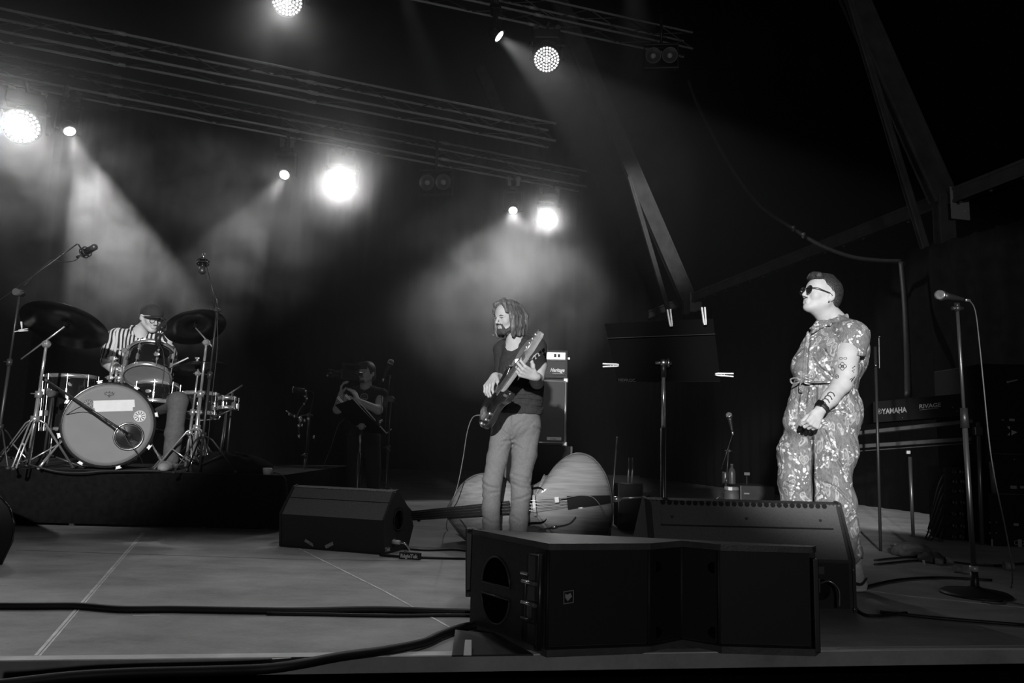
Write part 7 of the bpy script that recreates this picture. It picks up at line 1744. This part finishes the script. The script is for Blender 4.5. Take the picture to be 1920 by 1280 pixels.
zc_ = rp(1400, 910, YP + .1).z; MB().box((rp(1402, 940, YP + .4).x + .02, YP + .40, zc_ / 2), (.34, .5, zc_ - .004), None, .01).build('body', BLK, cse)
MB().box(rp(1400, 925, YP + .145), (.05, .006, .014)).build('catch', STEEL, cse)
t.location = (bx, YP + .3, zc_)
MB().lathe([(.0, .0), (.033, .0), (.035, .01), (.035, .11), (.030, .14), (.013, .165), (.013, .18), (0, .18)], (bx, YP + .3, zc_), (0, 0, 1), 20).build('body', mat('clear_plastic', .08, .3, alpha=.6), t); MB().cyl((bx, YP + .3, zc_ + .18), (bx, YP + .3, zc_ + .198), .015, n=14).build('cap', mat('grey_plastic', .06, .5), t)
t = thing('can', 'dull metal can beside the water bottle on the equipment case', 'can', (rp(1377, 900, YP).x, YP + .3, zc_)); MB().lathe([(0, 0), (.030, 0), (.033, .008), (.033, .11), (.028, .12), (0, .12)], tuple(t.location), (0, 0, 1), 20).build('body', mat('can_metal', .08, .4, .6), t)
pp_ = thing('paper_label', 'small pale paper label on the dark case in the centre background', 'label', tuple(rp(1400, 888, YP + .3))); MB().box(rp(1400.5, 888, YP + .3), (.055, .006, .028)).build('paper', mat('grey_paper', .14, .8), pp_); MB().cyl(rp(1400.5, 892, YP + .31), V((rp(1400.5, 905, YP + .31).x, YP + .31, zc_)), .004, n=6).build('holder', BLK, pp_)
# wheeled case with two handle posts behind the big music stand
YT = 6.4
t = thing('trolley_case', 'dark trolley case with two upright handle posts behind the double bass tail', 'case', tuple(V((rp(1181, 1000, YT).x, YT + .15, 0))))
x0, x1 = rp(1160, 950, YT).x, rp(1204, 950, YT).x; zt_ = rp(1181, 907, YT).z
MB().box(((x0 + x1) / 2, YT + .15, zt_ / 2 + .01), (x1 - x0, .30, zt_ - .03), None, .012).build('body', mat('case_panel', .008, .7, spec=.2), t)
for a, c in (((x0, .04), (x1, .04)), ((x0, zt_), (x1, zt_)), ((x0, .04), (x0, zt_)), ((x1, .04), (x1, zt_))): MB().cyl((a[0], YT - .002, a[1]), (c[0], YT - .002, c[1]), .008, n=8).build('edge_trim', mat('case_trim', .04, .5, .4), t)
for px_ in (1177, 1184): MB().cyl((rp(px_, 900, YT + .2).x, YT + .2, zt_ - .02), (rp(px_ + 3, 860, YT + .2).x, YT + .2, rp(px_, 858, YT + .2).z), .009, n=10).build('handle_post', mat('post_metal', .22, .4, .6), t)
# equipment rack on the far right
YQ = 6.0
rk = thing('equipment_rack', 'black equipment rack with patch panels at the right frame edge', 'rack', tuple(V((rp(1900, 1000, YQ).x, YQ, 0))))
xa_, xb_ = rp(1862, 800, YQ).x, rp(1990, 800, YQ).x; zr = rp(1900, 680, YQ).z
MB().box(((xa_ + xb_) / 2, YQ + .45, zr / 2), (xb_ - xa_, .7, zr), None, .01).build('body', mat('case_panel', .008, .7, spec=.2), rk)
for y_ in (851, 926): MB().cyl((xa_, YQ + .09, rp(1890, y_, YQ + .09).z), (xb_, YQ + .09, rp(1890, y_, YQ + .09).z), .010, n=8).build('edge_trim', TBm, rk)
MB().cyl(rp(1859, 866, YQ + .05), rp(1864, 924, YQ + .05), .020, .018, n=12).build('strut', mat('strut_metal', .13, .5, .4), rk)
LB = mat('grey_label', .22, .7)
for (x, y, w_, h_) in ((1897, 787, .045, .020), (1880, 787, .016, .008), (1912, 1018, .03, .06), (1905, 983, .04, .02), (1900, 913, .05, .025), (1916, 913, .03, .02), (1860, 1020, .012, .08)): MB().box(rp(x, y, YQ + .09), (w_, .006, h_)).build('label', LB, rk)
text_mesh('lettering', 'CV2', .05, rp(1901, 1021, YQ + .088), (1, 0, 0), (0, 0, 1), LB, rk, .0004)
m_ = MB().cyl(rp(1889, 716, YQ + .08), rp(1907, 712, YQ + .08), .007, n=6); m_.sph(rp(1889, 716, YQ + .08), .011, 8); m_.build('patch_lead', LB, rk)
for P2 in ([(1888, 799), (1893, 799), (1893, 805), (1890, 803)], [(1896, 806), (1896, 816), (1907, 810)], [(1888, 816), (1893, 810), (1893, 816)]): MB().prism([(0, 0)] + [((rp(*p, YQ + .085) - rp(*P2[0], YQ + .085)).x, (rp(*p, YQ + .085) - rp(*P2[0], YQ + .085)).z) for p in P2[1:]], rp(*P2[0], YQ + .085), (1, 0, 0), (0, 0, 1), (0, -.004, 0)).build('sticker', mat('pale_sticker', .35, .7), rk)
for x, y in ((1856, 979), (1868, 979), (1856, 999), (1868, 999), (1905, 1026), (1902, 861)): MB().sph(rp(x, y, YQ + .08), .006, 8).build('screw', STEEL, rk)
# stage box with connectors under the console
sb = thing('stage_box', 'column of dark multi-pin connectors and plugs under the mixing console', 'stage box', tuple(V((rp(1795, 1040, YX - .2).x, YX - .1, 0))))
xs_ = rp(1793, 950, YX - .2).x; MB().box((xs_, YX - .05, rp(1793, 876, YX - .2).z / 2), (.16, .25, rp(1793, 876, YX - .2).z), None, .01).build('body', mat('case_panel', .008, .7, spec=.2), sb)
for k, y in enumerate((884, 902, 920, 941, 962, 985, 1005, 1023)):
    for x in (1785, 1799): 
        c = rp(x + (k % 2) * 2, y, YX - .185); MB().lathe([(.010, 0), (.020, 0), (.022, .02), (.018, .03), (.010, .03), (.010, 0)], c, (0.1, -1, 0), 14).build('connector', mat('dull_connector', .10, .35, .8), sb)
    MB().tube(curve_pts([rp(1785, y, YX - .22), rp(1768, y + 6, YX - .3), rp(1755, y + 40, YX - .28), rp(1745 - 5 * k, min(1030, y + 90), YX - .2)], 4), .006, 6).build('plug_lead', CB, sb)
# crumpled cloths and gear on the floor at right
def pile(label, cx, cy, Y, rs_, m, seed, name='crumpled_cloth', cat='cloth'):
    S = Sdf(.007)
    for dx, dy, r in rs_: c = rp(cx + dx, cy + dy, Y); c.z = max(.02, c.z); S.ell(c, (r * 1.4, r * 1.2, r * .8), None, .03)
    S.field(folds(.010, (24, 19, 26), (30, -18, 22), seed)); S.cut((0, 0, .003), (0, 0, -1), .004); return tag(S.build(name, m), label, cat)
pile('grey crumpled cloth heaped on the floor below the mixing console', 1712, 1046, 5.4, ((0, 0, .09), (-10, 4, .07), (14, 6, .05)), mat('grey_cloth', .11, .9, noise=.3, nscale=30), 1.2)
pile('small grey bag lying right of the crumpled cloth', 1745, 1058, 5.1, ((0, 0, .06), (9, 3, .045)), mat('grey_bag', .06, .7, noise=.3, nscale=30), 2.2, 'bag', 'bag')
for lab, x, y, Y, r in (('small white connector lying beside the grey bag', 1760, 1062, 5.0, .020), ('round pale plug on the floor in front of the stage box', 1779, 1057, 5.05, .022), ('pale tape roll lying in front of the round microphone stand', 1795, 1073, 4.7, .022), ('small white tag on the floor left of the crumpled cloth', 1680, 1024, 5.8, .018), ('white scrap on the floor at the lower right by the rack', 1890, 1063, 4.85, .026)):
    p = rp(x, y, Y); solo('connector' if 'connector' in lab or 'plug' in lab else 'scrap', MB().cyl((p.x - r, Y, r), (p.x + r, Y - .01, r), r, n=14), mat('pale_scrap', .2, .6), lab, 'scrap')
solo('white_strip', MB().tube([rp(1732, 1050, 5.0), rp(1733, 1065, 5.0)], .008, 8), mat('white_strip_paint', .5, .6), 'upright white strip on the grey bag', 'strap')

peg('small pale clothes peg at the far left beside the overhead stand pole', rp(35, 620, 5.58), rp(52, 618, 5.58))
MB().cyl(rp(40, 603, 5.58), rp(41, 617, 5.58), .008, .004, n=8).cyl(rp(26, 622, 5.6), rp(44, 618.5, 5.58), .004, n=6).build('arm', WOODP, [q for q in bpy.data.objects if q.name.startswith('clothes_peg')][-1])
# members of a kind share a group phrase
_G = {'clothes peg': 'wooden clothes pegs on the stands', 'microphone': 'microphones on and around the stage', 'microphone stand': 'microphone stands on the stage', 'drum': 'drums of the kit', 'cymbal': 'cymbals of the kit',
      'stage monitor': 'wedge monitors on the stage floor', 'music stand': 'music stands on the stage', 'cable': 'cables on and over the stage', 'tape mark': 'tape marks on the stage floor', 'cable tie': 'ties on the sagging cable bundle', 'scrap': 'small scraps on the right floor', 'case': 'dark cases in the background', 'drum hardware': 'chrome hardware of the drum kit', 'person': 'people on the stage'}
for o in list(bpy.data.objects):
    if o.parent is None and o.get('category') in _G and not o.get('group'): o['group'] = _G[o['category']]
